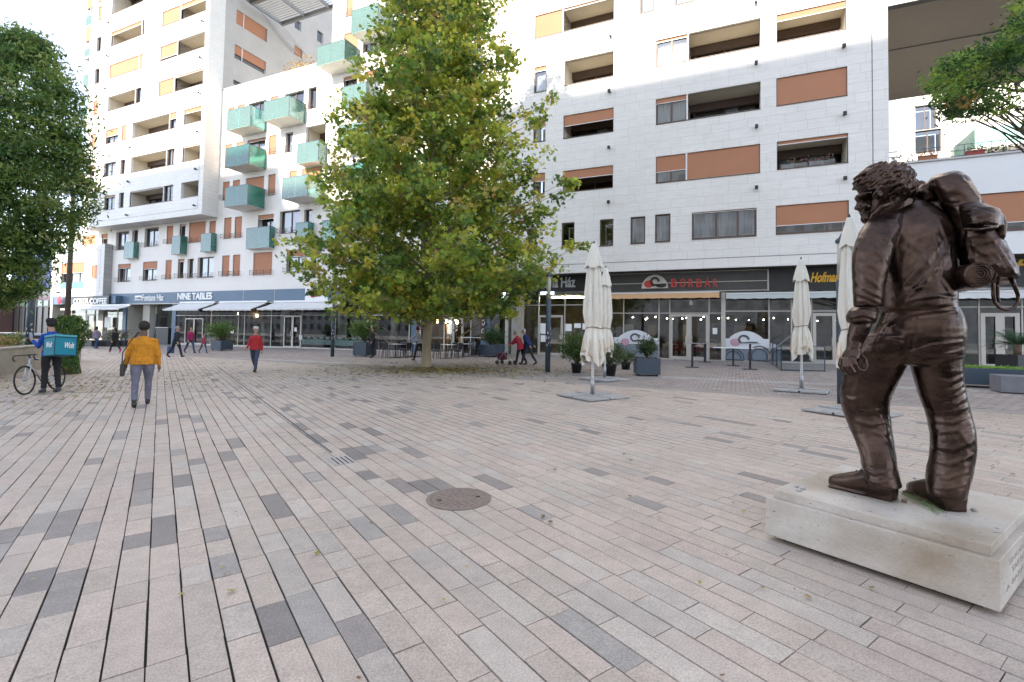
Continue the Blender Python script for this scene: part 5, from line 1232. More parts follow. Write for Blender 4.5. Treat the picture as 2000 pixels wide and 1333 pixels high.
def wplant(lab, x0, x1, y0, y1, ht, n, s, pal_, cat='plant', kind=1, name='bed_plant'):
    t2 = thing(name, lab, cat, WA, ang_w, 'plants in the concrete planter'); B = MB(); cols = []; Sx = MB()
    for k in range(max(4, n//25)):
        x, y = rnd.uniform(x0,x1), rnd.uniform(y0,y1); h = ht*rnd.uniform(.5,1); ex, ey = x+rnd.gauss(0,.08), y+rnd.gauss(0,.08); Sx.tube([(x,y,hW-.15),(ex,ey,hW-.15+h)], [.006,.003], 4)
        for q in range(25):
            f = rnd.uniform(.3,1.05); c = Vector((x+(ex-x)*f+rnd.gauss(0,.07), y+(ey-y)*f+rnd.gauss(0,.07), hW-.15+h*f)); ax = Vector((rnd.gauss(0,1),rnd.gauss(0,1),rnd.gauss(0,1))).normalized(); ay = ax.cross(Vector((rnd.gauss(0,1),rnd.gauss(0,1),rnd.gauss(0,1)))).normalized()
            leaf_poly(B, c, ax, ay, s*rnd.uniform(.6,1.3), kind); w_ = rnd.choice(pal_); g_ = rnd.uniform(.7,1.3); cols.append([v_*g_ for v_ in w_])
    Sx.build('stem', mat('dry_stem', (.25,.18,.08), .9), t2); o = B.build('leaves', M['foliage_sm'], t2); set_col(o.data, cols)
wplant('dry yellow and orange flowers in the concrete planter at the left edge', wl*.30, wl*.62, .5, 2.4, .62, 1500, .07, ((.45,.30,.09),(.50,.38,.14),(.35,.20,.07),(.18,.20,.06)))
wplant('fresh light green plant beside the thick lamp post in the planter', wl*.62, wl*.68, .7, 1.4, .62, 500, .09, LG_)
wplant('low green and brown plants at the near end of the concrete planter', wl*.02, wl*.28, .5, 2.2, .45, 900, .08, ((.12,.16,.05),(.25,.18,.07),(.16,.20,.06)))
# ivy column at the end of the wall
hb = gnd(135,731); t = thing('ivy_bush', 'tall ivy bush at the end of the planter wall, behind the rider', 'bush', hb); B = MB(); cols = []; hh = aty(135,618,hb.y).z-hb.z
rb_ = random.Random(9)
for k in range(5200):
    z = rb_.random()*hh; f = z/hh; rad = (.24 if f < .45 else .34+.12*math.sin((f-.45)*5.2))*(1 if f < .93 else .75); a = rb_.random()*6.3; r_ = rad*(.7+.35*rb_.random())+.07*math.sin(a*3+z*4)
    c = Vector((r_*math.cos(a)-(.06 if f > .45 else 0), r_*math.sin(a), z)); n_ = Vector((math.cos(a), math.sin(a), .35)); n_ = (n_+Vector((rb_.gauss(0,.45),rb_.gauss(0,.45),rb_.gauss(0,.45)))).normalized()
    ax = n_.cross(Vector((0,0,1))).normalized(); ay = -n_.cross(ax); leaf_poly(B, c, ax, ay*-1, rb_.uniform(.06,.12), 1); q = rb_.choice(((.06,.14,.03),(.09,.18,.03),(.16,.26,.05),(.04,.09,.02))); cols.append(q if f > .12 or rb_.random() < .5 else (.16,.09,.04))
o = B.build('leaves', M['foliage_sm'], t); set_col(o.data, cols); B = MB(); B.tube([(0,0,0),(0,0,hh*.9)], [.12,.18], 12); B.build('stem', mat('ivy_core', (.03,.04,.02), 1), t)
# plants outside the coffee shop
for i, (x, lab) in enumerate(((172,'dark box with low flowers outside the coffee shop, left of the walkers'),(212,'dark box with white flowering plants outside the coffee shop, between two walkers'),(236,'dark box with green plants by the first blue pillar'))):
    planter(lab, 2.0, .5, .5, M['black'], -AN, gnd(x,677), 'shrub', 420, .13, ((.10,.16,.07),(.45,.45,.42),(.06,.10,.04)) if i == 1 else ((.07,.13,.05),(.2,.1,.08)), (.85,.9), casters=False, group='plant boxes outside the coffee shop')
p = gnd(322,673); t = thing('menu_board', 'black standing board beside the recessed entrance', 'board', p, -AN); B = MB(); B.box(-.9,.9,-.3,.3,0,1.5); B.build('panel', M['black'], t, bevel=.02); B = MB(); B.box(-.95,.95,-.35,.35,1.5,1.56); B.build('top', M['steel'], t)
# ============================================================ trees
M['leafmat'] = attr_mat('tree_leaf', .5, trans=.56)
M['bark'] = noisy(mat('plane_bark', (.33,.27,.18), .9), 2.2, .45, 6, bump=.5, bscale=14, stretch=(1,1,.35))
M['bark_dk'] = noisy(mat('dark_bark', (.09,.07,.055), .95), 3, .3, 6, bump=.5, bscale=20)
def leaves(clumps, n, s, kind, seed, droop=.3, flat=.45, outward=None):
    """clumps: (centre, spread, colour) -> one mesh of leaf shaped faces"""
    r_ = np.random.default_rng(seed); K = len(clumps); idx = r_.integers(0, K, n)
    cc = np.array([c[0] for c in clumps]); sp_ = np.array([c[1] for c in clumps]); co = np.array([c[2] for c in clumps])
    P_ = cc[idx]+r_.normal(size=(n,3))*sp_[idx][:,None]*np.array([1,1,.62])
    nrm = r_.normal(size=(n,3))*flat+np.array([0,0,1.0]); nrm /= np.linalg.norm(nrm,axis=1)[:,None]
    ay = r_.normal(size=(n,3)); ay[:,2] -= droop; ay -= nrm*(ay*nrm).sum(1)[:,None]; ay /= np.linalg.norm(ay,axis=1)[:,None]; ax = np.cross(ay, nrm)
    if kind == 'plane': pr = np.array([(0,-.5),(.20,-.22),(.52,-.22),(.30,.04),(.42,.34),(.14,.22),(0,.58),(-.14,.22),(-.42,.34),(-.30,.04),(-.52,-.22),(-.20,-.22)]); 
    elif kind == 'lance': pr = np.array([(0,-.6),(.20,-.1),(.14,.25),(0,.65),(-.14,.25),(-.20,-.1)])
    else: pr = np.array([(0,-.5),(.36,0),(0,.55),(-.36,0)])
    sz = s*r_.uniform(.55,1.25,n); m_ = len(pr)
    bend = r_.uniform(-.25,.35,n)
    V = P_[:,None,:]+(ax[:,None,:]*pr[None,:,0:1]+ay[:,None,:]*pr[None,:,1:2]+nrm[:,None,:]*(np.abs(pr[None,:,0:1])*-bend[:,None,None]))*sz[:,None,None]
    V = V.reshape(-1,3); me = bpy.data.meshes.new('leaves'); nv = len(V)
    me.vertices.add(nv); me.vertices.foreach_set('co', V.ravel()); me.loops.add(nv); me.loops.foreach_set('vertex_index', np.arange(nv, dtype=np.int32))
    me.polygons.add(n); me.polygons.foreach_set('loop_start', np.arange(0,nv,m_,dtype=np.int32)); me.polygons.foreach_set('loop_total', np.full(n,m_,dtype=np.int32))
    me.update(calc_edges=True)
    col = co[idx]*r_.uniform(.72,1.28,(n,1)); col[:,0] *= r_.uniform(.8,1.25,n)
    return me, np.clip(col,0,1)
def grow(B, p0, p1, r0, r1, rr, sag=.1, n=5):
    pts = []; 
    for i in range(n+1):
        f = i/n; q = Vector(p0).lerp(Vector(p1), f)+Vector((rr.gauss(0,.05),rr.gauss(0,.05),math.sin(f*math.pi)*sag)); pts.append(q)
    pts[0] = Vector(p0); B.tube(pts, [r0+(r1-r0)*i/n for i in range(n+1)], 7); return pts
# --- plane tree in the middle. silhouette measured on the photograph, turned into radii by height
tp = gnd(832, 718); rr = random.Random(21)
t = thing('plane_tree', 'tall conical plane tree in yellow-green leaf standing alone in the square', 'tree', tp)
prof = [(-260,-35,60),(-180,-60,95),(-100,-75,130),(-40,-90,140),(0,-102,150),(50,-112,142),(90,-102,178),(130,-160,180),(165,-182,170),(200,-188,190),(250,-182,200),(300,-195,215),(350,-205,270),(380,-225,285),(410,-210,250),(450,-228,262),(480,-250,300),(520,-262,285),(550,-255,262),(580,-222,225),(605,-195,200),(622,-120,130)]
yb = tp.y
zz = [aty(832, p[0], yb).z-tp.z for p in prof][::-1]; rl_ = [p[1]*yb/FPX for p in prof][::-1]; rr_ = [p[2]*yb/FPX for p in prof][::-1]
ztop, zbot = zz[-1], zz[0]
B = MB(); B.tube([(0,0,-.05),(0,0,.12),(0,0,.5),(.03,0,2.2),(-.03,0,5),(.05,.03,9),(.0,0,13),(.05,0,17),(.1,0,ztop-.6)], [.27,.215,.19,.175,.16,.14,.105,.07,.02], 16); 
clumps = []
limbs = []
for k in range(150):
    f = (k+.5)/150; z = zbot-.1+(ztop-zbot)*f**1.08; a = k*2.39996+rr.uniform(-.25,.25)
    left = float(np.interp(z, zz, rl_)); right = float(np.interp(z, zz, rr_)); ca = math.cos(a)
    Rm = abs(left) if ca < 0 else right; mean = (abs(left)+right)/2; Rr = (Rm*abs(ca)+mean*(1-abs(ca)))*rr.uniform(.72,1.0)
    base_z = max(2.35, z-Rr*rr.uniform(.25,.6)); e = Vector((Rr*ca*.93, Rr*math.sin(a)*.93, z+rr.uniform(-.2,.2)))
    r0 = .035+.009*Rr if z < 12 else .03
    pts = grow(B, (0,0,base_z), e, r0*.8, .012, rr, sag=Rr*.06, n=6); limbs.append((pts, Rr))
tone = [((.34,.43,.07),3),((.46,.51,.08),3.2),((.22,.33,.06),3),((.58,.56,.09),2.2),((.11,.19,.05),2),((.46,.38,.10),.4)]
def tn(): return rr.choices([q[0] for q in tone],[q[1] for q in tone])[0]
for pts, Rr in limbs:
    ni = max(3, int(Rr*2.6))
    for i in range(ni):
        f = .36+.64*(i/(ni-1) if ni > 1 else 1); j = min(len(pts)-2, int(f*(len(pts)-1))); q = pts[j].lerp(pts[j+1], f*(len(pts)-1)-j)
        for m_ in range(3):
            off = Vector((rr.gauss(0,.42),rr.gauss(0,.42),rr.gauss(.05,.25)))*(.5+.3*(Rr*f)**.5)
            c = q+off
            L_, R__ = float(np.interp(c.z, zz, rl_)), float(np.interp(c.z, zz, rr_))
            hr = math.hypot(c.x,c.y); lim = (abs(L_) if c.x < 0 else R__)
            if hr > lim and lim > .1: c.x *= lim/hr; c.y *= lim/hr
            if c.z < zbot+.12: continue
            if off.length > .2: B.tube([q, c], [.008,.003], 4)
            clumps.append((tuple(c), rr.uniform(.12,.28), tn()))
# the few sprays that stick out at right and left
for (px_, py_) in ((1070,195),(1060,215),(1055,235),(1115,350),(1095,370),(1120,362),(1085,395),(1135,480),(1120,485),(1105,478),(585,525),(600,515),(650,235),(660,250),(665,215),(985,95),(1000,110),(1005,130),(1068,300),(1050,420),(640,370),(628,392),(610,465),(1000,600),(985,610),(960,605),(660,612),(690,608),(735,600)):
    c = aty(px_, py_, yb+rr.uniform(-.8,.8))-tp; q = Vector((c.x*.4, c.y*.4, c.z-abs(c.x)*.35)); B.tube([q, q.lerp(c,.6)+Vector((0,0,.1)), c], [.03,.015,.004], 5)
    for _ in range(2): clumps.append((tuple(c+Vector((rr.gauss(0,.12),rr.gauss(0,.12),rr.gauss(0,.1)))), .16, tn()))
for i in range(26): # lower twigs round the trunk foot of the crown
    a = rr.random()*6.3; r_ = rr.uniform(.3,1.3); clumps.append(((r_*math.cos(a), r_*math.sin(a), zbot+rr.uniform(0,.6)), .25, tn()))
me = B.mesh('trunk', M['bark'], True); o = bpy.data.objects.new('trunk', me); C.objects.link(o); o.parent = t
me, col = leaves(clumps, 84000, .19, 'plane', 3, droop=.5, flat=1.0); me.materials.append(M['leafmat']); set_col(me, col); o = bpy.data.objects.new('crown', me); C.objects.link(o); o.parent = t
# --- dark tree at the left edge
t = thing('dark_green_tree', 'dense dark green tree filling the upper left edge', 'tree', (0,0,0)); yl = 14.0
ctr = aty(-30, 330, yl); base = Vector((ctr.x-.4, yl, gz(ctr.x-.4, yl))); t.location = base
B = MB(); B.tube([(0,0,0),(0,0,1.2),(.05,0,3.0),(.2,0,5)], [.2,.16,.14,.10], 12); clumps = []
poly = [(60,62),(95,90),(120,140),(150,170),(165,200),(176,250),(182,290),(176,330),(192,385),(186,410),(160,440),(150,470),(118,500),(100,520),(92,555),(66,575),(30,585),(0,600),(-60,590)]
tone_l = [((.12,.21,.055),4),((.19,.29,.07),3),((.06,.13,.04),3.4),((.32,.40,.14),1.6),((.24,.34,.07),1.8)]
def tl_(): return rr.choices([q[0] for q in tone_l],[q[1] for q in tone_l])[0]
xs_by_y = lambda y: float(np.interp(y, [p[1] for p in [(5,55)]+poly[:-1]], [p[0] for p in [(5,55)]+poly[:-1]]))
for k in range(900):
    y = rr.uniform(62, 596); xe = xs_by_y(y); cy_ = 330; hz_ = max(.05, 1-((y-cy_)/275)**2)**.5
    x = rr.uniform(-120, xe-10); fx = (x+30)/(xe+30); dep = (max(0,1-min(1,abs(fx))**2))**.5*2.6*hz_
    dd = rr.choice((-1,1,-1))*dep*rr.uniform(.7,1.0) if rr.random() < .8 else rr.uniform(-1,1)*dep
    c = aty(x, y, yl+dd)
    # keep the outline when the clump is nearer or farther
    c = aty(x if dd < 0 else x, y, yl+dd)-base; clumps.append((tuple(c), rr.uniform(.13,.26), tl_()))
for k in range(34):
    c = rr.choice(clumps)[0]; grow(B, (0,0,2.2+rr.random()*2), c, .05, .006, rr, .15, 4)
B.build('trunk', M['bark_dk'], t, True)
me, col = leaves(clumps, 76000, .12, 'lance', 5, droop=1.3, flat=.9); me.materials.append(M['leafmat']); set_col(me, col); o = bpy.data.objects.new('crown', me); C.objects.link(o); o.parent = t
# --- tree reaching in at the upper right
t = thing('overhanging_tree', 'leafy branches of a tree reaching in from the upper right edge', 'tree'); yr = 8.2
base = aty(2330, 700, yr+1); base.z = gz(base.x, base.y); t.location = base; B = MB(); clumps = []
tone_l[:] = [((.13,.23,.045),3),((.19,.30,.055),2.5),((.06,.12,.035),3),((.32,.42,.08),1.8),((.035,.08,.025),2),((.30,.22,.06),.4)]
polyr = [(5,1990),(30,1975),(58,1960),(95,1935),(105,1880),(125,1845),(160,1812),(175,1815),(190,1835),(215,1845),(240,1868),(258,1890),(250,1960),(225,2010)]
xr_by_y = lambda y: float(np.interp(y, [p[0] for p in polyr], [p[1] for p in polyr]))
B.tube([(0,0,0),(-.05,0,1.5),(-.2,0,3.0),(-.5,0,4.2)], [.16,.13,.12,.08], 10)
for k in range(420):
    y = rr.uniform(-120, 262) if k % 3 else rr.uniform(90,258); xe = xr_by_y(max(5,y))+8; x = xe+abs(rr.gauss(0,1))*(90 if k%3 else 60); 
    if x > 2350: continue
    if y > 235 and x > 1965: continue
    c = aty(x, y, yr+rr.uniform(-1.2,1.2))-base; clumps.append((tuple(c), rr.uniform(.07,.15), tl_()))
for k in range(26):
    c = rr.choice(clumps)[0]; grow(B, (-.4-rr.random()*.3,0,3.2+rr.random()), c, .035, .005, rr, .1, 5)
for (a_, b_) in (((2010,150),(1945,210)),((2030,230),(1960,196)),((2010,262),(1985,225)),((2020,180),(1900,170))):
    grow(B, aty(*a_,yr)-base, aty(*b_,yr)-base, .03, .008, rr, .02, 4)
B.build('trunk', M['bark_dk'], t, True)
me, col = leaves(clumps, 15000, .082, 'lance', 6, droop=.3, flat=.7); me.materials.append(M['leafmat']); set_col(me, col); o = bpy.data.objects.new('crown', me); C.objects.link(o); o.parent = t
# far houses beyond the open end of the square, for the reflections
for i, (u0, u1, h_) in enumerate(((-190,-150,13),(-148,-112,16),(-110,-80,12),(-78,-64,14))):
    th = bld('distant_house', ('pale distant house farthest along the street, seen only in glass','taller pale distant house, second farthest, seen only in glass','lowest pale distant house, seen only in glass','narrow pale distant house nearest the square, seen only in glass')[i]); B = MB(); B.box(u0-14,u1-14,-70,-55,0,h_); B.build('wall', M['grey'], th); B = MB()
    for k in range(int((u1-u0)/3)):
        for j in range(4): B.box(u0-13+k*3,u0-11.6+k*3,-54.99,-54.95,1.5+j*3,3.1+j*3)
    B.build('window', M['black'], th); th['group'] = 'distant houses'
# ============================================================ people
def wrinkle(amp, s_, seed=1):
    def fn(me):
        nv = len(me.vertices); co = np.zeros(nv*3); me.vertices.foreach_get('co', co); co = co.reshape(-1,3); no = np.zeros(nv*3); me.vertices.foreach_get('normal', no); no = no.reshape(-1,3)
        r_ = np.random.default_rng(seed); D = np.zeros(nv)
        for _ in range(6):
            k_ = r_.normal(size=3)*np.array([11,11,30])*r_.uniform(.6,1.5)/s_; D += (1-np.abs(np.sin(co@k_+1.5*np.sin(co@(r_.normal(size=3)*8/s_))+r_.uniform(0,6.3))))**3
        co += no*((D/6-.25)*amp)[:,None]; me.vertices.foreach_set('co', co.ravel())
    return fn
def person(lab, loc, rz, h=1.72, lean=0, hip=0, leg=((25,5),(-20,15)), arm=((-15,10,12),(15,10,12)), head=(0,0), cols=None, coat=0, hair='short', bulk=1.0, skin='skin', vox=.014, twist=0, skirt=0, group=None, hat=None):
    """leg: (thigh forward deg, knee bend deg) left, right; arm: (forward deg, elbow bend deg, out deg); facing +y before rz"""
    s = h/1.75; c = dict(top=(.1,.1,.12), legs=(.05,.05,.07), shoe=(.02,.02,.02), hair=(.03,.02,.015)); c.update(cols or {})
    t = thing('person', lab, 'person', group=group)
    LU, LL, FT = .44*s, .42*s, .0
    def rot(v, a): return Vector((v.x, v.y*math.cos(a)-v.z*math.sin(a), v.y*math.sin(a)+v.z*math.cos(a)))
    J = {}; hips = []
    for i, (th, kn) in enumerate(leg):
        sx = -1 if i == 0 else 1; a = R(th); k = R(th-kn)
        hp = Vector((sx*.095*s, 0, 0)); kp = hp+Vector((sx*.01, math.sin(a)*LU, -math.cos(a)*LU)); ap = kp+Vector((0, math.sin(k)*LL, -math.cos(k)*LL)); J[i] = (hp,kp,ap); hips.append(ap.z)
    z0 = -min(hips)+.085*s; off = Vector((0,0,z0)); J = {k: [p+off for p in v] for k, v in J.items()}
    pel = Vector((0,0,z0)); ln = R(lean); upv = Vector((0, math.sin(ln), math.cos(ln))); fw = Vector((0, math.cos(ln), -math.sin(ln)))
    def sp(f, fy=0): return pel+upv*(f*s)+fw*(fy*s)
    neck = sp(.52); hd = sp(.52)+Vector((0, math.sin(ln+R(head[0]))*.125*s, math.cos(ln+R(head[0]))*.125*s))
    b = bulk
    # trousers
    B = MB(); 
    for i in (0,1): 
        hp,kp,ap = J[i]; B.tube([hp+Vector((0,0,.06*s)), hp.lerp(kp,.35), kp, kp.lerp(ap,.45), ap+Vector((0,0,.03))], [.088*s*b,.088*s*b,.066*s,.062*s,.056*s], 12)
    B.ell(pel+Vector((0,-.01,.04*s)), .150*s*b, .105*s*b, .12*s, 16, 10)
    blob(B, 'trousers', noisy(mat('trousers', c['legs'], .85), 7, .35), t, vox*s, 2, wrinkle(.022*s, s, len(lab)))
    if skirt: B = MB(); B.tube([pel+Vector((0,0,.1*s)), pel+Vector((0,.02,-.15*s)), pel+Vector((0,.0,-skirt*s))], [.15*s,.19*s,.21*s], 16); blob(B, 'skirt', mat('skirt', c.get('skirt', c['legs']), .9), t, vox*s, 2)
    # shoes
    for i in (0,1):
        hp,kp,ap = J[i]; k_ = R(leg[i][0]-leg[i][1]); d = Vector((0, math.cos(k_*.8), math.sin(k_*.8))); 
        B = MB(); B.tube([ap-d*.045*s-Vector((0,0,.035*s)), ap+Vector((0,0,-.035*s))+d*.03*s, ap-Vector((0,0,.05*s))+d*.12*s, ap-Vector((0,0,.055*s))+d*.17*s], [.04*s,.048*s,.04*s,.026*s], 10); B.tube([ap+Vector((0,0,.06*s)), ap-Vector((0,0,.03*s))], [.042*s,.046*s], 10)
        blob(B, 'shoe', mat('shoe', c['shoe'], .5), t, vox*s*.8, 1)
    # jacket and sleeves
    B = MB(); tz = -.075 if not coat else -coat-.03
    prof = [(tz,.186*b+(.03 if coat else 0),.150*b),(.0,.184*b,.148*b),(.08,.165*b,.12*b),(.22,.155*b,.115*b),(.34,.168*b,.118*b),(.41,.155*b,.108),(.46,.115,.09),(.51,.07,.065)]
    n_ = 18; V = []; 
    for f, ax_, ay_ in prof:
        q = sp(f) if f > 0 else pel+Vector((0,0,f*s))
        for k in range(n_): a = 2*math.pi*k/n_; V.append(q+Vector((math.cos(a)*ax_*s,0,0))+fw*(math.sin(a)*ay_*s))
    Fs = [(i*n_+k,i*n_+(k+1)%n_,(i+1)*n_+(k+1)%n_,(i+1)*n_+k) for i in range(len(prof)-1) for k in range(n_)]; Fs += [tuple(range(n_))[::-1], tuple((len(prof)-1)*n_+k for k in range(n_))]; B.add(V, Fs)
    hands = []
    for i, (af, eb, ao) in enumerate(arm):
        sx = -1 if i == 0 else 1; sh = sp(.40)+Vector((sx*.152*s*b,0,0)); a = R(af)-0*ln; o_ = R(ao); d1 = Vector((sx*math.sin(o_), math.sin(a)*math.cos(o_), -math.cos(a)*math.cos(o_))); el = sh+d1*.28*s
        e_ = R(af+eb); d2 = Vector((sx*math.sin(o_)*.5, math.sin(e_), -math.cos(e_))).normalized(); wr_ = el+d2*.235*s
        B.tube([sp(.43)+Vector((sx*.09*s,0,0)), sh, sh.lerp(el,.5), el, el.lerp(wr_,.5), wr_], [.05*s,.058*s*b,.054*s*b,.048*s*b,.044*s,.036*s], 12); hands.append((wr_, d2, sx)); B.ell(sh, .062*s*b, .062*s*b, .06*s, 12, 8)
    blob(B, 'jacket', noisy(mat('jacket', c['top'], .9), 9, .35), t, vox*s, 2, wrinkle(.024*s, s, len(lab)+3))
    # body: head, neck and hands as one surface
    B = MB(); hr = .085*s
    hf = Vector((math.sin(R(head[1])), math.cos(R(head[1])), 0)); hrt = Vector((hf.y,-hf.x,0))
    B.tube([sp(.46), hd], [.066*s,.058*s], 12); B.ell(hd+Vector((0,0,.055*s)), .074*s, .088*s, .105*s, 18, 14, rot=Matrix.Rotation(-R(head[1]),3,'Z')); B.ell(hd+hf*.045*s+Vector((0,0,-.02*s)), .05*s,.045*s,.05*s, 12, 10)
    B.tube([hd+hf*.088*s+Vector((0,0,.06*s)), hd+hf*.108*s+Vector((0,0,.025*s)), hd+hf*.085*s+Vector((0,0,.015*s))], [.008*s,.014*s,.01*s], 6)
    for sx in (-1,1): B.ell(hd+hrt*sx*.076*s+Vector((0,0,.045*s)), .012*s,.02*s,.03*s, 8, 6)
    for (w_, d2, sx) in hands:
        sd = Vector((0,1,0)); sd = (sd-d2*sd.dot(d2)).normalized(); nrm = d2.cross(sd)
        B.tube([w_-d2*.08*s, w_+d2*.01, w_+d2*.045*s, w_+d2*.085*s], [.030*s,.026*s,.034*s,.028*s], 10, sq=None)
        for f in range(4):
            q = w_+d2*.08*s+sd*((f-1.5)*.0185*s); L_ = (.065,.075,.07,.055)[f]*s; cu_ = nrm*(-sx)*.5
            B.tube([q-d2*.03*s, q+d2*L_*.45+cu_*.008*s, q+(d2*.85*L_+cu_*.035*s)], [.0105*s,.0095*s,.008*s], 7)
        q = w_+d2*.03*s+sd*.028*s; B.tube([q, q+sd*.025*s+d2*.03*s, q+sd*.03*s+d2*.06*s], [.014*s,.012*s,.009*s], 7)
    body = blob(B, 'body', M[skin], t, .0062*s if vox < .02 else .009*s, 1)
    # eyes and mouth are painted as geometry
    B = MB(); 
    for sx in (-1,1): B.ell(hd+hf*.081*s+hrt*sx*.03*s+Vector((0,0,.06*s)), .011*s,.008*s,.007*s, 8, 6)
    B.ell(hd+hf*.086*s+Vector((0,0,-.018*s)), .02*s,.006*s,.004*s, 8, 6); B.build('face_marks', M['dark'], t, True)
    B = MB(); hc = hd+Vector((0,0,.062*s))-hf*.014*s; hw = .09 if hair == 'short' else .098; B.ell(hc, hw*s, .1*s, .10*s, 18, 12, rot=Matrix.Rotation(-R(head[1]),3,'Z')) if hair != 'none' else None
    if hair == 'long': B.ell(hc-hf*.03*s-Vector((0,0,.08*s)), .085*s,.06*s,.12*s)
    if hair == 'bun': B.ell(hc-hf*.10*s, .045*s,.045*s,.045*s)
    if hair == 'afro': B.ell(hc-hf*.01*s+Vector((0,0,.012*s)), .098*s,.106*s,.102*s)
    def cut(me):
        r_ = np.random.default_rng(3); co = np.zeros(len(me.vertices)*3); me.vertices.foreach_get('co', co); co = co.reshape(-1,3); co += r_.normal(size=co.shape)*.0025*s
        rel = co-np.array(hd); f_ = rel@np.array(hf); m_ = (f_ > .03*s) & (rel[:,2] < .10*s); co[m_] -= np.outer(np.minimum(.06*s, f_[m_]-.03*s)+.02*s, np.array(hf)); me.vertices.foreach_set('co', co.ravel())
    blob(B, 'hair', mat('hair', c['hair'], .7), t, .010*s, 1, cut)
    if hat: B = MB(); B._lathe([(.10*s,0),(.102*s,.05*s),(.08*s,.09*s),(.02*s,.105*s)], 20, tuple(hd+Vector((0,0,.09*s))), 0); B.build('cap', mat('cap', hat, .8), t, True)
    t['_hands'] = 0; del t['_hands']
    place(t, loc, rz); return t, dict(hd=hd, sp=sp, hands=hands, pel=pel, s=s)
def world(t, p): return Matrix.Translation(t.location) @ Matrix.Rotation(t.rotation_euler.z, 4, 'Z') @ Vector(p)
away = lambda p: math.atan2(-p.x, p.y)      # heading straight away from the camera
p = gnd(275, 793)
t, k = person('person in a mustard yellow sweater and grey trousers walking away', p, away(p)-.02, 1.76, lean=1, leg=((-14,10),(16,4)), arm=((10,14,13),(-8,16,13)), cols=dict(top=(.55,.22,.012), legs=(.15,.145,.19), shoe=(.02,.018,.018), hair=(.018,.012,.01)), hair='afro', bulk=1.22, skin='skind', vox=.011)
lk = k
tb_ = thing('shoulder_bag', 'small dark handbag on a long strap at the left hip of the walker in yellow', 'bag'); place(tb_, p, t.rotation_euler.z); tb_.location = t.location
B = MB(); s = k['s']; B.box(-.36,-.28,-.16,.10,.62,.88); B.build('bag', mat('bag_black', (.025,.022,.022), .5), tb_, bevel=.03)
B = MB(); B.tube([(-.33,-.1,.86),(-.325,-.15,1.1),(-.20,-.17,1.35),(-.10,-.10,1.50),(-.085,.03,1.51),(-.2,.13,1.3),(-.32,.05,.87)], .011, 6); B.build('strap', mat('strap_dark', (.04,.03,.025), .6), tb_)
# delivery rider, his box and his bicycle
p = gnd(97, 767); hdg = R(70)
t, k = person('delivery rider in a bright blue jacket looking at a phone beside a bicycle', p, hdg, 1.80, lean=4, leg=((3,2),(-6,4)), arm=((22,105,8),(12,70,10)), head=(14,10), cols=dict(top=(.012,.07,.36), legs=(.012,.012,.015), shoe=(.03,.035,.045), hair=(.012,.01,.01)), hair='short', bulk=1.05, vox=.012, hat=(.012,.012,.014))
q = world(t, k['hands'][0][0]+k['hands'][0][1]*.1+Vector((0,0,.03))); ph = thing('phone', 'phone held up by the delivery rider', 'phone', q, hdg); B = MB(); B.obox((0,0,.04), (.037,0,0), (0,.004,.0), (0,.02,.075)); B.build('body', M['black'], ph, bevel=.004); B = MB(); B.obox((0,-.006,.04), (.033,0,0), (0,.001,0), (0,.019,.068)); B.build('screen', mat('screen', (.3,.35,.4), .2), ph)
bx = thing('delivery_backpack', 'turquoise cube delivery backpack with white Wolt lettering on the back of the rider', 'bag'); bx.location = world(t, k['sp'](.13,-.12)); bx.rotation_euler = (R(-7), R(4), hdg+R(0)); m_ = noisy(mat('turquoise', (.0,.20,.27), .6), 6, .1)
W_, D_, H_ = .225, .42, .235
bx.rotation_euler = (R(-6), R(4), hdg)
B = MB(); B.box(-W_,W_,-D_,0,-H_,H_-.03); B.build('box', m_, bx, bevel=.015); B = MB(); B.box(-W_-.004,W_+.004,-D_-.004,.004,H_-.03,H_+.03); B.build('lid', mat('turquoise_lid', (.07,.33,.38), .6), bx, bevel=.015)
B = MB()
for (a,b) in (((-W_,-D_),(W_,-D_)),((W_,-D_),(W_,0)),((-W_,-D_),(-W_,0))):
    for z in (-H_,H_-.03): B.tube([(a[0]*1.01,a[1]*1.012,z),(b[0]*1.01,b[1]*1.012 if b[1] else 0,z)], .010, 6)
for (x,y) in ((-W_,-D_),(W_,-D_)): B.tube([(x*1.01,y*1.012,-H_),(x*1.01,y*1.012,H_)], .010, 6)
B.build('piping', mat('navy', (.01,.03,.07), .6), bx)
B = MB(); B.box(-.05,.02,-D_-.01,.0,H_+.032,H_+.045); B.box(.08,.12,-D_-.01,0,H_+.032,H_+.045); B.box(-.22,.2,-.26,-.2,H_+.046,H_+.056); B.build('strap', mat('navy2', (.02,.03,.05), .6), bx)
fit_text('Wolt', -.03, .17, -.06, .08, -D_-.012, WH, bx, ext=.002, bold=.01, shear=.3)
o = fit_text('Wolt', -.1, .12, -.07, .07, 0, WH, bx, ext=.002, bold=.01, shear=.3); o.rotation_euler = (R(90),0,R(-90)); o.location = (-W_-.010, -.12, -.04)
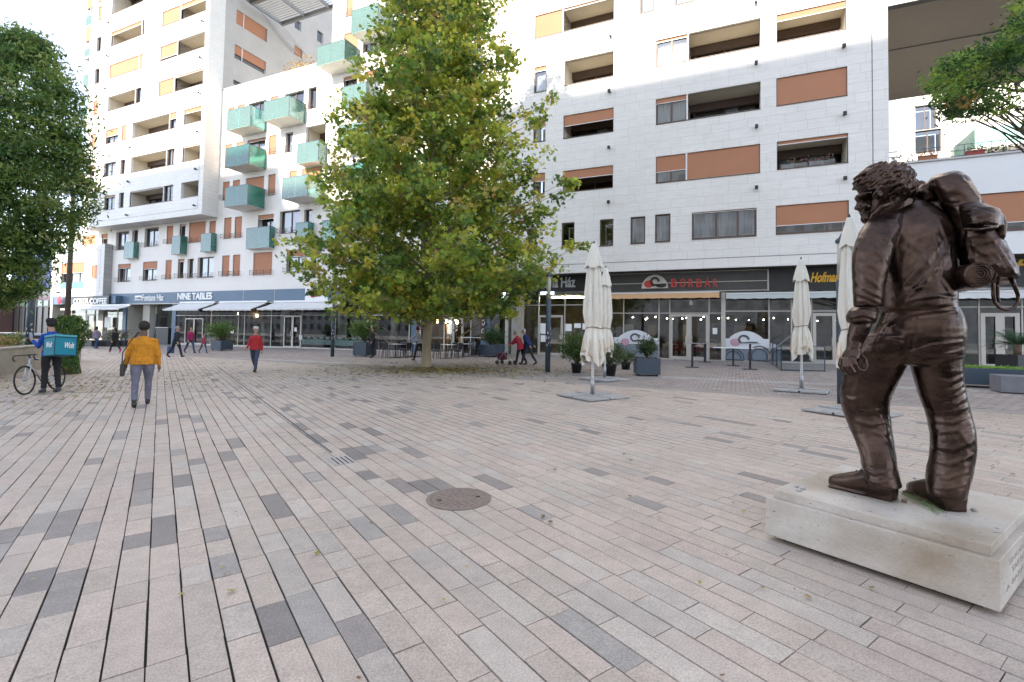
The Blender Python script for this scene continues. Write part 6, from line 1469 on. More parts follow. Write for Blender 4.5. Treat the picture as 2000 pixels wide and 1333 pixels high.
def bicycle(lab, a, b):
    t = thing('bicycle', lab, 'bicycle', a); d = (b-a); d.z = 0; L_ = 1.06; rz = math.atan2(d.y, d.x); t.rotation_euler = (R(-5),0,rz)
    tyre = mat('tyre', (.015,.015,.015), .7); rim = mat('rim', (.03,.03,.032), .4, .5); fr = mat('frame_white', (.50,.52,.54), .35); r = .335
    W_ = []
    for x in (0, L_):
        w_ = MB(); w_.tube([(x+r*math.cos(q),0,r+r*math.sin(q)) for q in [2*math.pi*i/40 for i in range(41)]], .014, 8, cap=False); wh = w_.build('wheel', tyre, t, True)
        w_ = MB(); w_.tube([(x+(r-.022)*math.cos(q),0,r+(r-.022)*math.sin(q)) for q in [2*math.pi*i/40 for i in range(41)]], .010, 6, cap=False)
        w_.build('rim', rim, wh, True)
        w_ = MB()
        for i in range(20): q = 2*math.pi*i/20; w_.tube([(x,.02*(-1)**i,r),(x+(r-.025)*math.cos(q),0,r+(r-.025)*math.sin(q))], .0016, 4)
        w_.build('spokes', M['steel'], wh)
        w_ = MB(); w_.tube([(x,-.045,r),(x,.045,r)], .02, 10); w_.build('hub', M['steel'], wh)
    bb = Vector((L_-.44,0,.28)); seat = Vector((L_-.56+0,0,.80)); seat = Vector((L_-.60+.02,0,.78)); hdt = Vector((.20,0,.84)); hdb = Vector((.155,0,.68)); ra = Vector((L_,0,r)); fa = Vector((0,0,r)); seat = Vector((L_-.58+.18*0,0,.80)); seat = bb+(Vector((.17,0,.50)))
    f_ = MB()
    for (p_, q_, rr2) in ((bb,seat,.016),(seat,hdt,.016),(bb,hdb,.019),(hdt,hdb,.02)): f_.tube([p_,q_], rr2, 8)
    for s_ in (-1,1): f_.tube([bb+Vector((0,s_*.02,0)), ra+Vector((0,s_*.06,0))], .010, 6); f_.tube([seat+Vector((0,s_*.015,-.03)), ra+Vector((0,s_*.06,0))], .009, 6)
    f_.build('frame', fr, t, True)
    f_ = MB()
    for s_ in (-1,1): f_.tube([hdb+Vector((-.005,s_*.045,0)), hdb.lerp(fa,.5)+Vector((.02,s_*.05,0)), fa+Vector((0,s_*.05,0))], [.014,.012,.009], 8)
    f_.tube([hdb+Vector((-.005,-.05,0)),hdb+Vector((-.005,.05,0))], .016, 8); f_.build('fork', fr, t, True)
    f_ = MB(); sm = Vector((.12,0,.93)); f_.tube([hdt, hdt+Vector((-.02,0,.07)), sm], .014, 8)
    f_.tube([(.12,-.2,.93),(.12,.2,.93)], .014, 8)
    for s_ in (-1,1): f_.tube([(.12,s_*.2,.93),(.03,s_*.21,.93),(-.02,s_*.21,.88),(.02,s_*.215,.81),(.09,s_*.22,.80)], .015, 8)
    f_.build('handlebar', M['black'], t, True)
    f_ = MB(); f_.tube([seat, seat+Vector((.05,0,.15))], .013, 8); f_.build('seat_post', M['steel'], t, True)
    f_ = MB(); f_.ell(seat+Vector((.09,0,.17)), .09,.065,.03, 14, 8); f_.ell(seat+Vector((-.03,0,.172)), .10,.025,.02, 12, 8); f_.build('saddle', M['black'], t, True)
    f_ = MB(); f_.tube([bb+Vector((0,-.07,0)),bb+Vector((0,.07,0))], .022, 10); f_.tube([bb+Vector((0,-.045,0)),bb+Vector((0,-.04,0))], .095, 24); f_.tube([bb+Vector((0,-.07,0)),bb+Vector((.09,-.075,-.14))], .011, 6); f_.tube([bb+Vector((0,.07,0)),bb+Vector((-.09,.075,.14))], .011, 6)
    f_.box(bb.x+.05,bb.x+.13,-.14,-.08,bb.z-.155,bb.z-.135); f_.box(bb.x-.13,bb.x-.05,.08,.14,bb.z+.135,bb.z+.155); f_.tube([bb+Vector((0,-.043,.09)), ra+Vector((0,-.043,.04))], .004, 4); f_.tube([bb+Vector((0,-.043,-.09)), ra+Vector((0,-.043,-.04))], .004, 4); f_.tube([ra+Vector((0,-.05,0)),ra+Vector((0,-.035,0))], .045, 16)
    f_.build('crank', rim, t, True)
    f_ = MB(); f_.box(.35,.5,-.05,.05,.30,.42); f_.build('motor', M['black'], t, bevel=.02) if 0 else None
    return t
bicycle('white road bicycle with black wheels leaning beside the delivery rider', gnd(50,771), gnd(116,759.5))
# walkers and shoppers
def walk(lab, q, dirn, h, **kw):
    p = gnd(*q); rz = dirn; return person(lab, p, rz, h, vox=kw.pop('vox', .02), **kw)
Lf, Rt = math.pi/2-AN, -math.pi/2-AN
t, k = walk('person in a red vest and white cap walking towards the camera', (497,727), math.pi+.15, 1.66, leg=((20,8),(-16,22)), arm=((-14,30,10),(12,40,10)), cols=dict(top=(.42,.025,.03), legs=(.05,.065,.11), shoe=(.02,.02,.02), hair=(.5,.48,.45)), bulk=1.1, vox=.016, hat=(.6,.58,.56))
walk('person in a lilac-grey jacket and blue jeans walking away outside the coffee shop', (188,681), -.1, 1.62, leg=((12,5),(-12,12)), cols=dict(top=(.21,.19,.24), legs=(.03,.07,.17), hair=(.03,.025,.02)), bulk=1.2, coat=.12, hair='long')
walk('person all in black with pink shoes striding outside the coffee shop', (224,689), Lf, 1.62, leg=((26,6),(-22,20)), cols=dict(top=(.015,.015,.017), legs=(.015,.015,.017), shoe=(.5,.03,.12), hair=(.03,.02,.015)), hair='long', coat=.15)
walk('person in a dark coat with grey hair carrying a blue shopping bag', (343,698), Rt+.5, 1.70, lean=5, leg=((20,6),(-18,16)), cols=dict(top=(.02,.022,.035), legs=(.02,.02,.03), hair=(.35,.34,.33)), bulk=1.15, coat=.15)
p = gnd(333,697); tb2 = thing('shopping_bag', 'blue shopping bag carried by the person in the dark coat', 'bag', p+Vector((0,0,.18)), 0); B = MB(); B.box(-.16,.16,-.08,.08,0,.38); B.build('bag', mat('bag_blue', (.03,.08,.2), .6), tb2, bevel=.03); B = MB(); B.tube([(-.1,0,.36),(-.08,0,.52),(.08,0,.52),(.1,0,.36)], .01, 6); B.build('handle', M['dark'], tb2)
walk('person in a magenta jacket and jeans walking right past the shop door', (371,690), Rt, 1.64, leg=((20,5),(-20,18)), cols=dict(top=(.30,.02,.10), legs=(.04,.07,.14), hair=(.02,.015,.012)), hair='long', bulk=1.1)
walk('small child in a red and white striped top walking with the adults', (397,690), Rt, 1.22, leg=((22,6),(-20,18)), cols=dict(top=(.32,.06,.11), legs=(.05,.09,.16), hair=(.05,.03,.02)), hair='long')
walk('person in black standing beside the leafy planter left of the cafe tables', (726,699), math.pi*.8, 1.72, leg=((4,3),(-6,6)), arm=((5,35,8),(-10,15,8)), cols=dict(top=(.014,.014,.018), legs=(.012,.012,.015), hair=(.02,.015,.012)), coat=.3)
walk('waiter in a light grey shirt leaning over a table behind the tree trunk', (818,705), Lf, 1.74, lean=12, leg=((16,4),(-14,8)), arm=((45,20,6),(40,15,6)), cols=dict(top=(.30,.31,.31), legs=(.012,.012,.014), hair=(.02,.015,.012)))
walk('elderly person in a red coat bent over a walking frame', (1016,713), Lf, 1.62, lean=24, leg=((14,6),(-12,14)), arm=((38,25,5),(40,22,5)), head=(14,0), cols=dict(top=(.40,.022,.045), legs=(.012,.012,.016), hair=(.40,.32,.22)), bulk=1.2, coat=.18, vox=.016)
walk('elderly person in a navy jacket walking bent, hands behind the back', (1031,713), Lf, 1.72, lean=20, leg=((20,6),(-18,14)), arm=((-32,-10,6),(-34,-12,6)), head=(14,0), cols=dict(top=(.012,.025,.11), legs=(.02,.03,.05), hair=(.45,.44,.43)), bulk=1.15, coat=.05, vox=.016)
def roll(lab, p, rz):
    t = thing('walking_frame', lab, 'walking frame'); B = MB()
    for s_ in (-1,1): B.tube([(s_*.24,.30,.10),(s_*.24,.0,.55),(s_*.24,-.12,.86),(s_*.24,-.28,.88)], .013, 6); B.tube([(s_*.24,-.30,.10),(s_*.24,.0,.55)], .013, 6)
    B.tube([(-.24,0,.55),(.24,0,.55)], .012, 6); B.build('frame', M['steel'], t)
    B = MB(); B.box(-.2,.2,.02,.34,.2,.52); B.build('bag', mat('bag_maroon', (.10,.012,.03), .8), t, bevel=.03)
    for s_ in (-1,1):
        for y in (-.32,.32): B = MB(); B.tube([(s_*.26-.015,y,.09),(s_*.26+.015,y,.09)], .09, 16); B.build('wheel', M['black'], t)
    return place(t, p, rz)
roll('walking frame on four wheels with a maroon bag pushed by the person in red', gnd(988,712), Lf)
# ============================================================ statue on its stone
def bronze():
    m = mat('bronze', (.07,.04,.03), .3, .9); t = m.node_tree; b = t.nodes['Principled BSDF']; L = t.links
    tc = t.nodes.new('ShaderNodeTexCoord'); n = t.nodes.new('ShaderNodeTexNoise'); n.inputs['Scale'].default_value = 5; n.inputs['Detail'].default_value = 7; n.inputs['Roughness'].default_value = .65; L.new(tc.outputs['Object'], n.inputs['Vector'])
    cr_ = t.nodes.new('ShaderNodeValToRGB'); cr_.color_ramp.elements[0].position = .3; cr_.color_ramp.elements[0].color = (.033,.022,.018,1); cr_.color_ramp.elements[1].position = .72; cr_.color_ramp.elements[1].color = (.11,.068,.050,1); L.new(n.outputs['Fac'], cr_.inputs[0]); L.new(cr_.outputs[0], b.inputs['Base Color'])
    mr = t.nodes.new('ShaderNodeMapRange'); mr.inputs[1].default_value = .3; mr.inputs[2].default_value = .7; mr.inputs[3].default_value = .2; mr.inputs[4].default_value = .42; L.new(n.outputs['Fac'], mr.inputs[0]); L.new(mr.outputs[0], b.inputs['Roughness'])
    n2 = t.nodes.new('ShaderNodeTexNoise'); n2.inputs['Scale'].default_value = 14; n2.inputs['Detail'].default_value = 5; L.new(tc.outputs['Object'], n2.inputs['Vector'])
    mu = t.nodes.new('ShaderNodeTexMusgrave') if hasattr(bpy.types, 'ShaderNodeTexMusgrave') else None
    bp = t.nodes.new('ShaderNodeBump'); bp.inputs['Strength'].default_value = .5; bp.inputs['Distance'].default_value = .006; L.new(n2.outputs['Fac'], bp.inputs['Height']); L.new(bp.outputs[0], b.inputs['Normal'])
    b.inputs['Specular IOR Level'].default_value = .6
    return m
MBZ = bronze(); ZP = .445
def fr3(px_, py_, Y):
    """local frame at a spot: image-horizontal and depth directions on the horizontal plane"""
    d = ray(px_, py_); r = Vector((d.x, d.y, 0)).normalized(); return aty(px_, py_, Y), Vector((r.y, -r.x, 0)), r
def slices(B, sl, n=28, sq=2.3, m=0):
    """closed loft; each slice (y_px, left_px, right_px, depth Y, half depth)"""
    V = []; b0 = len(B.v)
    for (y, xl, xr, Y, dh) in sl:
        xm = (xl+xr)/2; c, ph, rh = fr3(xm, y, Y); dx = (xm-1000)/FPX; a = (xr-xl)/2*Y/(FPX*math.sqrt(1+dx*dx))*1.0
        # keep the silhouette: a point at +-a along ph lands on xl / xr
        for k in range(n):
            t = 2*math.pi*k/n; ct, st = math.cos(t), math.sin(t); e = 2/sq; x = math.copysign(abs(ct)**e, ct); z = math.copysign(abs(st)**e, st)
            V.append(c+ph*(a*x)+rh*(dh*z))
    F_ = [(i*n+k, i*n+(k+1)%n, (i+1)*n+(k+1)%n, (i+1)*n+k) for i in range(len(sl)-1) for k in range(n)]
    F_ += [tuple(range(n))[::-1], tuple((len(sl)-1)*n+k for k in range(n))]; B.add(V, F_, m)
def pxtube(B, pts, rad, n=10): B.tube([aty(*p) for p in pts], rad, n)
def seg_d(P_, a, b):
    a = np.array(a, float); b = np.array(b, float); ab = b-a; t = np.clip(((P_-a)@ab)/(ab@ab), 0, 1); return np.linalg.norm(P_-(a+t[:,None]*ab), axis=1), t
def sculpt(folds, noise=0.0, seed=1, hard=1.0, inflate_dark=True):
    """press folds into the camera-side surface: each fold = (polyline px, width px, height m)"""
    def fn(me):
        nv = len(me.vertices); co = np.zeros(nv*3); me.vertices.foreach_get('co', co); co = co.reshape(-1,3); no = np.zeros(nv*3); me.vertices.foreach_get('normal', no); no = no.reshape(-1,3)
        P_ = proj(co); vd = co-np.array([0,0,HCAM]); vd /= np.linalg.norm(vd,axis=1)[:,None]; fc = np.clip(-(no*vd).sum(1)*2.2+.25, 0, 1)
        D = np.zeros(nv)
        for pl, w_, h in folds:
            if h > 0 and (pl[0][1] > 690 or (pl[0][0] < 1740 and pl[0][1] < 600)): h *= .58
            dm = np.full(nv, 1e9); tm = np.zeros(nv); L_ = len(pl)-1
            for i in range(L_):
                d_, t_ = seg_d(P_, pl[i], pl[i+1]); k = d_ < dm; dm[k] = d_[k]; tm[k] = (i+t_[k])/L_
            w_ = w_*.8; prof = np.exp(-(dm/w_)**2)-.4*np.exp(-((dm-w_*1.9)/(w_*.9))**2); D += h*.66*prof*(.35+.65*np.sin(np.pi*np.clip(tm,.03,.97)))
        co += no*(D*fc)[:,None]
        if noise:
            r_ = np.random.default_rng(seed); N_ = np.zeros(nv)
            for _ in range(14):
                k_ = r_.normal(size=3)*r_.uniform(8,26); k_[2] *= 1.5; N_ += np.sin(co@k_+r_.uniform(0,6.3)+1.3*np.sin(co@(r_.normal(size=3)*9)))
            Rg = np.zeros(nv)
            for _ in range(7):
                k_ = r_.normal(size=3)*np.array([9,9,17])*r_.uniform(.6,1.6); Rg += (1-np.abs(np.sin(co@k_+1.6*np.sin(co@(r_.normal(size=3)*5))+r_.uniform(0,6.3))))**4
            co += no*(N_/14*noise+(Rg/7-.2)*noise*2.4)[:,None]
        me.vertices.foreach_set('co', co.ravel())
    return fn
st = thing('bronze_statue', 'dark bronze statue of a stocky man in work clothes carrying a backpack, seen from behind', 'statue', (0,0,0))
B = MB()
# legs, hips, torso
slices(B, [(948,1692,1761,3.66,.125),(944,1688,1762,3.66,.14),(928,1685,1757,3.68,.14),(910,1681,1753,3.70,.135),(893,1679,1751,3.72,.14),(870,1672,1747,3.76,.145),(845,1660,1743,3.82,.16),(824,1652,1741,3.85,.17),(806,1644,1738,3.87,.175),(790,1640,1738,3.87,.18),(772,1638,1742,3.86,.18),(750,1641,1751,3.83,.18),(720,1646,1766,3.79,.19),(690,1650,1784,3.74,.20),(655,1680,1790,3.7,.20)])
slices(B, [(968,1810,1887,3.50,.13),(962,1808,1890,3.51,.145),(945,1806,1894,3.52,.15),(928,1807,1899,3.53,.15),(905,1811,1903,3.54,.15),(880,1814,1908,3.55,.155),(850,1814,1907,3.56,.155),(825,1810,1903,3.58,.155),(807,1805,1897,3.6,.16),(772,1791,1889,3.61,.17),(740,1782,1884,3.62,.185),(705,1772,1883,3.63,.20),(660,1775,1886,3.64,.21)])
slices(B, [(712,1700,1850,3.68,.16),(690,1680,1881,3.68,.235),(665,1690,1884,3.67,.25),(640,1701,1886,3.66,.255),(615,1712,1881,3.655,.24),(592,1722,1868,3.65,.22)])
slices(B, [(607,1713,1870,3.655,.245),(600,1711,1871,3.655,.25),(592,1711,1870,3.655,.25),(560,1708,1869,3.68,.26),(520,1698,1868,3.72,.275),(480,1688,1866,3.76,.275),(455,1684,1862,3.78,.265),(436,1687,1853,3.80,.24),(418,1697,1838,3.82,.205),(404,1710,1818,3.84,.16),(394,1725,1797,3.86,.11)])
# front of the chest and belly seen past the arm
slices(B, [(600,1668,1740,3.85,.16),(560,1664,1740,3.88,.18),(500,1664,1750,3.90,.18),(460,1676,1760,3.9,.16),(438,1690,1770,3.9,.12)])
# left arm sleeve
slices(B, [(600,1666,1724,3.52,.10),(580,1665,1727,3.52,.11),(555,1664,1731,3.53,.115),(525,1662,1737,3.55,.12),(495,1663,1744,3.57,.125),(468,1670,1753,3.60,.128),(450,1677,1760,3.625,.125),(434,1688,1762,3.66,.11),(421,1701,1764,3.70,.085)])
folds = [([(1700,478),(1722,500),(1735,530)],5,.012),([(1712,455),(1745,475),(1752,520)],6,.010),([(1672,530),(1700,548),(1724,566)],4.5,.014),([(1668,548),(1690,566),(1722,582)],4,.013),([(1668,570),(1692,580),(1720,592)],3.5,.014),([(1675,510),(1705,520),(1730,545)],4.5,.011),
 ([(1668,588),(1690,590),(1708,600)],3,.012),([(1672,480),(1690,500)],6,.008),
 ([(1766,590),(1800,555),(1850,500)],6,.013),([(1760,560),(1800,520),(1840,470)],7,.011),([(1770,470),(1800,490),(1835,545)],7,.007),([(1835,430),(1852,470),(1858,520)],5,.010),([(1822,460),(1836,500),(1840,540)],5,.009),([(1760,596),(1790,583),(1830,578),(1865,582)],4,.010),([(1748,575),(1778,565),(1820,560)],4,.008),([(1846,545),(1862,570)],4,.009),([(1795,440),(1790,470),(1765,505)],7,.006),([(1752,430),(1762,460)],6,.007),
 # hips and legs
 ([(1735,640),(1765,652),(1800,650)],5,.006),([(1696,670),(1730,664),(1765,672)],4,.008),([(1690,700),(1730,712),(1770,696)],5,.013),([(1700,718),(1735,724),(1765,708)],4,.007),([(1775,690),(1820,676),(1878,668)],4,.013),([(1800,700),(1850,694),(1880,684)],4,.012),([(1820,740),(1855,748),(1882,736)],4.5,.014),([(1830,766),(1860,764),(1885,750)],3.5,.011),([(1835,790),(1865,790),(1888,776)],4.5,.016),([(1822,806),(1860,806),(1892,794)],4,.015),([(1825,824),(1862,826),(1897,812)],4,.013),([(1832,845),(1868,842),(1900,832)],4.5,.010),([(1826,872),(1862,880),(1900,862)],5.5,.011),([(1822,900),(1856,908),(1898,890)],5,.010),([(1816,928),(1850,936),(1892,922)],4,.010),([(1812,950),(1850,956),(1888,946)],3,.008),([(1850,775),(1880,800)],4,.008),([(1870,838),(1894,870)],5,.010),([(1786,720),(1800,770),(1812,830)],6,.008),
 ([(1650,778),(1665,782),(1690,776)],5,.016),([(1664,800),(1695,806),(1732,800)],5,.012),([(1672,822),(1704,832),(1738,818)],5,.013),([(1700,842),(1722,850),(1738,862)],4,.011),([(1708,800),(1726,820),(1732,845)],4,.009),([(1730,865),(1738,885),(1745,915)],3.5,.011),([(1674,868),(1684,884),(1688,905)],4,.012),([(1684,915),(1710,926),(1745,920)],4,.011),([(1690,938),(1720,944),(1756,934)],3.5,.009),([(1676,742),(1668,770),(1674,800)],6,.010),([(1700,735),(1735,742),(1752,738)],5,.006),([(1740,880),(1748,910),(1757,938)],2.5,.008),
 ([(1706,668),(1728,636),(1756,619),(1800,611),(1868,604)],3.2,.016),([(1709,676),(1732,643),(1760,625),(1802,617),(1868,610)],2.2,-.012),([(1790,612),(1785,660),(1778,700)],4,-.010),([(1700,436),(1730,440),(1752,452)],7,.005),([(1663,600),(1700,604),(1722,600)],2.5,-.012)]
body = blob(B, 'clothed_body', MBZ, st, .0105, 5, sculpt(folds, .0048, 4))
# rolled cuff
B = MB(); slices(B, [(633,1657,1708,3.5,.095),(628,1652,1712,3.5,.115),(618,1650,1715,3.5,.12),(607,1656,1717,3.51,.118),(600,1664,1716,3.52,.10)])
blob(B, 'rolled_cuff', MBZ, st, .010, 3, sculpt([([(1654,622),(1685,614),(1713,624)],3,.010),([(1660,609),(1690,606),(1714,612)],2.5,.009),([(1656,630),(1690,626),(1711,632)],2.5,.007)], .003, 8))
# jacket hem at the back and collar
B = MB(); pxtube(B, [(1696,436,3.75),(1706,420,3.72),(1722,404,3.70),(1745,395,3.70),(1772,392,3.72),(1798,394,3.76),(1812,398,3.84)], [.014,.022,.028,.030,.030,.028,.02], 10); pxtube(B, [(1706,418,3.74),(1735,396,3.73),(1775,388,3.75),(1800,390,3.80)], [.02,.028,.03,.02], 10)
blob(B, 'collar', MBZ, st, .009, 3)
# bare forearm and hand, one surface
B = MB(); slices(B, [(640-16,1662,1706,3.5,.07),(640,1657,1702,3.5,.075),(655,1654,1695,3.5,.066),(668,1653,1688,3.5,.054),(680,1652,1683,3.49,.045),(686,1650,1682,3.49,.045)])
slices(B, [(682,1652,1683,3.49,.042),(690,1646,1683,3.49,.055),(699,1642,1681,3.49,.062),(707,1642,1676,3.49,.06),(712,1645,1670,3.49,.05)], sq=2.2)
for (pts, rad) in (([(1664,698,3.44),(1668,712,3.425),(1674,722,3.43),(1683,724,3.45),(1690,722,3.46)],[.022,.022,.019,.017,.014]),
                   ([(1657,700,3.45),(1658,716,3.43),(1665,727,3.43),(1675,729,3.45),(1681,728,3.46)],[.022,.022,.019,.017,.014]),
                   ([(1650,701,3.47),(1649,716,3.46),(1655,727,3.46),(1666,731,3.47)],[.021,.021,.018,.015]),
                   ([(1645,699,3.50),(1642,713,3.50),(1646,724,3.51),(1656,729,3.51)],[.019,.019,.016,.014]),
                   ([(1676,690,3.52),(1688,703,3.53),(1692,714,3.52),(1690,722,3.50)],[.022,.021,.018,.014])): pxtube(B, pts, rad, 9)
blob(B, 'forearm_and_hand', MBZ, st, .0062, 2, sculpt([([(1650,690),(1648,702)],2,.004),([(1658,688),(1657,702)],2,.004),([(1666,690),(1665,702)],2,.004),([(1652,684),(1670,682)],2,-.004)], .0015, 9))
# right arm goes up to the strap, hidden behind the head and the pack
B = MB(); pxtube(B, [(1840,445,3.75),(1835,430,3.95),(1822,400,4.08),(1806,378,4.02)], [.12,.10,.085,.06], 12); B.ell(aty(1795,366,3.95), .06,.055,.055); blob(B, 'raised_arm', MBZ, st, .012, 3)
# head
B = MB(); slices(B, [(330,1700,1765,3.78,.07),(345,1684,1778,3.78,.11),(362,1675,1784,3.78,.125),(378,1673,1784,3.78,.122),(386,1674,1780,3.78,.112),(392,1679,1776,3.78,.104),(400,1680,1768,3.78,.100),(408,1682,1760,3.78,.096),(415,1684,1752,3.78,.090),(422,1686,1743,3.78,.080),(429,1687,1730,3.78,.068),(435,1690,1712,3.78,.048),(438,1693,1704,3.78,.03)], sq=2.1)
pxtube(B, [(1752,395,3.80),(1745,420,3.80),(1742,440,3.80)], [.13,.125,.13], 14)
slices(B, [(381,1671,1702,3.78,.075),(384,1669,1702,3.78,.078),(387.5,1667.5,1702,3.78,.070),(390,1670,1702,3.78,.050),(393,1672.5,1702,3.78,.026),(397,1672,1702,3.78,.018),(401,1670,1702,3.78,.020),(404.5,1667.6,1702,3.78,.024),(407,1667.3,1702,3.78,.026),(409,1670,1702,3.78,.026),(410.5,1675,1702,3.78,.026),(412.5,1677,1702,3.78,.034),(414,1678,1702,3.78,.036),(415.2,1679.6,1702,3.78,.034),(416.5,1678.4,1702,3.78,.036),(418.5,1678.6,1702,3.78,.034),(420.5,1681.5,1702,3.78,.034),(424,1680.5,1702,3.78,.042),(429,1680,1702,3.78,.046),(434,1683,1702,3.78,.044),(438,1689,1702,3.78,.032)], sq=2.0)
B.ell(aty(1692,403,3.735), .034,.024,.030); B.ell(aty(1681.5,393.4,3.742), .0125,.012,.0085)
blob(B, 'head', MBZ, st, .0056, 2, sculpt([([(1677,391.5),(1684,391)],1.6,-.006),([(1677,396),(1685,396)],1.4,-.003),([(1680.2,415.2),(1689,417.5)],1.1,-.004),([(1678,409.5),(1688,421)],2.2,-.004),([(1700,404),(1708,418),(1704,430)],5,.004)], .0012, 5))
# ear-length wavy hair in many curved locks
hc, hph, hrh = fr3(1727, 364, 3.78); rs_ = random.Random(12); B = MB(); ea, eb, ez = .168, .160, .152
slices(B, [(392,1700,1786,3.80,.12),(386,1688,1788,3.79,.14),(375,1676,1790,3.78,.155),(360,1668,1789,3.78,.16),(345,1676,1782,3.78,.15),(332,1692,1768,3.78,.115),(325,1706,1750,3.78,.07)])
def onell(u, v): # u: angle round vertical, v: elevation
    return hc+hph*(ea*math.cos(v)*math.cos(u))+hrh*(eb*math.cos(v)*math.sin(u))+Vector((0,0,ez*math.sin(v)))
for k in range(620):
    u = rs_.uniform(-math.pi, math.pi); 
    if rs_.random() < .62: u = -abs(u)              # more on the side we see
    v = math.asin(rs_.uniform(-.45, .99)); front = math.cos(u) < -.55
    if front and v < .12: continue
    L_ = rs_.uniform(.45,.95); pts = []; uu, vv = u, v; wv = rs_.uniform(0,6.3); amp = .07 if math.cos(u) < .2 else .22; n_ = 7
    for i in range(n_):
        f = i/(n_-1); pts.append(onell(uu, vv)+(onell(uu,vv)-hc).normalized()*(.006+.016*math.sin(f*math.pi)+(.012 if k % 3 == 0 else 0)))
        tgt = -math.pi if uu < 0 else math.pi      # sweep towards the forehead
        uu += math.copysign(1, tgt-uu)*L_/n_*(1.0 if math.cos(u) < .5 else .5)+amp*math.sin(wv+f*7)*.22; vv += (-.5*L_/n_)-.06*(1 if v < .3 else .3)/n_+amp*math.cos(wv+f*7)*.20
        vv = max(vv, .02 if math.cos(uu) < -.5 else -.28 if math.cos(uu) < .0 else -.62)
    r0 = rs_.uniform(.0055,.0105); B.tube(pts, [r0*.6,r0,r0*1.1,r0,r0*.8,r0*.5,r0*.18], 6)
for (x, y) in ((1665,351),(1666,357),(1668,363),(1664,360),(1670,347),(1668,367)):
    pxtube(B, [(x+34,y-16,3.74+rs_.uniform(-.08,.1)),(x+16,y-10,3.74),(x,y,3.76+rs_.uniform(-.04,.06))], [.014,.014,.005], 7)
for k in range(20):
    x = 1716+k*3.7; y = 384+rs_.uniform(-3,6); pxtube(B, [(x,y-16,3.66),(x-5,y-6,3.655),(x-9+rs_.uniform(-4,4),y+3,3.66)], [.012,.013,.004], 7)
blob(B, 'hair', MBZ, st, .0047, 0)
# shoes
def shoe(h, tpx, Yh):
    a = atz(h[0], h[1], ZP); b_ = atz(tpx[0], tpx[1], ZP); d = (b_-a); Ls = d.length; d.normalize(); sd = Vector((d.y,-d.x,0)); B = MB()
    for (f, w_, z0, z1) in (): pass
    V = []; n_ = 18; st_ = ((-.03,.06,.0,.17),(.02,.086,.0,.21),(.18,.092,.0,.225),(.36,.090,.0,.20),(.50,.092,.0,.168),(.66,.096,.0,.138),(.80,.088,.0,.112),(.92,.070,.0,.092),(1.0,.040,.0,.07))
    for f, w_, z0, z1 in st_:
        c = a+d*(Ls*f)
        for k in range(n_):
            t = 2*math.pi*k/n_; x = math.cos(t); z = math.sin(t); zz_ = z0+.004+(z1-z0)*(.5+.5*math.copysign(abs(z)**.8,z)); V.append(Vector((c.x,c.y,ZP))+sd*(w_*math.copysign(abs(x)**.75,x))+Vector((0,0,zz_)))
    B.add(V, [(i*n_+k,i*n_+(k+1)%n_,(i+1)*n_+(k+1)%n_,(i+1)*n_+k) for i in range(len(st_)-1) for k in range(n_)]+[tuple(range(n_))[::-1],tuple((len(st_)-1)*n_+k for k in range(n_))])
    m_ = a+d*.12; B.tube([m_+Vector((0,0,.08)), m_+Vector((0,0,.2))], [.075,.085], 14)
    B.obox(a+d*.075+Vector((0,0,.018)), d*.078, sd*.072, Vector((0,0,.022))); B.obox(a+d*(Ls*.66)+Vector((0,0,.010)), d*(Ls*.30), sd*.088, Vector((0,0,.010)))
    s_ = blob(B, 'shoe', MBZ, st, .0078, 2)
    B = MB()
    for i in range(4): q = a+d*(Ls*(.42+.07*i))+Vector((0,0,.182-.016*i)); B.tube([q-sd*.03, q+Vector((0,0,.012)), q+sd*.03], .005, 5)
    B.build('laces', MBZ, s_, True)
shoe((1746,978),(1622,948),0); shoe((1868,1000),(1782,962),0)
# ---- backpack
B = MB(); slices(B, [(553,1935,1985,3.50,.10),(545,1905,1990,3.50,.17),(530,1874,1991,3.54,.22),(510,1866,1982,3.57,.24),(490,1862,1971,3.59,.25),(470,1860,1960,3.60,.25),(450,1858,1950,3.61,.25),(430,1852,1942,3.62,.24),(410,1842,1926,3.63,.21)])
slices(B, [(425,1850,1928,3.64,.2),(405,1836,1921,3.66,.21),(385,1819,1912,3.68,.21),(367,1806,1902,3.70,.19),(353,1810,1892,3.71,.16),(343,1822,1881,3.72,.12),(338,1838,1869,3.72,.07)])
slices(B, [(398,1792,1835,3.78,.1),(380,1788,1830,3.78,.1),(362,1794,1830,3.78,.07)])
bp_ = blob(B, 'backpack', MBZ, st, .012, 4, sculpt([([(1820,350),(1826,372),(1838,395),(1870,408)],2.5,.012),([(1878,345),(1900,370),(1918,402)],3,.010),([(1885,470),(1892,500),(1886,520)],4,.010),([(1900,480),(1930,500),(1960,540)],6,.009),([(1880,425),(1883,460),(1876,500)],4,-.012),([(1850,410),(1868,440),(1872,480)],5,.009),([(1940,470),(1965,505),(1985,540)],4,.012),([(1890,545),(1930,535),(1985,545)],3,.009),([(1830,365),(1860,362),(1890,372)],6,.006),([(1905,510),(1935,520),(1955,512)],4,.007)], .010, 7))
B = MB(); slices(B, [(452,1884,1952,3.46,.17),(446,1880,1956,3.46,.20),(432,1874,1959,3.48,.22),(418,1868,1955,3.52,.22),(408,1862,1930,3.58,.2),(403,1858,1915,3.62,.15)]); pxtube(B, [(1955,420,3.42),(1959,440,3.40),(1957,462,3.40),(1955,470,3.42)], [.02,.026,.024,.012], 8); pxtube(B, [(1880,448,3.34),(1910,449,3.30),(1945,444,3.32),(1956,436,3.38)], [.012,.014,.014,.012], 8)
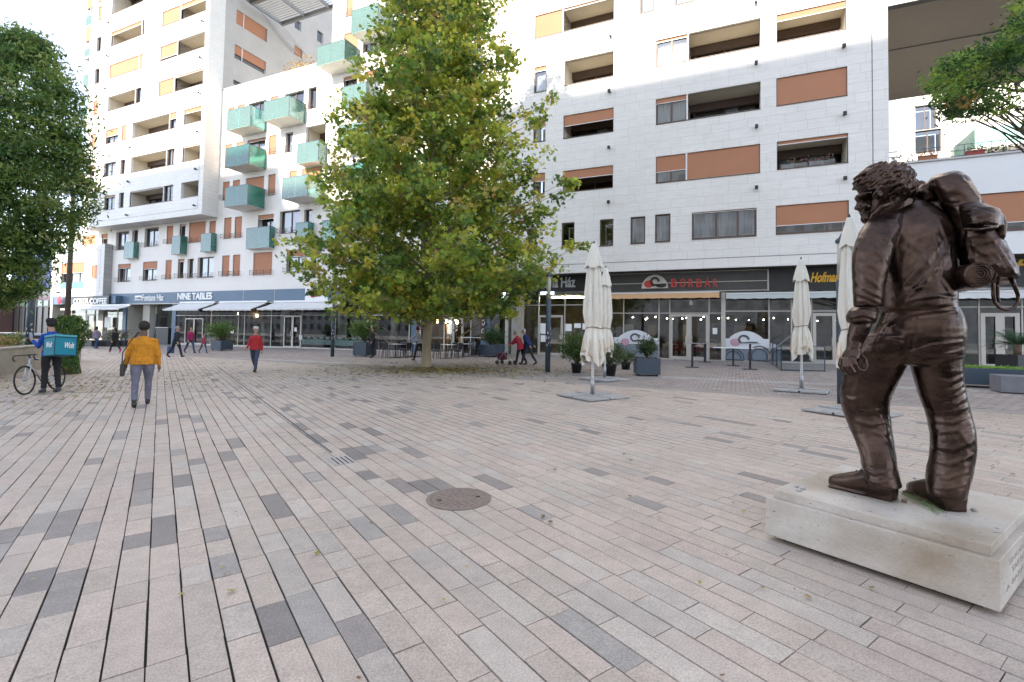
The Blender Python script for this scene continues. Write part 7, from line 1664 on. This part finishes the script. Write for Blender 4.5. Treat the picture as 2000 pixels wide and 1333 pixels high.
blob(B, 'flap', MBZ, bp_, .010, 3, sculpt([([(1890,440),(1925,432),(1955,438)],4,.010),([(1870,412),(1905,410),(1950,424)],3,.009)], .003, 2))
B = MB(); r_ = random.Random(3)
for i in range(22): f = i/21; x = 1876+46*f**.8; y = 343+62*f**1.3; p_ = aty(x, y, 3.66-.05*f); B.ell(p_, .011,.011,.013, 8, 6)
for i in range(26): f = i/25; x = 1957+33*f; y = 472+66*f; p_ = aty(x, y, 3.5); B.ell(p_, .010,.010,.011, 8, 6)
B.build('lacing', MBZ, bp_, True)
# rolled mat under the pack with its spiral end towards us
c0, ph0, rh0 = fr3(1913, 537, 3.30); ax_ = (rh0*.93-ph0*.36).normalized(); B = MB(); 
def disc_pt(r_, a, s_=0): e1 = ph0; e2 = Vector((0,0,1)); return c0+e1*(r_*.84*math.cos(a))+e2*(r_*math.sin(a)*.93)+ax_*s_
B.tube([c0+ax_*.0, c0+ax_*.03, c0+ax_*.3, c0+ax_*.6], [.078,.090,.094,.09], 26); blob(B, 'rolled_mat', MBZ, bp_, .010, 2, sculpt([([(1885,560),(1915,572),(1945,560)],3,.006)], .003, 5))
B = MB(); pts = [disc_pt(.012+.0135*a/ (2*math.pi)*1.25, a, -.004) for a in [i*.25 for i in range(148)]]; B.tube([p_ for p_ in pts if (p_-c0).length < .084], .0058, 6); B.build('mat_end', MBZ, bp_, True)
# big open buckle hanging at the lower corner
B = MB(); Yb = 3.34; pxtube(B, [(1942,535,Yb+.1),(1940,556,Yb),(1940,578,Yb),(1943,592,Yb),(1952,602,Yb),(1966,606,Yb),(1980,602,Yb),(1988,591,Yb),(1988,576,Yb),(1981,558,Yb),(1972,538,Yb+.1)], [.014,.013,.013,.012,.012,.012,.012,.012,.013,.015,.02], 10); pxtube(B, [(1948,540,Yb+.1),(1948,560,Yb+.03),(1949,582,Yb+.03),(1952,592,Yb)], [.014,.013,.012,.010], 8); blob(B, 'buckle_loop', MBZ, bp_, .008, 1)
B = MB(); pxtube(B, [(1792,372,3.74),(1780,392,3.78),(1768,410,3.98),(1766,450,4.03)], [.03,.03,.03,.03], 8); blob(B, 'shoulder_strap', MBZ, bp_, .010, 2)
# ---- stone block the statue stands on
A_, B_ = atz(1495,1043,.095), atz(1954,1197.5,.095); e1 = (B_-A_); Lx = e1.length; e1.normalize(); e2 = Vector((-e1.y, e1.x, 0)); Ly = 1.40
rzp = math.atan2(e1.y, e1.x)
M['trav'] = noisy(noisy(mat('travertine_block', (.60,.545,.475), .5), 2.2, .16, 8, stretch=(1,1,3.2)), 38, .10, 4, bump=.25, bscale=60)
def trav():
    m = M['trav']; t = m.node_tree; b = t.nodes['Principled BSDF']; L = t.links; tc = t.nodes.new('ShaderNodeTexCoord'); mp = t.nodes.new('ShaderNodeMapping'); mp.inputs['Scale'].default_value = (1,1,3); L.new(tc.outputs['Object'], mp.inputs[0])
    v = t.nodes.new('ShaderNodeTexNoise'); v.inputs['Scale'].default_value = 22; v.inputs['Detail'].default_value = 3; L.new(mp.outputs[0], v.inputs['Vector']); cr_ = t.nodes.new('ShaderNodeValToRGB'); cr_.color_ramp.elements[0].position = .66; cr_.color_ramp.elements[0].color = (0,0,0,1); cr_.color_ramp.elements[1].position = .72; cr_.color_ramp.elements[1].color = (1,1,1,1); L.new(v.outputs['Fac'], cr_.inputs[0])
    n = t.nodes.new('ShaderNodeTexNoise'); n.inputs['Scale'].default_value = 1.6; n.inputs['Detail'].default_value = 4; L.new(tc.outputs['Object'], n.inputs['Vector'])
    c2_ = t.nodes.new('ShaderNodeValToRGB'); c2_.color_ramp.elements[0].position = .42; c2_.color_ramp.elements[0].color = (1,1,1,1); c2_.color_ramp.elements[1].position = .75; c2_.color_ramp.elements[1].color = (.62,.54,.44,1); L.new(n.outputs['Fac'], c2_.inputs[0])
    m1 = t.nodes.new('ShaderNodeMix'); m1.data_type = 'RGBA'; m1.blend_type = 'MULTIPLY'; m1.inputs[0].default_value = 1; src = b.inputs['Base Color'].links[0].from_socket; L.new(src, m1.inputs[6]); L.new(c2_.outputs[0], m1.inputs[7])
    m2 = t.nodes.new('ShaderNodeMix'); m2.data_type = 'RGBA'; L.new(cr_.outputs[0], m2.inputs[0]); L.new(m1.outputs[2], m2.inputs[6]); m2.inputs[7].default_value = (.20,.15,.11,1); L.new(m2.outputs[2], b.inputs['Base Color'])
trav()
pl = thing('statue_plinth', 'low pale travertine block with an inscribed end face, carrying the bronze statue', 'plinth', A_, rzp)
B = MB(); B.box(0, Lx, 0, Ly, 0, .285); B.build('block', M['trav'], pl, bevel=.006)
B = MB(); g_ = .042; B.box(g_, Lx-g_, g_, Ly-g_, .285, ZP-.095); B.build('top_slab', M['trav'], pl, bevel=.004)
B = MB(); B.box(.09, Lx-.09, .09, Ly-.09, -.2, -.001); B.build('recessed_base', M['dark'], pl)  # black colour stands in for the shadow in the gap under the block
EN = mat('engraved', (.38,.345,.30), .9)
for i, (s_, a_, b_, z_) in enumerate((('SHOKÁIG',.25,.95,.20),('TARTOTT',.32,.88,.135),('A BARÁTSÁG',.16,1.04,.07))):
    o = fit_text(s_, 0, b_-a_, 0, .036, 0, EN, pl, ext=.001); o.rotation_euler = (R(90),0,R(90)); o.location = (Lx+.0012, a_, z_)
# pebbles and flower stems left on it
def stone(lab, q, rx_, ry_, rz_, m_):
    p = atz(*q, ZP); t = thing('pebble', lab, 'pebble', p, random.Random(int(q[0])).random()*3, 'pebbles on the statue block'); B = MB(); B.ell((0,0,rz_*.8), rx_, ry_, rz_, 10, 7); B.build('stone', m_, t, True)
PEB = mat('pebble', (.45,.44,.42), .6)
for q, lab in (((1556,952),'small white pebble at the left corner of the block, farther one'),((1560,960),'small white pebble at the left corner of the block, nearest one'),((1568,956),'small white pebble at the left corner of the block, rightmost one'),((1766,981),'brown pebble between the two shoes'),((1903,999),'pale pebble right of the right heel'),((1787,936),'pebble beyond the gap between the shoes')): stone(lab, q, .022,.016,.012, PEB if q[0] != 1766 else mat('pebble_brown', (.22,.16,.10), .6))
t = thing('flowers', 'few cut green flower stems lying between the shoes on the block', 'flowers'); B = MB(); r_ = random.Random(8)
for k in range(7):
    a = atz(1760+r_.uniform(-3,16), 962+r_.uniform(-3,9), ZP); b_ = atz(1838+r_.uniform(-12,14), 1003+r_.uniform(-4,6), ZP); B.tube([a+Vector((0,0,.02+.01*r_.random())), a.lerp(b_,.5)+Vector((0,0,.022+.012*r_.random())), b_+Vector((0,0,.008))], .0025, 6)
B.build('stem', mat('green_stem', (.12,.20,.06), .6), t, True)
